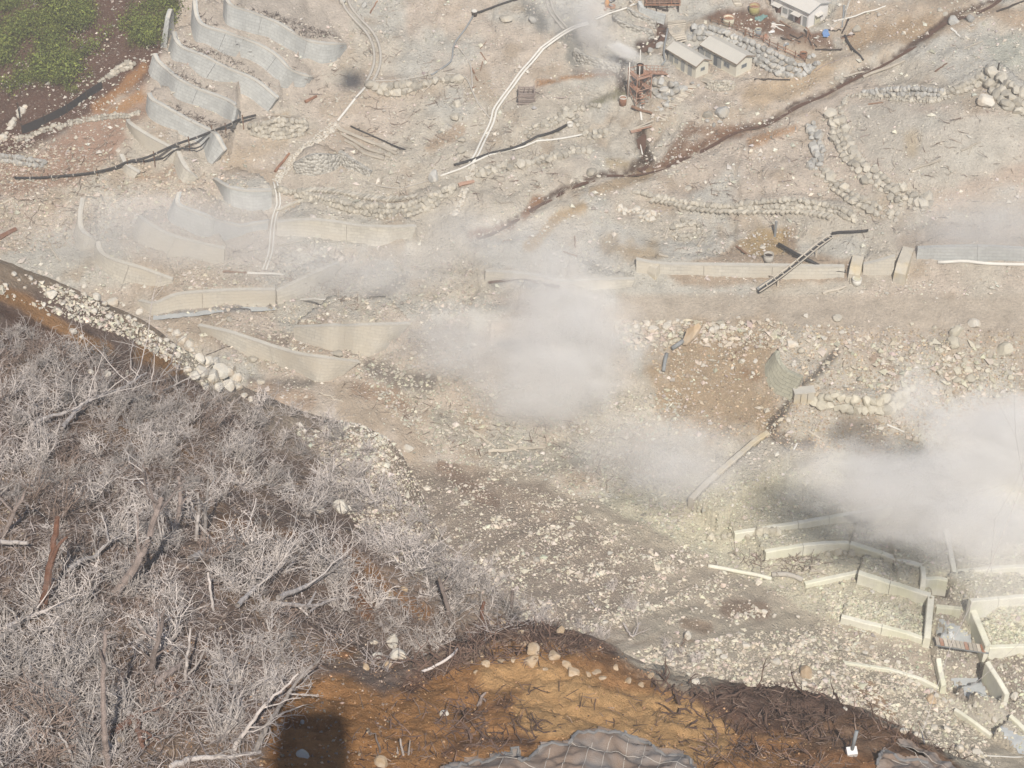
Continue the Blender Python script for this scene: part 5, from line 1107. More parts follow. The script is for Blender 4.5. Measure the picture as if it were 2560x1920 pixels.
pipe('dark_pipe', 'grey pipe branching right at the fork toward a leaning plank', 'B', [(752,262),(830,360),(855,430),(862,540)], .14, 'pipe_dusty')
pipe('black_pipe', 'black pipe from the white bucket to the top edge', 'B', [(890,82),(1000,45),(1150,-5),(1220,-30)], .2, 'pipe_black')
pipe('grey_pipe', 'grey pipe along the top of the ochre-footed boulder wall', 'B', [(235,512),(400,495),(560,470),(640,450),(690,415)], .14, 'pipe_dusty')
pipe('black_pipe', 'thick black pipe between the white drum and the joint of the white pair', 'B', [(750,1020),(900,972),(1060,930),(1200,882),(1320,830),(1440,775)], .25, 'pipe_black')
pipe('white_pipe', 'thin white pipe running beneath the thick black pipe', 'B', [(665,1085),(800,1035),(900,985),(1100,930),(1300,868),(1545,828)], .17)
pipe('thin_pipe', 'thin pale pipe hanging in a curve above the boulder wall', 'B', [(210,1120),(300,1150),(410,1156),(500,1140),(590,1112)], .10, 'pipe_dusty')
pipe('white_pipe', 'thin white pipe slanting down to the white cobble band', 'B', [(220,525),(170,580),(120,640),(70,705),(35,748)], .22)
twin('drain_ditch', 'grey lined ditch winding down from the top edge to the thin white pipe', 'B', [(70,-30),(100,55),(160,130),(220,190),(265,270),(280,350),(270,430),(225,520)], .26, 1.1, 'pipe_dusty')
twin('white_gutter', 'white gutter running down between the two lowest terraces', 'A', [(1690,1120),(1705,1180),(1712,1260),(1690,1320),(1675,1400),(1670,1480),(1660,1560),(1625,1660)], .15, .55)
pipe('white_pipe', 'white pipe dropping from the foot of the scaffold into the wet gully', 'B', [(1893,640),(1897,700),(1902,745)], .2)
pipe('white_pipe', 'thin white pipe end standing in the dark pool below the planks', 'B', [(1888,868),(1898,910),(1908,952)], .12)
pipe('grey_hose', 'grey riser pipe beside the left end of the front hut', 'Z', [(1395,-30),(1360,150),(1330,330),(1325,450),(1350,560),(1335,610),(1280,645)], .16, 'pipe_grey', h=.35)
pipe('black_hose', 'dark hose along the edge of the yard right of the white building', 'C', [(1110,220),(1140,280),(1190,330),(1225,375)], .18, 'pipe_black')
pipe('thin_pipe', 'thin dark cable lying across the tan slope below the railing', 'C', [(930,440),(1000,395),(1080,365),(1150,340)], .08, 'bark')
pipe('rope_line', 'dark rope lying along the face of the long buff wall', 'D', [(1265,655),(1320,635),(1400,602),(1500,606),(1600,645),(1700,685),(1850,730),(1950,752),(2030,788)], .07, 'timber_dark', 'rope')
pipe('kerb_pipe', 'white kerb pipe along the foot of the grey panel wall', 'C', [(1680,1618),(1900,1622),(2100,1630),(2300,1638)], .28)
pipe('black_pipe', 'black drain pipe curving under the trestle to the concrete pier', 'W', [(1495,300),(1590,355),(1690,410),(1800,465),(1900,520),(2000,548),(2110,552)], .30, 'pipe_black', h=.9)
pipe('grey_pipe', 'thick broken grey pipe below the leaning tan slab', 'V', [(1370,745),(1280,810),(1190,870),(1105,930)], .36, 'pipe_grey', h=.8)
pipe('grey_trough', 'grey chute standing below the mouth of the broken pipe', 'V', [(985,1010),(955,1120),(930,1260),(905,1420)], .30, 'pipe_grey', h=.5)
pipe('culvert', 'pale half-buried culvert pipe beside the lowest dam arm', 'I', [(270,425),(400,452),(540,480),(660,505)], .32, 'sulphur')
pipe('culvert', 'dark-mouthed culvert pipe curving right of the pale one', 'I', [(660,480),(740,478),(800,490),(850,512)], .4, 'pipe_dusty')
pipe('thin_pipe', 'white edging line at the bottom right corner above the stones', 'I', [(1930,1582),(2050,1588),(2212,1592)], .1)
for a in [('brown steel post lying by the grey boulders at the top','B',235,80,280,5,.14,'rust'),('dark leaning plank by the forked grey pipe','B',858,418,895,495,.17,'timber_brown'),('short brown stick pointing right beside the leaning plank','B',862,540,935,512,.12,'timber_brown'),
    ('dark twig propped like a T above the leaning plank','B',912,320,950,375,.12,'timber_brown'),('thin stick above the T-shaped twig','B',910,300,948,255,.08,'timber_brown'),('thin stick below the T-shaped twig','B',925,378,912,435,.09,'timber_brown'),
    ('long pale log lying right of the upper ladder in the steam','E',960,1245,1130,1233,.3,'timber'),('pale log across the wet slope below the central steam','E',1060,1188,1200,1240,.22,'timber'),('long pale log at the foot of the central steam','E',1090,1225,1312,1222,.3,'timber'),('grey log slanting down into the pile below the steam','E',845,1105,1005,1222,.26,'timber'),
    ('short pale log leaning up from the pile below the steam','E',1130,1200,1180,1150,.14,'timber'),('thin pole lying among the rubble above the dark ridge','E',370,1020,470,975,.12,'timber'),('second thin pole right of the first among the rubble','E',545,1000,600,968,.12,'timber'),
    ('fallen brown log across the white cobble drain','B',778,1138,872,1112,.4,'rust_pink'),('long dark plank in front of the middle hut','C',555,488,775,490,.2,'timber_dark'),('white pole right of the white building, the longest, lying on the slope','C',1043,132,1362,36,.16,'pipe_white'),
    ('second white pole from the crossing poles to the top edge','C',1088,170,1150,-10,.14,'pipe_dusty'),('short pole under the crossing white poles','C',1035,170,1100,120,.12,'pipe_dusty'),('short thick white pole end at the top above the crossing','C',1115,65,1140,5,.2,'pipe_white'),
    ('thick pale log along the right bank of the dark stream','C',1225,472,1480,372,.3,'timber'),('thin log end beside the thick pale log','C',1100,470,1230,440,.2,'timber'),('dark pole leaning on the slope at the upper right corner','C',2045,70,2212,5,.2,'timber_dark'),
    ('long brown stick on the slope above the standing grey stones','C',1625,500,1780,405,.1,'bark'),('short brown plank above the long stick','C',1665,440,1740,388,.16,'timber_brown'),('upper thin driftwood stick near the greenish mound','C',1720,360,1960,250,.13,'timber'),
    ('white log near the cracked block at the upper right','C',1765,175,1820,225,.22,'pipe_white'),('upper pale bare log on the pale slope at the right','C',1825,925,1945,868,.2,'timber'),('short twig beside the upper pale bare log','C',1870,950,1892,908,.1,'timber'),('lower longer pale log on the pale slope at the right','C',1510,1050,1698,980,.24,'timber'),
    ('thin brown stick on the pale slope near the ochre stain','C',1205,842,1260,826,.1,'bark'),('reddish stick below the standing grey stones','C',1255,640,1345,628,.14,'timber_brown'),('pale curved stick below the long low boulder wall','C',330,1395,530,1328,.14,'timber'),
    ('short pale log right of the vent ring','C',210,1510,250,1435,.24,'timber'),('pale short log left of the vent ring','C',5,1470,40,1360,.16,'timber'),('short rust log above the toppled grey tub','C',445,1515,510,1560,.22,'timber_brown'),('pale log near the left concrete pier','B',2010,1562,2065,1578,.26,'timber'),
    ('brown stick pair lying left of the road end','B',1050,1482,1235,1452,.16,'timber_brown'),('thin dark twig left of the concrete pier','B',1420,1545,1505,1575,.14,'timber_brown'),('small upright stick in the gravel left of the pier','B',1490,1450,1496,1520,.14,'timber_brown'),('thin pale pole in the gravel above the round cobbled flat','B',1550,1382,1600,1360,.2,'timber'),
    ('brown log on the slope at the left edge, half in shade','A',-20,1470,100,1405,.5,'bark_red'),('red plank standing by the white cobble band','A',1690,1055,1778,942,.26,'rust'),('dark red timbers lying right of the fourth terrace','A',1875,625,1945,590,.3,'rust'),('thin dark timber right of the fourth terrace','A',1900,578,1980,580,.14,'bark'),
    ('pale pole and pink plate right of the terraces','A',1720,712,1900,725,.14,'timber'),('white driftwood branch at the left edge by the reddish slope','A',20,1248,90,1215,.2,'timber'),('pale bare branch below the tilted terrace wall at left','A',292,1500,370,1602,.2,'timber'),('thin branch right of the pale bare branch at left','A',370,1440,430,1520,.14,'timber'),
    ('thin pole right of the white gutter, left of two','A',1700,1490,1790,1535,.14,'timber'),('thin pole right of the white gutter, the upper one','A',1710,1505,1860,1480,.14,'timber'),('long white plank at the foot of the white gutter','D',1520,148,1745,160,.22,'pipe_white'),('reddish plank left of the long white plank','D',1370,140,1515,145,.2,'timber_brown'),
    ('white log along the wall below the parapet','D',1850,312,2060,312,.22,'pipe_white'),('thin pale stick between the two buff walls','D',1325,470,1395,425,.14,'timber'),('thin pale pole on the rubble above the gravel slope','D',1970,885,2110,940,.12,'timber'),
    ('tall thin pole standing on the rubble slope at the right bottom','I',1562,1365,1638,1512,.09,'timber'),('pale log lying below the diagonal wall','F',890,1120,960,1165,.22,'timber'),('short white stick beside the dark pool','F',795,1235,818,1195,.18,'pipe_white'),('thin stick in the brown hollow','F',415,690,445,630,.14,'timber_brown'),
    ('pale pole on the slope edge of the lowest steam','I',40,105,135,92,.26,'timber'),('thin white pole lying in the thin steam near the dam','F',1370,1080,1475,1125,.16,'pipe_white'),('pale curved branch by the white drum below the pier','F',975,275,1120,228,.26,'timber'),('upright post in front of the small concrete pier','F',1145,215,1150,120,.16,'timber')]:
    log(a[0], *a[1:7], a[7], name='pole' if 'pole' in a[0] else 'plank' if 'plank' in a[0] else 'stick' if ('stick' in a[0] or 'twig' in a[0]) else 'log', cat='pole' if 'pole' in a[0] else 'plank' if 'plank' in a[0] else 'stick' if ('stick' in a[0] or 'twig' in a[0]) else 'log')
for i, a in enumerate([(640,420,740,400),(560,400,660,430),(700,440,820,390),(590,380,690,378),(820,460,950,400),(870,470,980,440),(760,400,900,370),(660,450,760,455),(800,430,840,380),(900,440,1000,470),(720,380,800,375),(620,440,700,410),(325,420,315,350),(440,380,410,340)]):
    log('bleached driftwood pole in the tangle behind the lowest dam arm', 'I', *a, .13, 'timber', 'driftwood', 'driftwood', group='driftwood behind the check dam', bend=.12)

def trestle(name, label, crop, pts, heights, r, m, posts, branch=None, rungs=False):
    p = at(crop, pts); root = thing(name, p[len(p)//2], label, 'pipeline'); p = np.array([at(crop, x, y, h=h) for (x, y), h in zip(pts, heights)]); q = resample(smooth_line(p, 6), .9)
    MB().tube(q, r, 8).build('pipe', M[m], root, True)
    for i in posts:
        c = q[min(int(i*(len(q)-1)), len(q)-1)]; zb = float(zat(c[0], c[1]))
        MB().tube([(c[0]+r+.1, c[1], zb-.4), (c[0]+r+.1, c[1], c[2]+.8)], .1, 5).build('post', M['timber_brown'], root)
    for k in range(3, len(q)-2, 4):
        d = q[k+1]-q[k-1]; d /= np.linalg.norm(d); MB().tube([q[k]-d*.07, q[k]+d*.07], r*1.25, 8).build('clamp', M['pipe_dusty'], root)
    if branch:
        b = np.array([at(crop, x, y, h=h) for x, y, h in branch]); MB().tube(resample(smooth_line(b, 5), 1.0), r*.6, 6).build('branch_pipe', M[m], root, True)
    return root
trestle('black_pipeline', 'black pipeline on posts crossing the lower terraces', 'A', [(90,1092),(230,1092),(400,1080),(560,1062),(700,1030),(790,992),(900,968),(1080,888),(1200,848),(1300,808),(1400,770),(1470,735),(1572,708)], [.5,.5,.6,.7,1.0,1.4,2,3,3,2.6,2,1.4,1], .21, 'pipe_black', [.12,.3,.42,.52,.66,.82,.95], [(1000,975,1.5),(1090,917,2),(1220,907,2),(1300,835,2),(1435,803,1.2)])
trestle('black_pipeline', 'short thin black line below the left bend of the pipeline', 'A', [(780,1010),(900,990),(1000,970)], [.4,.5,.6], .14, 'pipe_black', [.5])
# the ladder-like trestle over the drainage channel
pa = [at('W', x, y, h=h) for x, y, h in ((1310,700,.5),(1480,585,1.6),(1700,415,2.4),(1850,290,2.0),(1985,195,1.0))]; lt = thing('pipe_trestle', pa[2]-np.array([0, 0, 2.4]), 'ladder-like timber trestle carrying a black pipe across the drainage channel', 'trestle')
q = resample(smooth_line(pa, 5), .8); nrm = horiz_normal(q); n3 = np.hstack([nrm, np.zeros((len(q), 1))])
for s in (-1, 1): MB().tube(q+n3*s*.42+UP*.3, .12, 5).build('rail', M['timber'], lt)
MB().tube(q-UP*.05, .3, 8).build('pipe', M['pipe_black'], lt, True)
for k in range(2, len(q), 2): MB().beam(q[k]-n3[k]*.55+UP*.4, q[k]+n3[k]*.55+UP*.4, .16, .1).build('rung', M['timber'], lt)
for k in (5, len(q)//2, len(q)-6):
    z = float(zat(q[k][0], q[k][1])); MB().tube([q[k]-UP*.3, (q[k][0], q[k][1], z-.4)], .14, 5).build('post', M['timber'], lt)
pipe('black_hose', 'dark flexible hose leaving the upper end of the trestle to the right', 'W', [(1985,192),(2060,178),(2200,172),(2320,165)], .22, 'pipe_black', h=.7)
pipe('grey_pipe', 'grey pipe mouth at the lower end of the trestle', 'W', [(1465,600),(1390,645),(1300,705)], .34, 'pipe_grey', h=.6)
# ladder of two rails in the steam
def ladder(label, crop, l1, l2, nr, m):
    a = np.array([at(crop, *p, h=.4) for p in l1]); b = np.array([at(crop, *p, h=.4) for p in l2]); root = thing('ladder', a[0], label, 'ladder')
    for e in (a, b): MB().tube(e, .16, 6).build('rail', M[m], root)
    for i in range(nr):
        t = (i+.5)/nr; MB().tube([a[0]+(a[1]-a[0])*t, b[0]+(b[1]-b[0])*t], .09, 5).build('rung', M[m], root)
ladder('long pale ladder lying in the steam at the lower edge of the cloud', 'E', [(1490,1225),(1680,1070)], [(1520,1245),(1715,1085)], 11, 'timber')

# ------------------------------------------------------------------ fences, rails
def fence(name, label, crop, base, h, nposts, rails, pm, rm, pr=.09, rr=.06):
    p = resample(smooth_line(at(crop, base), 4), .5); root = thing(name, p[len(p)//2], label, 'fence'); idx = np.linspace(0, len(p)-1, nposts).astype(int)
    for i in idx: MB().box(p[i]+UP*(h/2-.1), (pr*2, pr*2, h+.2)).build('post', pm, root)
    for z in rails: MB().tube(p[idx]+UP*z+np.array([0, -pr-rr, 0]), rr, 5).build('rail', rm, root)
    return root
fence('railing', 'brown post-and-rail fence along the top of the boulder revetment', 'Y', [(980,400),(1170,460),(1265,525),(1375,570),(1465,605),(1555,655),(1648,690)], 1.5, 8, (.55, 1.1), M['timber_brown'], M['rust'])
fence('railing', 'dark low railing along the back edge of the yard', 'Y', [(610,250),(780,300),(900,345),(990,390)], 1.3, 5, (.5, 1.0), M['timber_brown'], M['timber_brown'])
# black sheet fence on the burnt slope
bp = at('A', [(140,822),(280,762),(420,690),(540,605),(630,548)]); tp = np.array([at('A', x, y, h=0) for x, y in [(140,822),(280,762),(420,690),(540,605),(630,548)]])+UP*1.7
bf = thing('sheet_fence', bp[2], 'long black sheet fence climbing the reddish slope at the left', 'fence'); b_ = resample(smooth_line(bp, 4), 1.0)
for k in range(len(b_)-1):
    if k % 4 == 0: MB().box(b_[k]+UP*.9, (.16, .16, 2.2)).build('post', M['timber_dark'], bf)
for k in range(0, len(b_)-1, 4):
    s = b_[k:k+5]
    if len(s) < 2: continue
    m = MB(); f = s+np.array([0, .1, 0]); rows = [f-UP*.3, f+UP*1.5]; m.grid(np.array(rows)); m.grid(np.array([r_+np.array([0, .05, 0]) for r_ in rows])[::-1]); m.build('sheet', M['fence_black'], bf)

# ------------------------------------------------------------------ scaffold tower over the steam well
o = at('Z', 865, 1235); tw = thing('scaffold_tower', o, 'rusty scaffold tower around a steaming well pipe left of the front hut', 'scaffold')
th_ = .5; ax = np.array([math.cos(th_), math.sin(th_), 0]); ay = np.array([-math.sin(th_), math.cos(th_), 0]); T = lambda x, y, z: o+ax*x+ay*y+UP*z
HW = 1.45; RS, RP = M['rust'], M['rust_pink']
for sx in (-1, 1):
    for sy in (-1, 1): MB().tube([T(sx*HW, sy*HW, -.4), T(sx*HW, sy*HW, 5.9)], .09, 6).build('post', RP, tw)
for z in (1.2, 2.6, 4.9, 5.7):
    for a, b in (((-HW,-HW),(HW,-HW)), ((HW,-HW),(HW,HW)), ((HW,HW),(-HW,HW)), ((-HW,HW),(-HW,-HW))): MB().tube([T(*a, z), T(*b, z)], .065, 5).build('rail', RP, tw)
for z0, z1 in ((0, 2.6), (2.6, 4.9)):
    for a, b in (((-HW,-HW),(HW,-HW)), ((HW,-HW),(HW,HW)), ((-HW,HW),(-HW,-HW))):
        MB().tube([T(*a, z0), T(*b, z1)], .055, 5).build('brace', RS, tw); MB().tube([T(*b, z0), T(*a, z1)], .055, 5).build('brace', RS, tw)
for z in (2.45, 4.75):
    for k in range(6): 
        x = -HW+.25+k*.48
        if z > 4 or k not in (2, 3): MB().box(T(x, -.75 if k in (2, 3) else 0, z+.08), (.42, 1.3 if k in (2, 3) else 2.8, .07), ax, ay, UP).build('plank', RP, tw)
MB().lathe(T(0, .1, 0), [(.0,-.3),(.46,-.3),(.46,4.6),(.52,4.62),(.52,6.5),(.40,6.5),(.38,6.2),(0,6.2)], 14).build('well_pipe', M['rust'], tw, True)
m = MB(); m.lathe(T(0, .1, 0), [(.56,5.1),(.60,5.1),(.60,6.7),(.56,6.7)], 14); m.build('pipe_collar', M['timber_dark'], tw, True)
for k in range(5): MB().box(T(-.8+.02*k, -HW-.3-.18*k, 2.4-.45*k), (.8, .25, .06), ax, ay, UP).build('tread', RP, tw)
for x, y, z0, z1 in ((-2.0, .3, 1.0, 7.6), (.9, 1.6, 3.0, 8.6), (-.5, -.6, 3.0, 6.9)): MB().tube([T(x, y, z0), T(x, y, z1)], .09, 6).build('standpipe', M['pipe_white'], tw, True)
wa = T(HW, .2, 4.75); wb = at('Z', 1370, 760, h=.3)
dv = (wb-wa); L_w = np.linalg.norm(dv); dv /= L_w
for s in (-.5, .5): MB().beam(wa+ay*s, wb+ay*s, .12, .14).build('beam', RS, tw)
for k in range(int(L_w/.3)): MB().beam(wa+dv*(k*.3+.15)-ay*.55+UP*.12, wa+dv*(k*.3+.15)+ay*.55+UP*.12, .26, .05).build('plank', RP, tw)
for k in range(5):
    c = wa+dv*L_w*(k+.3)/5
    for s in (-.55, .55): MB().tube([c+ay*s, c+ay*s+UP*1.1], .05, 5).build('rail_post', RP, tw)
for s in (-.55, .55): MB().tube([wa+ay*s+UP*1.1, wb+ay*s+UP*1.1], .05, 5).build('rail', RP, tw)
# timber platform at the top edge
o = at('X', 1880, 130); pf = thing('timber_platform', o, 'timber platform with a rust-coloured railing at the top edge above the grey wall', 'platform'); T = lambda x, y, z: o+np.array([x, y, z])
for k in range(9): MB().box(T(-2.8+k*.72, .9+.05*k, 1.0), (.62, 3.4, .1)).build('plank', M['timber_brown'], pf)
for x in (-2.8, -1.0, .9, 2.9):
    for y in (-.7, 2.5): MB().box(T(x, y, .3), (.2, .2, 1.6)).build('post', M['timber_dark'], pf)
for y in (-.8, 2.6): MB().box(T(0, y, .85), (6.4, .18, .2)).build('beam', M['rust'], pf)
for x in (-2.9, -.5, 1.6, 3.1): MB().tube([T(x, -.8, .9), T(x, -.8, 2.0)], .07, 5).build('rail_post', RP, pf)
for z in (1.4, 2.0): MB().tube([T(-2.9, -.8, z), T(3.1, -.8, z)], .06, 5).build('rail', RP, pf)
for k in range(4): log('dark squared timber under the platform at the top', 'X', 1700+60*k, 110+22*k, 1850+50*k, 160+12*k, .22, 'timber_dark', 'timber', 'timber', group='timbers under the platform')
# small timber crib on the pale slope
o = at('B', 1195, 640); cb = thing('timber_crib', o, 'small square crib of stacked timbers on the pale slope right of the white pipes', 'timber crib'); T = lambda x, y, z: o+np.array([x, y, z])
for x in (-1.3, 1.3):
    for y in (0, 2.2): MB().box(T(x, y, 1.0), (.2, .2, 2.6)).build('post', M['bark'], cb)
for k in range(6):
    z = .2+k*.38
    for y in (0, 2.2): MB().box(T(R.uniform(-.1,.1), y-.12, z), (3.0, .16, .2)).build('slat', M['bark'], cb)
    for x in (-1.3, 1.3): MB().box(T(x, 1.1, z+.19), (.16, 2.7, .18)).build('slat', M['bark'], cb)
for x in (-.6, .2, .9): MB().tube([T(x, 1.1, 1.2), T(x+.3, .6, 2.9)], .09, 5).build('stake', M['bark'], cb)
for a in [('long thin stake lying right of the timber crib','B',1250,565,1330,605),('lower thin stake lying right of the timber crib','B',1250,600,1440,600),('thin pole leaning on the left of the timber crib','B',1060,640,1150,590)]: log(a[0], *a[1:], .1, 'bark', 'stick', 'stick')

# ------------------------------------------------------------------ stairs and flumes of logs
def stairs(name, label, crop, left, right, n, tm, gm=None, up=.12):
    l = resample(smooth_line(at(crop, left), 4), .2); r = resample(smooth_line(at(crop, right), 4), .2); root = thing(name, (l[len(l)//2]+r[len(r)//2])/2, label, 'stairs')
    for i in range(n):
        t = i/(n-1); a = l[int(t*(len(l)-1))]+UP*up; b = r[int(t*(len(r)-1))]+UP*up
        MB().tube([a, (a+b)/2+UP*.03, b], .17, 6).build('tread', tm, root)
    if gm:
        k = min(len(l), len(r)); li = np.linspace(0, len(l)-1, k).astype(int); ri = np.linspace(0, len(r)-1, k).astype(int); A, B = l[li]*.85+r[ri]*.15, l[li]*.15+r[ri]*.85
        MB().grid(np.array([A+UP*.06, (A+B)/2+UP*.10, B+UP*.06])).build('bed', gm, root)
    return root
stairs('log_stairs', 'log stairs with rust-coloured mud between the treads, below the front hut', 'Y', [(330,960),(250,1060),(150,1150),(60,1215),(30,1300)], [(440,960),(380,1040),(260,1150),(170,1230),(110,1340)], 20, M['timber'], M['rust_mud'])
stairs('log_stairs', 'fan of pale log steps left of the boulder revetment', 'Y', [(135,250),(130,310),(150,370),(190,420),(240,480)], [(330,235),(330,290),(310,350),(330,400),(340,450)], 15, M['timber'])
stairs('log_stairs', 'short flight of pale steps in front of the middle hut', 'Y', [(600,820),(550,850),(500,900)], [(690,830),(640,865),(590,930)], 9, M['timber'])
stairs('log_stairs', 'steps of logs at the top edge left of the white building', 'Y', [(830,-20),(850,30),(880,70)], [(900,-20),(930,30),(950,70)], 7, M['timber'])
stairs('log_stairs', 'lower landing of pale boards at the foot of the rusty stairs', 'Z', [(1260,1500),(1270,1570),(1260,1640)], [(1440,1500),(1430,1560),(1350,1640)], 6, M['timber'])
o = at('B', 210, 880); fl = thing('timber_flumes', o, 'parallel pale timber flumes slanting down the slope beside the honeycomb stonework', 'flume')
for a in [(40,800,130,840,250,885,400,955),(60,830,150,880,230,930,360,968),(80,870,140,900,200,950,320,985),(30,790,110,830,200,870,400,930)]:
    MB().tube(gline('B', [(a[0],a[1]),(a[2],a[3]),(a[4],a[5]),(a[6],a[7])], .25), .26, 6).build('flume_log', M['timber'], fl)
pipe('black_pipe', 'thin black pipe along the upper side of the timber flumes', 'B', [(115,778),(220,825),(330,875),(450,922)], .15, 'pipe_black')
# planks over the wet gully
o = at('B', 1900, 800); pb = thing('plank_walk', o, 'pinkish planks laid across the wet gully below the scaffold', 'planks')
for k, (a, b) in enumerate([((1830,800),(1960,765)),((1835,808),(1965,775)),((1840,795),(1975,740)),((1838,815),(1900,800))]): MB().beam(at('B', *a, h=.5), at('B', *b, h=.5), .3, .1).build('plank', RP if k % 2 else M['timber'], pb)
log('brown log lying over the wet gully under the scaffold', 'B', 1845, 655, 1965, 695, .28, 'timber_brown', h1=.7, h2=.7)
# plank bridge over the channel, lower right
a0, b0 = at('I', 1668, 878, h=1.0), at('I', 1992, 930, h=1.0); br_ = thing('plank_bridge', (a0+b0)/2-UP, 'narrow plank bridge with a bluish side beam over the channel at the right', 'bridge'); dv = (b0-a0); Lb = np.linalg.norm(dv); dv /= Lb; sd = np.array([-dv[1], dv[0], 0])
for s in (-.55, .55): MB().beam(a0+sd*s-UP*.2, b0+sd*s-UP*.2, .16, .3).build('beam', M['pipe_grey'], br_)
for k in range(int(Lb/.62)): MB().box(a0+dv*(k*.62+.3)+UP*R.uniform(0, .05), (.54, 1.5, .08), dv, sd, UP).build('plank', M['rust_pink'] if R.random() < .3 else M['timber'], br_)
# concrete piers
def pier(label, crop, a, b, w, h):
    p, q = at(crop, *a), at(crop, *b); root = thing('concrete_pier', p, label, 'pier'); d = q-p; L = np.linalg.norm(d[:2]); d = np.array([d[0], d[1], 0])/L; s = np.array([-d[1], d[0], 0]); z0 = min(p[2], q[2]); z1 = p[2]+h
    mb = MB(); v = []
    for t, hh, e in ((0, z1-1.0, 1.0), (.25, z1, 1.), (1, z1+.4, .9)):
        c = p+d*L*t; 
        for g in (-1, 1): v += [np.array([c[0], c[1], z0-1.5])+s*g*w*.6, np.array([c[0], c[1], hh])+s*g*w*.5]
    f = []
    for i in (0, 1): k = i*4; f += [(k, k+4, k+5, k+1), (k+2, k+3, k+7, k+6), (k+1, k+5, k+7, k+3)]
    f += [(0, 1, 3, 2), (8, 10, 11, 9)]; mb.add(v, f); mb.build('pier_body', M['smooth_conc'], root); return root
pier('tall buff concrete pier with a dark left side, right of the trestle', 'F', (1440,215), (1500,10), 1.8, 3.0)
pier('smaller buff concrete pier beside the white drum at the end of the channel', 'F', (1165,190), (1190,80), 1.8, 2.0)
pier('squared ochre concrete end block at the left end of the drainage channel', 'W', (300,540), (345,440), 2.4, 1.5)
# split concrete box on the boulder fan
o = at('F', 855, 950); cx = thing('concrete_box', o, 'split buff concrete box at the left end of the boulder fan', 'concrete block'); 
for k in range(3): MB().box(o+np.array([-1.1+k*1.05, .6, 1.0]), (.98, 1.4, 2.0+.2*k), (1, .12, 0), (-.12, 1, 0)).build('block', M['smooth_conc'], cx)
MB().box(o+np.array([0, .6, 2.15]), (3.3, 1.6, .25), (1, .12, 0), (-.12, 1, 0)).build('lid', M['coping'], cx)

# ------------------------------------------------------------------ tanks, tubs, drums
def tub(label, crop, x, y, w, h, m, rim, inside, name='steel_tank', cat='tank', fillz=.75, group=None, legs=False):
    o = at(crop, x, y); r = w*CR[crop][2]/ppm(o)/2; root = thing(name, o, label, cat, group); H = h*CR[crop][2]/ppm(o)/.86
    MB().lathe(o+np.array([0, r*.5, 0]), [(0,-.1),(r,-.1),(r*1.02,H*.5),(r,H),(r*.93,H),(r*.93,H*.4),(0,H*.4)], 20).build('shell', m, root, True)
    MB().lathe(o+np.array([0, r*.5, 0]), [(r*.96,H-.02),(r*1.06,H-.02),(r*1.06,H+.1),(r*.92,H+.1),(r*.92,H-.02)], 20).build('rim', rim, root, True)
    MB().lathe(o+np.array([0, r*.5, 0]), [(r*.93,H*fillz),(r*.5,H*fillz+.01),(.01,H*fillz)], 20).build('content', inside, root)
    return root
tub('yellow-green steel tank with a rusty inside near the white building', 'Y', 1087, 160, 112, 80, M['steel_yel'], M['rust_pink'], M['rust'])
tub('cream steel tank with a rusty inside at the back edge of the yard', 'Y', 803, 282, 120, 72, M['steel_pale'], M['rust_pink'], M['rust'])
tub('small grey barrel at the front edge of the yard', 'Y', 1128, 398, 68, 62, M['pipe_grey'], M['steel_pale'], M['timber_dark'], 'barrel', 'barrel')
tub('white-rimmed rusty drum left of the scaffold foot', 'Z', 570, 1350, 130, 120, M['rust'], M['pipe_white'], M['pipe_dusty'], 'drum', 'drum')
tub('rusty bowl-shaped tub at the top above the upper white pipe', 'X', 975, 170, 90, 50, M['rust_pink'], M['rust_pink'], M['rust'], 'tub', 'tub')
tub('white drum at the upper end of the thick black pipe', 'B', 1463, 780, 36, 18, M['pipe_white'], M['pipe_white'], M['pipe_dusty'], 'drum', 'drum')
tub('white-lidded bucket at the end of the black pipe at the top', 'B', 875, 98, 34, 24, M['timber_dark'], M['pipe_white'], M['pipe_white'], 'bucket', 'bucket', .95)
tub('white drum beside the smaller concrete pier', 'F', 1185, 222, 56, 30, M['pipe_white'], M['pipe_white'], M['steel_pale'], 'drum', 'drum', .9)
tub('toppled grey tub lying above the drainage channel', 'W', 1405, 425, 90, 60, M['pipe_dusty'], M['pipe_dusty'], M['timber_dark'], 'tub', 'tub')
tub('flat orange-red basin left of the rusty bowl at the top', 'X', 835, 185, 60, 14, M['rust_pink'], M['rust_pink'], M['rust'], 'basin', 'basin')
o = at('X', 865, 115); pu = thing('pump', o, 'orange pump with grey arms at the top edge left of the cobbled terraces', 'pump')
MB().lathe(o, [(0,0),(.45,0),(.45,.9),(.3,1.1),(.3,1.6),(0,1.6)], 12).build('body', M['orange_steel'], pu, True)
for a, b in (((-1.2,.2,.3),(0,0,1.0)), ((0,0,1.0),(1.6,.5,1.2)), ((0,0,.6),(1.3,-.7,.2))): MB().tube([o+np.array(a), o+np.array(b)], .14, 6).build('arm', M['pipe_grey'], pu, True)
MB().box(o+np.array([0, 0, -.02]), (1.5, 1.1, .2)).build('base', M['rust'], pu)

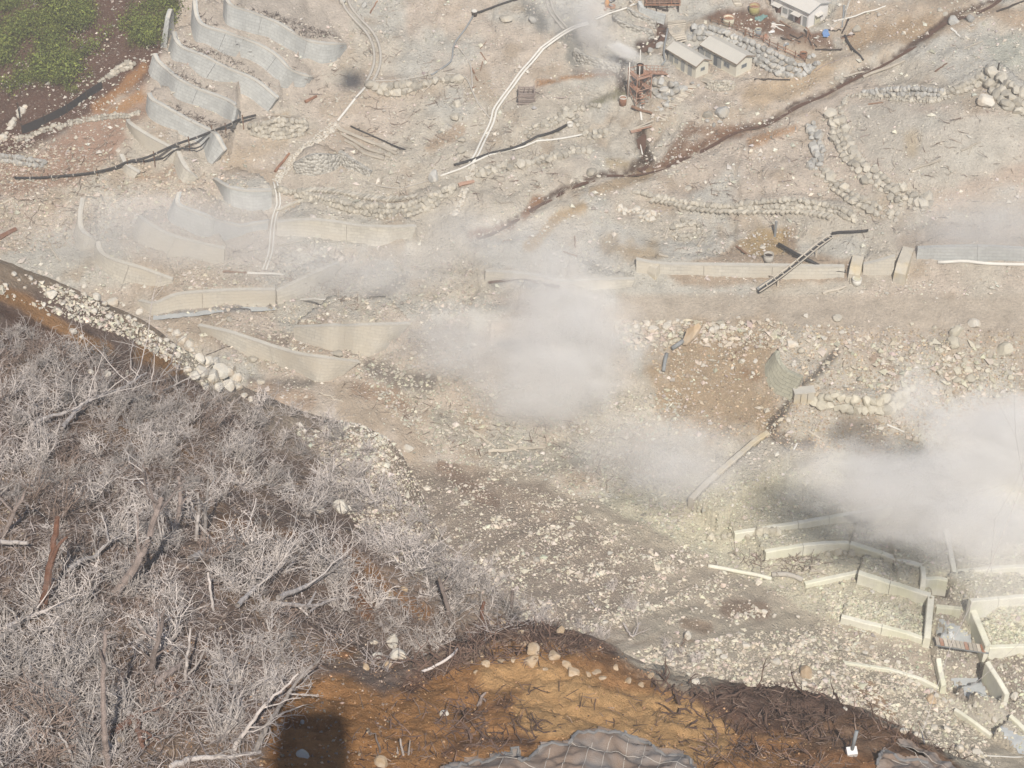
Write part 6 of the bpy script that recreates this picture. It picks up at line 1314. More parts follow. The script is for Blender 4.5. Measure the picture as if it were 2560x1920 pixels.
# ------------------------------------------------------------------ sheets, heaps, small things
def sheet(name, label, crop, poly, m, cat, lift=.12, wr=.25, res=9, seed=1):
    """a draped sheet with real thickness over the ground inside a polygon of photograph points"""
    q = at(crop, poly); x0, y0 = q[:, 0].min(), q[:, 1].min(); x1, y1 = q[:, 0].max(), q[:, 1].max(); st = max(x1-x0, y1-y0)/res/4
    xs, ys = np.arange(x0, x1+st, st), np.arange(y0, y1+st, st); X, Y = np.meshgrid(xs, ys); ins = in_poly(X, Y, [tuple(p[:2]) for p in q])
    Zs = zat(X, Y)+lift+(fbm(X*2.2+seed, Y*2.2, 3, seed)-.35)*wr; Zs = np.maximum(Zs, zat(X, Y)+.04); idx = -np.ones(X.shape, int); v = []; 
    for j in range(X.shape[0]):
        for i in range(X.shape[1]): idx[j, i] = len(v); v.append((X[j, i], Y[j, i], Zs[j, i]))
    f = [(idx[j,i], idx[j,i+1], idx[j+1,i+1], idx[j+1,i]) for j in range(X.shape[0]-1) for i in range(X.shape[1]-1) if ins[j:j+2, i:i+2].sum() >= 2]
    n = len(v); f2 = [tuple(a+n for a in reversed(p)) for p in f]; v2 = [(a, b, c-.04) for a, b, c in v]
    mb = MB(); mb.add(v+v2, f+f2); return solo(name, mb, m, label, cat, None, True)
sheet('blue_sheet', 'bright blue plastic sheet bundled on the yard', 'Y', [(1835,400),(1860,355),(1900,365),(1920,420),(1890,450),(1850,440)], M['blue'], 'tarpaulin', .5, .8, 5, 2)
sheet('green_net', 'crumpled teal netting lying in front of the white building', 'Y', [(1090,210),(1180,175),(1250,180),(1200,215),(1150,245),(1100,235)], M['teal'], 'netting', .15, .5, 6, 3)
sheet('orange_sheet', 'orange crumpled sheet beside the small grey barrel', 'Y', [(1150,420),(1220,380),(1240,430),(1190,460)], M['rust_pink'], 'sheet', .15, .5, 5, 4)
sheet('steel_sheet', 'buff board leaning beside the small grey barrel', 'Y', [(1030,380),(1095,360),(1095,420),(1040,430)], M['timber'], 'board', .6, .1, 5, 5)
sheet('white_sack', 'white sack lying on the yard right of the orange sheet', 'Y', [(1240,370),(1310,352),(1310,375),(1260,385)], M['hut_white'], 'sack', .3, .2, 4, 6)
sheet('blue_sheet', 'pale blue sheet lying in front of the railing', 'Y', [(1300,485),(1440,480),(1490,505),(1390,520)], M['pipe_grey'], 'sheet', .2, .4, 5, 7)
for i, a in enumerate([(1280,265,1425,285),(1310,285,1410,340),(1280,262,1330,300),(1370,230,1500,310)]): log(['longest of the white boards in front of the white building','white board pointing down right in front of the white building','short white board crossing the others by the white building','thin brown board lying from the white building to the yard'][i], 'Y', *a, .14, 'pipe_white' if i < 3 else 'timber_brown', 'board', 'board')
for i, a in enumerate([(1660,300,1740,540),(1640,330,1720,500),(1620,380,1780,520),(1690,330,1650,470),(1380,415,1500,450),(1400,430,1600,465),(1450,420,1590,480),(1620,400,1560,430),(1480,380,1560,420),(1600,360,1660,420),(1760,548,2060,540),(1900,550,2050,555),(2050,420,2180,400),(1900,330,2050,335)]):
    log('dark scrap timber heaped in the yard below the white building', 'Y', *a, .16, 'timber_dark' if i % 3 else 'timber_brown', 'scrap_timber', 'timber', group='scrap timber in the yard', bend=.06)
for i, a in enumerate([(2100,440,2170,560),(2060,410,2200,380),(2080,60,2060,300),(2130,210,2055,370)]): log(['dark log hanging down at the right edge of the yard','dark log across the right edge of the yard','grey upright pole beside the crossing white poles','black pole leaning under the crossing white poles'][i], 'Y', *a, .2, 'timber_dark' if i != 2 else 'pipe_grey')
MBx = tub('rust-red half barrel lying at the right end of the railing', 'Y', 1630, 640, 80, 40, M['rust'], M['rust'], M['timber_dark'], 'barrel', 'barrel')
put_ty = [tag(put_stone('tyre_lump', at('Y', x, y)+UP*.3, (.6, .5, .35), M['stone_grey']), l, 'stone') for x, y, l in ((1690,645,'left one of two dark round lumps at the end of the railing'),(1740,630,'right one of two dark round lumps at the end of the railing'))]
for o_ in put_ty: o_.name = 'round_stone'
# markers
o = at('I', 1150, 1575); mk = thing('marker_post', o, 'white concrete marker block with a grey pipe stub, tilted on the brown mound', 'marker'); s = 1/ppm(o)*CR['I'][2]
r1, r2 = Vector((1, .1, .05)).normalized(), Vector((-.1, 1, .35)).normalized()
MB().box(o+UP*.2, (62*s, 50*s, 46*s), r1, r2).build('block', M['hut_white'], mk); MB().tube([o+UP*.3, o+np.array([.12, .1, 1.75])], .1, 8).build('pipe', M['pipe_grey'], mk, True); MB().box(o+np.array([-.1, -.35, -.2]), (34*s, 30*s, 30*s), r1, r2).build('foot', M['stone_tan'], mk)
log('slender grey post standing left of the forked path', 'C', 808, 815, 808, 780, .12, 'pipe_grey', 'post', 'post', h1=0, h2=.1)
def vpost(label, crop, x, y, h, r, m): p = at(crop, x, y); mb = MB(); mb.tube([p-UP*.4, p+UP*h], r, 7); return solo('post', mb, M[m], label, 'post')
vpost('grey post standing in the ochre hollow above the channel', 'W', 1465, 185, 2.9, .2, 'pipe_grey'); vpost('short dark post on top of the large revetment at the right', 'C', 2050, 440, 1.6, .14, 'timber_dark'); vpost('thin post at the lower left of the large revetment', 'C', 1968, 520, 1.5, .14, 'pipe_grey')
vpost('dark upright pipe beside the dead shrubs at the left edge', 'A', 125, 740, 3.5, .1, 'timber_dark'); vpost('red pole at the right end of the black pipeline', 'A', 1305, 830, 1.9, .1, 'timber_brown')

# ------------------------------------------------------------------ dead shrubs, trunks, roots
def tube_raw(p, r0, r1, n):
    p = np.asarray(p); m = len(p); d = np.gradient(p, axis=0); d /= np.linalg.norm(d, axis=1, keepdims=True)+1e-9
    ref = np.array([.3, .85, .43]); a = np.cross(d, ref); a /= np.linalg.norm(a, axis=1, keepdims=True)+1e-9; b = np.cross(d, a); th = np.arange(n)*2*np.pi/n
    rr = np.linspace(r0, r1, m); v = p[:, None]+rr[:, None, None]*(np.cos(th)[None, :, None]*a[:, None]+np.sin(th)[None, :, None]*b[:, None])
    i = np.repeat(np.arange(m-1), n); k = np.tile(np.arange(n), m-1); k2 = (k+1) % n
    return v.reshape(-1, 3), np.stack([i*n+k, i*n+k2, (i+1)*n+k2, (i+1)*n+k], -1)
class TB:
    def __init__(s): s.v, s.f, s.c, s.n = [], [], [], 0
    def tube(s, p, r0, r1, n, col=None):
        v, f = tube_raw(p, r0, r1, n); s.v.append(v); s.f.append(f+s.n); s.n += len(v)
        if col is not None: s.c.append(np.tile(col, (len(v), 1)))
    def mesh(s, name, m): return np_mesh(name, np.concatenate(s.v), np.concatenate(s.f), m, np.concatenate(s.c) if s.c else None)
def curve(p, d, L, r, seg, wob, droop):
    out = [p]; d = d/np.linalg.norm(d)
    for _ in range(seg):
        d = d+r.normal(size=3)*wob+np.array([0, 0, droop]); d /= np.linalg.norm(d); out.append(out[-1]+d*L/seg)
    return np.array(out), d
def shrub_meshes(seed, h, nst, spread, wob, lean, m1, m2):
    r = np.random.default_rng(seed); A, B = TB(), TB()
    for i in range(nst):
        az = r.uniform(0, 6.28); tl = spread*r.uniform(.2, 1.0); d = np.array([math.cos(az)*tl, math.sin(az)*tl, 1.0])+np.array(lean); b0 = np.array([math.cos(az), math.sin(az), 0])*r.uniform(0, .28)*h*.4
        L = h*r.uniform(.55, 1.0); p, dd = curve(b0, d, L, r, 4, wob, .02); A.tube(p, .05*h**.5, .024, 4)
        for j in range(4):
            k = r.integers(1, 5); e = dd*.5+r.normal(size=3)*.6; e[2] = abs(e[2])*.7+.12; q, d2 = curve(p[k], e, L*r.uniform(.35, .6), r, 3, wob*1.3, .02); B.tube(q, .026, .015, 3)
            for _ in range(3):
                e = d2*.6+r.normal(size=3)*.6; q2, d3 = curve(q[r.integers(1, 4)], e, L*r.uniform(.18, .36), r, 2, wob*1.5, .03); B.tube(q2, .018, .011, 3)
                for _ in range(1): q3, _ = curve(q2[r.integers(1, 3)], d3*.5+r.normal(size=3)*.6, L*r.uniform(.1, .2), r, 2, wob*1.5, .02); B.tube(q3, .011, .007, 3)
    return A.mesh('shrub_stems', m1), B.mesh('twigs', m2)
DW, DP = M['deadwood'], M['deadwood_pale']
SHR = [shrub_meshes(40+i, 2.3+.25*(i % 4), 9+i % 4, .75+.12*(i % 3), .17, [(0,0,0), (.35,-.1,0), (-.3,-.2,0), (.15,.2,0)][i % 4], M['deadbrown'] if i == 7 else DW, M['deadbrown'] if i == 7 else DW if i % 3 else DP) for i in range(10)]
SHP = [shrub_meshes(80+i, 1.5, 8, 1.0, .16, (.2, 0, 0), DP, DP) for i in range(4)]
def plant_shrubs(label, group, polys, n, smin, smax, protos, seed, keep=None, mind=0.0, field='n'):
    r = np.random.default_rng(seed); cnt = 0; got = []
    for poly, frac in polys:
        p = scatter_px([px_of(c, x, y) for c, x, y in poly], int(n*frac*3), field, r, keep); k = 0
        for q in p:
            if k >= int(n*frac): break
            if mind and got and min(np.hypot(q[0]-g[0], q[1]-g[1]) for g in got[-400:]) < mind: continue
            got.append(q); k += 1; a, b = protos[r.integers(len(protos))]; s = r.uniform(smin, smax); rz = r.uniform(-.9, .9)+(math.pi if r.random() < .3 else 0)
            o = bpy.data.objects.new('dead_shrub', a); o.location = (q[0], q[1], float(zat(q[0], q[1]))-.08); o.scale = (s, s, s*r.uniform(.75, 1.1)); o.rotation_euler = (r.uniform(-.15, .15), r.uniform(-.15, .15), rz); link(o)
            tag(o, label, 'dead shrub', group); t = bpy.data.objects.new('twigs', b); link(t, o)
patch2 = lambda px, py, p: np.clip((fbm(p[:, 0]/3.2, p[:, 1]/3.2, 3, 223)-.36)*6, .03, 1)
patch = lambda px, py, p: np.clip((fbm(p[:, 0]/4.5, p[:, 1]/4.5, 3, 123)-.33)*5, .08, 1)
plant_shrubs('bleached leafless shrub in the dense thicket at the lower left', 'shrubs of the lower left thicket', [([('G',-80,-60),('G',900,-60),('G',1300,200),('G',2000,330),('G',2150,520),('G',2100,900),('G',1950,1050),('G',1700,1200),('G',1560,1500),('G',1000,1400),('G',700,1700),('G',-80,1700)], 1.0)], 104, .5, .98, SHR, 1, patch2, .8)
plant_shrubs('grey leafless shrub on the upper part of the brown slope', 'shrubs of the upper brown slope', [([('D',-60,480),('D',300,560),('D',850,760),('D',1350,900),('D',1450,1000),('D',1500,1300),('D',1350,1560),('D',700,1520),('D',-60,1560)], 1.0)], 92, .45, .88, SHR, 2, patch, .9)
plant_shrubs('pale wispy dead shrub on the stony right flank of the slope', 'wispy shrubs on the stony flank', [([('D',1500,950),('D',1700,930),('D',2050,1060),('D',2250,1250),('D',2250,1650),('D',1500,1650),('D',1400,1300)], .7), ([('P',850,1080),('P',960,1140),('P',1060,1300),('P',1200,1480),('P',1000,1450),('P',880,1300)], .3)], 48, .6, 1.0, SHR[:4]+SHP, 3, None, 1.0)
plant_shrubs('white dead shrub in the stand behind the orange mound', 'white shrubs behind the orange mound', [([('H',100,180),('H',600,330),('H',900,400),('H',1180,480),('H',1480,720),('H',1300,760),('H',900,740),('H',640,760),('H',500,560)], .8), ([('H',500,850),('H',640,820),('H',700,900),('H',520,1030)], .1), ([('H',230,680),('H',480,640),('H',420,820),('H',330,850)], .1)], 46, .7, 1.1, SHP+SHR[:2], 4, None, .8)
plant_shrubs('lone pale dead shrub on the bare gravel slope', 'lone shrubs on the gravel slope', [([('H',1500,780),('H',1680,860),('H',1600,900),('H',1480,870)], .3), ([('H',500,200),('H',700,200),('H',640,330),('H',480,300)], .25), ([('H',1700,560),('H',1950,640),('H',1880,700),('H',1750,660)], .2), ([('I',0,850),('I',130,900),('I',250,1060),('I',100,1100),('I',0,1000)], .25)], 18, .8, 1.3, SHP, 5, None, 0, 'g')
def litter(name, jobs, seed, ln, rad, cols):
    r = np.random.default_rng(seed); T = TB()
    for poly, n, field, dens in jobs:
        p = scatter_px([px_of(*a) for a in poly], n, field, r, dens)
        for q in p:
            c = np.array(cols[r.integers(len(cols))])*r.uniform(.75, 1.2); c = np.append(c, 1)
            for _ in range(2):
                d = r.normal(size=3); d[2] = abs(d[2])*r.choice([.1, .25] if name == 'root_litter' else [.15, .6]); L = r.uniform(*ln); k, _d = curve(q+np.array([r.normal()*.2, r.normal()*.2, .02]), d, L, r, 2, .2, 0); T.tube(k, rad*r.uniform(.6, 1.5), rad*.5, 3, c)
    o = link(bpy.data.objects.new(name, T.mesh(name, M['twig']))); o['kind'] = 'stuff'; return o
GREYS = [(.36,.315,.295), (.44,.39,.365), (.25,.2,.175), (.36,.3,.265)]; DK = [(.13,.085,.065), (.09,.06,.05), (.2,.13,.1), (.26,.19,.15)]
litter('twig_litter', [([('G',-80,-60),('G',900,-60),('G',1350,200),('G',2150,400),('G',2150,900),('G',1650,1300),('G',1560,1700),('G',-80,1700)], 4300, 'n', None), ([('D',-60,480),('D',850,760),('D',1450,950),('D',2250,1250),('D',2250,1650),('D',-60,1560)], 3600, 'n', None), ([('H',0,180),('H',1200,450),('H',1500,750),('H',700,900),('H',300,1100),('H',0,900)], 1500, 'n', None)], 21, (.4, 1.5), .022, GREYS)
litter('root_litter', [([('H',450,1150),('H',860,830),('H',1350,800),('H',1700,950),('H',1000,1000)], 500, 'm', None), ([('H',150,1200),('H',1100,1150),('H',1250,1500),('H',700,1700),('H',150,1700)], 150, 'm', None), ([('I',100,1180),('I',800,1110),('I',1500,1420),('I',1750,1620),('I',850,1500),('I',350,1330)], 230, 'm', None), ([('H',1100,1150),('H',2212,1250),('H',2212,1600),('H',1400,1480)], 60, 'm', None), ([('I',300,1450),('I',1300,1659),('I',200,1659)], 150, 'm', None)], 22, (.25, 1.1), .028, DK)
# twigs and rows of stubble on the terraces
litter('dry_stubble', [([('A',1200,60),('A',1650,350),('A',1920,450),('A',1700,420),('A',1500,330),('A',1250,170)], 320, 'v', None), ([('A',1420,20),('A',1700,90),('A',2100,230),('A',1900,240),('A',1600,90)], 340, 'v', None), ([('A',1050,230),('A',1450,360),('A',1720,580),('A',1600,540),('A',1250,380)], 260, 'v', None), ([('A',960,360),('A',1250,520),('A',1480,660),('A',1350,620),('A',1050,460)], 260, 'v', None), ([('A',920,590),('A',1250,730),('A',1440,790),('A',1280,790),('A',1000,650)], 220, 'v', None), ([('A',1300,800),('A',1430,790),('A',1380,900)], 30, 'v', None)], 23, (.4, 1.0), .045, [(.08,.06,.055), (.13,.10,.085)])
litter('driftwood_litter', [([('I',350,340),('I',1000,370),('I',1000,460),('I',700,480)], 120, 'v', None), ([('P',900,0),('P',1500,500),('P',1000,520),('P',750,200)], 260, 'v', None), ([('C',0,700),('C',2200,600),('C',2200,1400),('C',0,1600)], 260, 'v', None), ([('D',1300,0),('D',2212,0),('D',2212,400)], 120, 'v', None), ([('E',0,800),('E',1900,1100),('E',1900,1500),('E',600,1200)], 160, 'v', None), ([('A',0,900),('A',800,800),('A',800,1400),('A',0,1600)], 160, 'v', None)], 24, (.6, 2.2), .06, [(.45,.4,.33), (.3,.24,.19), (.2,.14,.11)])

# trunks
def trunk(label, crop, px, r0, r1, m='bark', standing=True, limbs=(), nlimb=0, name='dead_tree', cat='dead tree', h0=0.0, hs=None, seed=1):
    r = np.random.default_rng(seed+abs(int(px[0][0]))); sc_ = CR[crop][2]*.78; b = at(crop, *px[0]); s = sc_/ppm(b)
    if standing:
        pts = [b-UP*.5]+[None]*0; P = [b]
        for x, y in px[1:]:
            q = px_of(crop, x, y); d = rays(*q); Y = b[1]+.15*(P[-1][2]-b[2]); P.append(d*(Y/d[1])+np.array([0, 0, CZ]))
        P = [b-UP*.4-(P[1]-b)/np.linalg.norm(P[1]-b)*.3]+P[1:] if len(P) > 1 else P
    else:
        hs_ = hs or [r0*s*.8+h0]*len(px); P = [at(crop, x, y, h=hh) for (x, y), hh in zip(px, hs_)]
    p = resample(smooth_line(P, 5), .35); L = np.sum(np.linalg.norm(np.diff(p, axis=0), axis=1)); p[1:-1] += r.normal(size=(len(p)-2, 3))*min(.03, r0*s*.3)
    T = TB(); T.tube(p-b, r0*s, r1*s, 8); me = T.mesh(name, M[m]); o = bpy.data.objects.new(name, me); o.location = tuple(b); link(o); tag(o, label, cat)
    def limb(i, d, Lb, rb):
        q, dd = curve(p[i]-b, d, Lb, r, 5, .16, .02); A = TB(); A.tube(q, rb, rb*.4, 5); br = link(bpy.data.objects.new('branch', A.mesh('branch', M[m])), o); B = TB()
        for _ in range(5):
            e = dd*.6+r.normal(size=3)*.6; q2, d2 = curve(q[r.integers(2, 6)], e, Lb*r.uniform(.25, .5), r, 3, .18, 0); B.tube(q2, rb*.4, rb*.2, 3)
            for _ in range(2): q3, _ = curve(q2[r.integers(1, 4)], d2*.5+r.normal(size=3)*.6, Lb*.18, r, 2, .2, 0); B.tube(q3, rb*.22, rb*.12, 3)
        link(bpy.data.objects.new('twigs', B.mesh('twigs', DW)), br)
    for k in range(nlimb):
        i = int(len(p)*r.uniform(.4, .98))-1; ax_ = p[min(i+1, len(p)-1)]-p[i-1]; ax_ /= np.linalg.norm(ax_); d = r.normal(size=3); d -= ax_*(d@ax_); d /= np.linalg.norm(d); d = d+ax_*.8; d[2] = abs(d[2])*.7+(.25 if standing else .1)
        limb(i, d, L*r.uniform(.22, .4), max(.03, r0*s*.35))
    for lx, lr in limbs:
        P2 = [at(crop, x, y, h=.4) if not standing else None for x, y in lx]
        if standing: P2 = [(lambda d: d*(b[1]/d[1])+np.array([0, 0, CZ]))(rays(*px_of(crop, x, y))) for x, y in lx]
        A = TB(); A.tube(resample(smooth_line(P2, 4), .35)-b, lr*s, lr*s*.5, 6); link(bpy.data.objects.new('branch', A.mesh('branch', M[m])), o)
    return o
trunk('tall slender bare trunk with a splintered top at the lower left', 'G', [(660,1655),(640,1400),(635,1150),(640,950),(650,815)], 26, 15, 'bark', True, [([(638,1010),(615,950),(600,890)], 9), ([(645,830),(600,812)], 5), ([(650,830),(760,815)], 4)])
trunk('thick reddish dead trunk with a short fork at the left', 'G', [(250,690),(290,520),(320,330),(340,220),(352,120)], 36, 20, 'bark_red', True, [([(318,390),(360,290),(412,240)], 20)])
trunk('dark blackened trunk leaning right, the longest in the thicket', 'G', [(672,592),(780,500),(860,370),(920,230),(950,110),(990,0)], 38, 20, 'bark', True, nlimb=5)
trunk('grey crooked trunk rising left of a pair of upright stems', 'G', [(1075,175),(1100,60),(1108,-60),(1095,-130)], 24, 12, 'bark', True, nlimb=4)
trunk('left one of a pair of pale upright stems above the fallen trunks', 'G', [(1205,260),(1212,150),(1225,90),(1215,-30)], 18, 9, 'deadwood', True, nlimb=3)
trunk('right, taller one of a pair of pale upright stems above the fallen trunks', 'G', [(1255,260),(1262,120),(1270,0),(1280,-110)], 18, 9, 'deadwood', True, nlimb=3)
trunk('straight fallen trunk with a dark shadow beneath, in the middle of the thicket', 'G', [(1175,375),(1300,310),(1420,270),(1510,232)], 28, 13, 'deadwood', False, nlimb=4, h0=.35)
trunk('short cut log lying at the foot of the dark shrub', 'G', [(938,1150),(1020,1085),(1105,1030)], 30, 24, 'bark', False, name='dead_log', cat='log', h0=.25)
trunk('dark upright trunk behind the short cut log', 'G', [(918,1085),(950,960),(985,830),(1010,690)], 30, 10, 'bark', True, nlimb=6)
trunk('long pale fallen branch at the left below the reddish trunk', 'G', [(30,800),(150,745),(300,680),(480,640)], 20, 8, 'deadwood_pale', False, nlimb=5, h0=.7)
trunk('arched pale fallen limb right of the reddish trunk', 'G', [(420,440),(500,385),(580,360),(650,290),(720,245)], 22, 9, 'deadwood', False, nlimb=4, h0=.8)
trunk('crooked branch lying right of the middle of the thicket', 'G', [(1460,660),(1540,580),(1620,500),(1720,430),(1785,345)], 20, 8, 'deadwood', False, nlimb=5, h0=.6)
trunk('forked pale log at the thicket edge pointing at the orange scar', 'G', [(1710,645),(1820,660),(1950,660),(2060,620),(2200,605)], 18, 9, 'deadwood_pale', False, [([(1870,690),(1905,640),(1940,575)], 14), ([(1800,640),(1850,680),(1890,720)], 12), ([(1900,700),(1990,640),(2060,640)], 10)], h0=.5)
trunk('large pale bundle of limbs above the forked log', 'G', [(1710,610),(1850,555),(1960,500),(2060,430),(2110,360)], 22, 8, 'deadwood', False, nlimb=7, h0=.9)
trunk('pale leaning trunk rising from the cabin shadow', 'G', [(1545,1570),(1640,1400),(1740,1250),(1850,1100),(1960,1000)], 24, 9, 'deadwood', True, nlimb=6)
trunk('second leaning pale stem left of the cabin shadow', 'G', [(1400,1560),(1520,1420),(1640,1260),(1760,1150),(1830,1080)], 20, 7, 'deadwood_pale', True, nlimb=5)
trunk('weathered log jutting in from the left edge over a dark hollow', 'G', [(-40,272),(60,270),(170,276)], 20, 14, 'deadwood', False, name='dead_log', cat='log', h0=.8)
trunk('thin straight white stick standing in the middle of the thicket', 'G', [(1312,690),(1295,570),(1278,460)], 12, 9, 'deadwood_pale', True)
trunk('dark trunk leaning at the upper left corner of the thicket', 'G', [(0,240),(60,150),(110,50),(150,-40)], 22, 10, 'bark', True, nlimb=4)
trunk('small forked sapling beside the short cut log', 'G', [(1130,1110),(1150,1000),(1165,880),(1170,800)], 16, 8, 'deadwood_pale', True, [([(1140,1100),(1215,1020),(1260,930)], 10), ([(1200,1050),(1210,960)], 7)])
trunk('bent bare stem at the bottom edge left of the cabin shadow', 'G', [(470,1655),(430,1560),(385,1480),(360,1440)], 18, 7, 'deadwood', True, nlimb=3)
trunk('reddish curled stump beside the round pale boulder', 'G', [(690,1450),(760,1400),(840,1330),(850,1450),(880,1540)], 34, 16, 'bark_red', False, name='root_stump', cat='stump', h0=.4, nlimb=3)
trunk('long bent limb along the bottom edge pointing to the cabin shadow', 'G', [(1050,1650),(1200,1600),(1400,1590),(1600,1560)], 24, 12, 'deadwood', False, nlimb=4, h0=.3)
trunk('broad heap of pale limbs along the left edge', 'G', [(0,870),(60,820),(160,740),(230,700)], 26, 10, 'deadwood', False, nlimb=6, h0=.7)
trunk('crooked pale limb in the upper thicket', 'D', [(380,1100),(500,960),(620,900),(760,850),(900,760)], 16, 7, 'deadwood_pale', False, nlimb=6, h0=.9)
trunk('long dead limb lying on the upper slope', 'D', [(700,950),(850,920),(1000,870),(1130,810)], 16, 7, 'deadwood', False, nlimb=6, h0=.7)
trunk('twisted pale limb at the left of the upper thicket', 'D', [(200,1080),(300,1030),(420,1000),(600,905)], 14, 7, 'deadwood_pale', False, nlimb=5, h0=.8)
trunk('tall dark stump standing at the crest behind the orange mound', 'H', [(1108,755),(1104,660),(1110,570)], 16, 13, 'bark', True)
trunk('leaning grey trunk with a pale top at the left of the orange mound', 'H', [(745,815),(715,690),(680,580),(658,495)], 22, 13, 'bark', True, nlimb=2)
trunk('short brown stump between the leaning trunk and the tall dark stump', 'H', [(925,745),(925,690),(935,640)], 18, 13, 'bark_red', True)
trunk('curved pale log lying in the roots left of the orange mound', 'H', [(550,1070),(640,1030),(720,980),(770,930)], 12, 10, 'deadwood_pale', False, name='dead_log', cat='log', h0=.3)
trunk('jagged brown stump on the orange slope', 'H', [(890,1275),(915,1235),(945,1195)], 26, 8, 'bark', True, [([(930,1290),(950,1250),(930,1230)], 14)], name='root_stump', cat='stump')
trunk('thin twisted stem at the left of the orange slope', 'H', [(300,1560),(285,1500),(270,1450),(235,1450)], 12, 5, 'bark', True, name='root_stump', cat='stump')
trunk('cluster stem of grey stubs at the bottom of the orange slope', 'H', [(440,1580),(425,1520),(420,1480)], 12, 7, 'deadwood', True, [([(470,1590),(475,1530),(480,1490)], 9), ([(405,1570),(400,1530)], 7)], name='root_stump', cat='stump')
trunk('pale branch lying on the bare gravel right of the mound crest', 'H', [(1570,605),(1600,650),(1635,690)], 9, 5, 'deadwood', False, nlimb=2, h0=.2)
trunk('curved pale branch on the dark gravel right of the mound', 'H', [(1790,770),(1840,850),(1870,820),(1885,765)], 8, 5, 'deadwood_pale', False, nlimb=3, h0=.2)
trunk('dead branch beside the lone gravel shrub at right', 'I', [(1600,1510),(1570,1420),(1480,1350)], 6, 4, 'deadwood_pale', False, nlimb=2, h0=.3)
for lb, c, x, y, n, s in [('large root tangle left of the orange mound top','H',830,860,30,1.5),('root tangle over the dark pit left of the mound','H',620,1010,30,1.6),('root tangle on the right shoulder of the mound','H',1360,850,24,1.2),('dark root tangle around the jagged brown stump','H',880,1290,24,1.1),
    ('dark root tangle in front of the jagged stump','H',800,1450,28,1.2),('root tangle at the lower end of the dark gully in the orange slope','H',960,1490,26,1.1),('root tangle on the lower edge of the bright orange slope','H',1230,1440,24,1.0),('small root tangle with pale stubs at the bottom','H',350,1420,20,.9),
    ('dark root tangle at the right end of the bright slope','I',240,1370,30,1.3),('dark root tangle above the bright slope end','I',60,1230,26,1.2),('central root tangle on the brown mound at right','I',560,1290,34,1.7),('wide root tangle right of the centre of the brown mound','I',880,1330,34,1.7),
    ('root tangle left of the tan scar','I',950,1180,26,1.2),('root tangle on the right end of the brown mound','I',1200,1240,26,1.1),('lower root tangle above the white marker block','I',880,1480,28,1.2),('lower left root tangle in front of the brown mound','I',640,1460,28,1.2),('root tangle right of the white marker block','I',1300,1390,28,1.3),
    ('black root tangle above the white faceted block','I',1730,1570,24,1.0),('dark scrubby tangle beside the white upright rock','I',120,930,26,1.4),('roots hanging at the crest right of the mound top','H',2080,1160,24,1.3)]:
    p0 = at(c, x, y); r = np.random.default_rng(abs(int(x*3+y))); T = TB()
    for _ in range(int(n*.75) if c == 'H' else int(n*.55)):
        b0 = np.array([r.normal()*.7*s, r.normal()*.6*s, 0]); b0[2] = float(zat(p0[0]+b0[0], p0[1]+b0[1]))-p0[2]; d = r.normal(size=3); d[2] = abs(d[2])*.16
        q, dd = curve(b0, d, s*r.uniform(.6, 1.5), r, 5, .3, -.03); T.tube(q, r.uniform(.03, .075)*s, .015, 4)
        for _ in range(2): q2, _ = curve(q[r.integers(1, 5)], dd+r.normal(size=3)*.8, s*.5, r, 3, .3, -.02); T.tube(q2, .024*s, .01, 3)
    o = bpy.data.objects.new('root_tangle', T.mesh('root_tangle', M['root_dark'])); o.location = tuple(p0); link(o); tag(o, lb, 'roots')

# ------------------------------------------------------------------ green bushes on the far burnt hillside
def bush_mesh(seed):
    r = np.random.default_rng(seed); n = 760; V, F, C_ = [], [], []
    cl = r.normal(size=(9, 3))*np.array([.55, .55, .3])+np.array([0, 0, .55]); g = r.uniform(.6, 1.25, 9)
    for i in range(n):
        k = r.integers(9); c = cl[k]+r.normal(size=3)*.26; c[2] = max(c[2], .04); a = r.normal(size=3); a /= np.linalg.norm(a); b = np.cross(a, r.normal(size=3)); b /= np.linalg.norm(b); s = r.uniform(.035, .085)
        V += [c-a*s, c+b*s*.6, c+a*s, c-b*s*.6]; F.append((4*i, 4*i+1, 4*i+2, 4*i+3)); t = g[k]*r.uniform(.7, 1.3); y = r.random(); C_ += [np.array([.125+.07*y, .17+.04*y, .045])*t]*4
    return np_mesh('leaves', np.array(V), np.array(F), M['leaf'], np.array(C_))
BU = [bush_mesh(i) for i in range(6)]
r = np.random.default_rng(77); hp = scatter_px([(-40,-40),(440,-40),(415,80),(330,140),(240,200),(150,250),(60,245),(0,230),(-40,240)], 900, 'v', r, lambda px, py, p: np.clip((fbm(px/70, py/45, 3, 8)-.5)*9, 0, 1))
hp = hp[:150]
for q in hp:
    o = bpy.data.objects.new('green_bush', BU[r.integers(6)]); s = r.choice([1.0, 1.5, 2.0, 2.8])*r.uniform(.85, 1.15); o.location = (q[0], q[1], q[2]-.1); o.scale = (s*1.15, s, s*1.05); o.rotation_euler = (0, 0, r.uniform(0, 6.28)); link(o); tag(o, 'low green bush on the burnt hillside in the upper left corner', 'bush', 'green bushes on the burnt hillside')

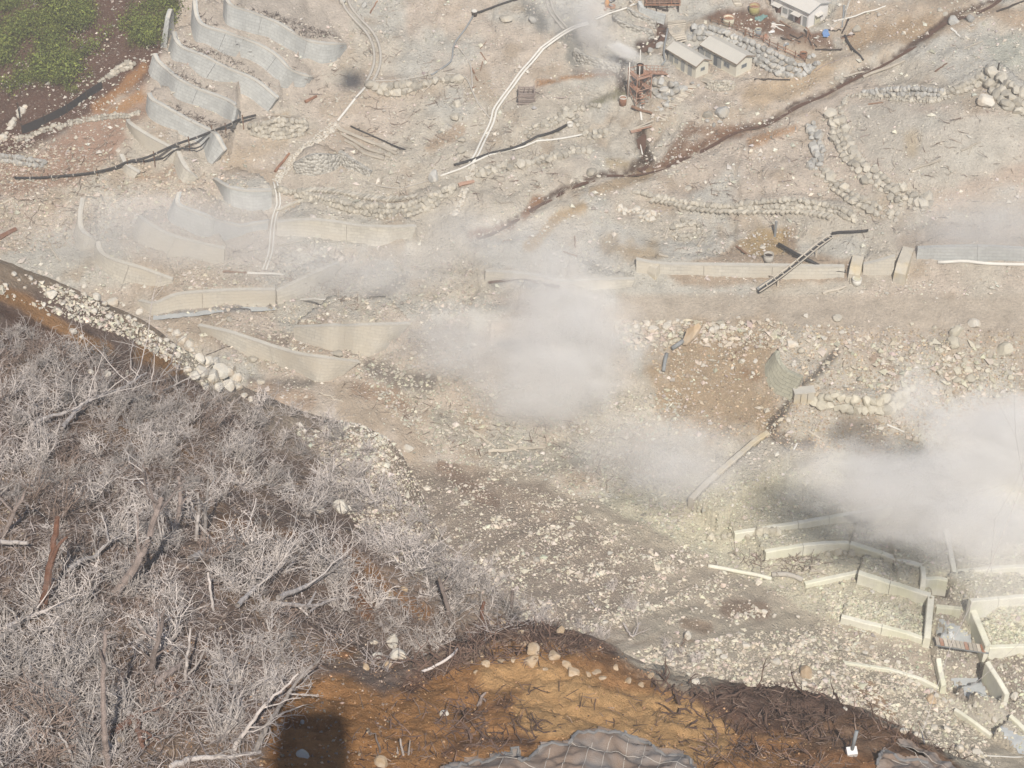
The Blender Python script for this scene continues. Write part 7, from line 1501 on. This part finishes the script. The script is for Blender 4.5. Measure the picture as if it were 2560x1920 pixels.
# ------------------------------------------------------------------ erosion nets on the near mound
def net(label, poly, hem, ropes, crop, seed):
    o = sheet('erosion_net', label, crop, poly, M['net'], 'netting', .16, .28, 24, seed); off = np.array(o.location)
    def child(nm, pts, rr, m, n=5, jit=0.0):
        p = at(crop, pts, h=.26); p = resample(smooth_line(p, 4), .3); p[:, 2] = zat(p[:, 0], p[:, 1])+.16+(fbm(p[:, 0]*2.2+seed, p[:, 1]*2.2, 3, seed)-.35)*.28+.03
        if jit: p[1:-1] += rng.normal(size=(len(p)-2, 3))*jit
        mb = MB(); mb.tube(p-off, rr, n); c = bpy.data.objects.new(nm, mb.mesh(nm, m)); link(c, o)
    child('hem', hem, .09, M['net_grey'], 6, .05)
    for k in ropes: child('rope', k, .015, M['rope'], 4)
net('brown erosion net with pale ropes at the bottom edge below the orange mound', [(690,1655),(800,1630),(900,1600),(940,1625),(1010,1580),(1100,1570),(1140,1530),(1150,1600),(1180,1620),(1280,1530),(1380,1510),(1470,1500),(1500,1450),(1620,1430),(1700,1445),(1800,1450),(1900,1490),(1950,1510),(2010,1560),(2140,1570),(2230,1660),(2300,1800),(600,1800)],
    [(690,1655),(800,1630),(900,1600),(940,1625),(1010,1580),(1100,1570),(1140,1530),(1155,1605),(1180,1620),(1280,1530),(1380,1510),(1470,1500),(1500,1450),(1620,1430),(1700,1445),(1800,1450),(1900,1490),(1950,1510),(2010,1560),(2140,1570),(2230,1660)],
    [[(1060,1590),(1010,1700)],[(1340,1530),(1290,1700)],[(1480,1490),(1410,1660)],[(1600,1500),(1530,1690)],[(1725,1460),(1690,1545),(1640,1690)],[(1825,1465),(1775,1690)],[(1930,1515),(1870,1690)],[(2030,1570),(1985,1690)],[(2150,1585),(2100,1690)],[(1470,1500),(1620,1545),(1800,1575),(2000,1620),(2180,1650)],[(1010,1590),(1200,1640),(1420,1680)]], 'H', 3)
net('second smaller grey-brown net at the bottom edge, right of the marker block', [(1310,1640),(1350,1545),(1420,1580),(1480,1610),(1560,1600),(1620,1620),(1430,1500),(1500,1500),(1600,1560),(1700,1620),(1800,1680),(1800,1760),(1290,1760)], [(1310,1640),(1350,1545),(1420,1580),(1480,1610),(1560,1600),(1620,1625)], [[(1430,1500),(1520,1530),(1650,1610),(1760,1670)],[(1440,1515),(1560,1590),(1640,1660)],[(1400,1600),(1500,1640)]], 'I', 6)

# ------------------------------------------------------------------ water
def ribbon(name, line, w, m, lift):
    p = resample(line, .8); n = horiz_normal(p); n3 = np.hstack([n, np.zeros((len(p), 1))]); ww = (w*(.55+.9*fbm(p[:, 0]*.6, p[:, 1]*.6, 2, 9)))[:, None]; z = zat(p[:, 0], p[:, 1])
    k = np.ones(9)/9; z = np.convolve(np.pad(z, 4, mode='edge'), k, 'valid'); P = [p-n3*ww, p-n3*ww*.3, p+n3*ww*.3, p+n3*ww]
    for a in P: a[:, 2] = z+lift
    mb = MB(); mb.grid(np.array(P)); o = mb.build(name, m, None, True); o['kind'] = 'structure'; return o
ribbon('stream_water', STREAM, .36, M['stream'], .12); ribbon('gully_water', GULLY, .8, M['stream'], .1); ribbon('gully_water', GULLY2, .7, M['stream'], .1); ribbon('brook_water', BROOK, .8, M['water'], .12)
def pool(name, crop, poly, lift=.1):
    q = at(crop, poly); z = np.median(q[:, 2])+lift; x0, y0, x1, y1 = q[:, 0].min(), q[:, 1].min(), q[:, 0].max(), q[:, 1].max(); st = .35; X, Y = np.meshgrid(np.arange(x0, x1, st), np.arange(y0, y1, st)); ins = in_poly(X, Y, [tuple(p[:2]) for p in q])
    Zs = zat(X, Y)+.16; nx = X.shape[1]; f = [(j*nx+i, j*nx+i+1, (j+1)*nx+i+1, (j+1)*nx+i) for j in range(X.shape[0]-1) for i in range(nx-1) if ins[j, i]]
    mb = MB(); mb.add(np.stack([X, Y, Zs], -1), f); o = mb.build(name, M['water'], None, True); o['kind'] = 'structure'
pool('pool_water', 'I', [(1672,760),(1780,790),(1860,840),(1905,905),(1850,905),(1680,870)]); pool('pool_water', 'I', [(1730,1110),(1850,1100),(1960,1130),(2010,1240),(1940,1240),(1820,1235),(1800,1180)]); pool('pool_water', 'I', [(2000,1440),(2120,1440),(2230,1500),(2230,1590),(2140,1550)])
ribbon('dark_puddle', smooth_line(at('E', [(960,205),(1080,185),(1180,180),(1260,205),(1400,235)]), 4), .6, M['stream'], .05)

# ------------------------------------------------------------------ ropeway cabins: the one the photograph is taken from, and another higher up the line
def cabin(loc, label, rot=0.0):
    o = np.array(loc, float); root = thing('ropeway_cabin', o, label, 'cable car', 'ropeway cabins'); W_, L_, H_ = 3.7, 3.3, 2.5
    pr = [(-1, 0), (-1, .62), (-.82, 1.0), (.82, 1.0), (1, .62), (1, 0), (.8, -.12), (-.8, -.12)]
    v = [o+np.array([x*W_/2, y, z*H_*.9]) for y in (-L_, -.35) for x, z in pr]; n = len(pr); mb = MB(); mb.add(v, [tuple(range(n-1, -1, -1)), tuple(range(n, 2*n))]+[(i, (i+1) % n, n+(i+1) % n, n+i) for i in range(n)]); mb.build('body', M['cabin'], root)
    for s in (-1, 1): MB().box(o+np.array([s*(W_/2+.0), -L_/2-.17, H_*.42]), (.06, L_*.8, H_*.3)).build('window', M['cabin_glass'], root)
    MB().box(o+np.array([0, -.34, H_*.42]), (W_*.8, .06, H_*.3)).build('window', M['cabin_glass'], root); MB().box(o+np.array([0, -L_/2-.17, H_*.94]), (W_*.7, L_*.8, .16)).build('roof', M['roof_white'], root)
    for s in (-1, 1): MB().tube([o+np.array([s*.9, -1.8, H_*.95]), o+np.array([s*1.6, -1.8, H_+2.0])], .09, 6).build('hanger', M['pipe_grey'], root)
    return root
cabin((0, 0, CZ-1.15), 'red ropeway cabin the view is taken from, behind the viewer')
G2 = atpx(880, 200)[0]; t_ = 300.0; c_ = G2-sund*t_
cabin((c_[0], c_[1]+1.8, c_[2]-1.2), 'second red ropeway cabin farther along the cable, above the picture')
CAB2 = c_

# ------------------------------------------------------------------ steam and haze
def steam(px, py, d, rad, dens, label=None, nscale=1.9, rot=(0, 0, 0), thr=.38, col=(.985, .975, .955), edge=1.15):
    p = rays(px, py)*d; p[2] += CZ
    m = bpy.data.materials.new('steam'); m.use_nodes = True; t = m.node_tree; t.nodes.clear(); o_ = t.nodes.new('ShaderNodeOutputMaterial')
    pv = N_(t, 'VolumePrincipled'); pv.inputs['Color'].default_value = (*col, 1); pv.inputs['Anisotropy'].default_value = -.25
    tc = N_(t, 'TexCoord'); ln = N_(t, 'VectorMath', operation='LENGTH'); L_(t, tc.outputs['Object'], ln.inputs[0])
    n = N_(t, 'TexNoise', i_Scale=nscale, i_Detail=5.0, i_Roughness=.58, i_Distortion=.8); sh = N_(t, 'VectorMath', operation='ADD'); sh.inputs[1].default_value = (px*.013, py*.017, d*.1); L_(t, tc.outputs['Object'], sh.inputs[0]); L_(t, sh.outputs[0], n.inputs['Vector'])
    # the edge of the cloud is eaten into by the noise
    e = N_(t, 'Math', operation='MULTIPLY_ADD'); L_(t, n.outputs[0], e.inputs[0]); e.inputs[1].default_value = -edge; L_(t, ln.outputs['Value'], e.inputs[2])
    mr = N_(t, 'MapRange', interpolation_type='SMOOTHSTEP'); L_(t, e.outputs[0], mr.inputs[0]); mr.inputs[1].default_value = .98-edge*.62; mr.inputs[2].default_value = -.35; mr.inputs[3].default_value = 0; mr.inputs[4].default_value = dens
    L_(t, mr.outputs[0], pv.inputs['Density']); L_(t, pv.outputs[0], o_.inputs['Volume'])
    me = np_mesh('steam', ICO2_V, ICO2_F, m); o = bpy.data.objects.new('steam', me); o.location = tuple(p); o.scale = rad; o.rotation_euler = rot; link(o); o['kind'] = 'stuff'; return o
# the cloud in the middle
steam(1370, 960, 303, (17, 9, 10), .18); steam(1430, 840, 303, (17, 9, 12), .15); steam(1400, 730, 306, (14, 8, 11), .09)
steam(1150, 860, 303, (16, 8, 10), .10); steam(1650, 1120, 292, (20, 8, 8), .09); steam(1300, 620, 314, (26, 8, 9), .06); steam(1700, 1200, 284, (12, 6, 6), .10)
# the cloud at the right
steam(2510, 1120, 272, (16, 8, 12), .38); steam(2300, 1240, 268, (17, 9, 10), .16); steam(2480, 1330, 262, (15, 8, 8), .24); steam(2130, 1190, 270, (14, 8, 7), .14); steam(2290, 1000, 280, (6, 5, 7), .14); steam(2540, 1480, 262, (12, 6, 7), .07)
# thin veils
steam(460, 590, 324, (32, 8, 13), .085); steam(2480, 560, 325, (24, 8, 9), .075); steam(860, 680, 316, (26, 8, 10), .075); steam(1150, 560, 322, (12, 6, 7), .04)
# the well and the fumaroles near the top
steam(1560, 128, 350, (4.2, 1.6, 1.7), 1.2, rot=(0, .45, 0)); steam(1520, 175, 350, (6, 3, 4), .12); steam(1478, 45, 352, (5, 4, 8), .12); steam(1430, 20, 356, (10, 6, 9), .06); steam(1500, 100, 352, (7, 4, 6), .08)

hz = bpy.data.materials.new('haze'); hz.use_nodes = True; t = hz.node_tree; t.nodes.clear(); o_ = t.nodes.new('ShaderNodeOutputMaterial'); pv = N_(t, 'VolumePrincipled'); pv.inputs['Color'].default_value = (.96, .925, .875, 1); pv.inputs['Density'].default_value = .0005; pv.inputs['Anisotropy'].default_value = 0.0; L_(t, pv.outputs[0], o_.inputs['Volume'])
xm = float(np.abs(GX).max())+4; ztop = max(CZ, float(CAB2[2]), float(Z.max()))+8; zb = float(Z.min())-9
mb = MB(); mb.box((0, (YS[-1]-40)/2, (ztop+zb)/2), (2*xm, YS[-1]+60, ztop-zb)); hzo = mb.build('haze', hz); hzo['kind'] = 'stuff'
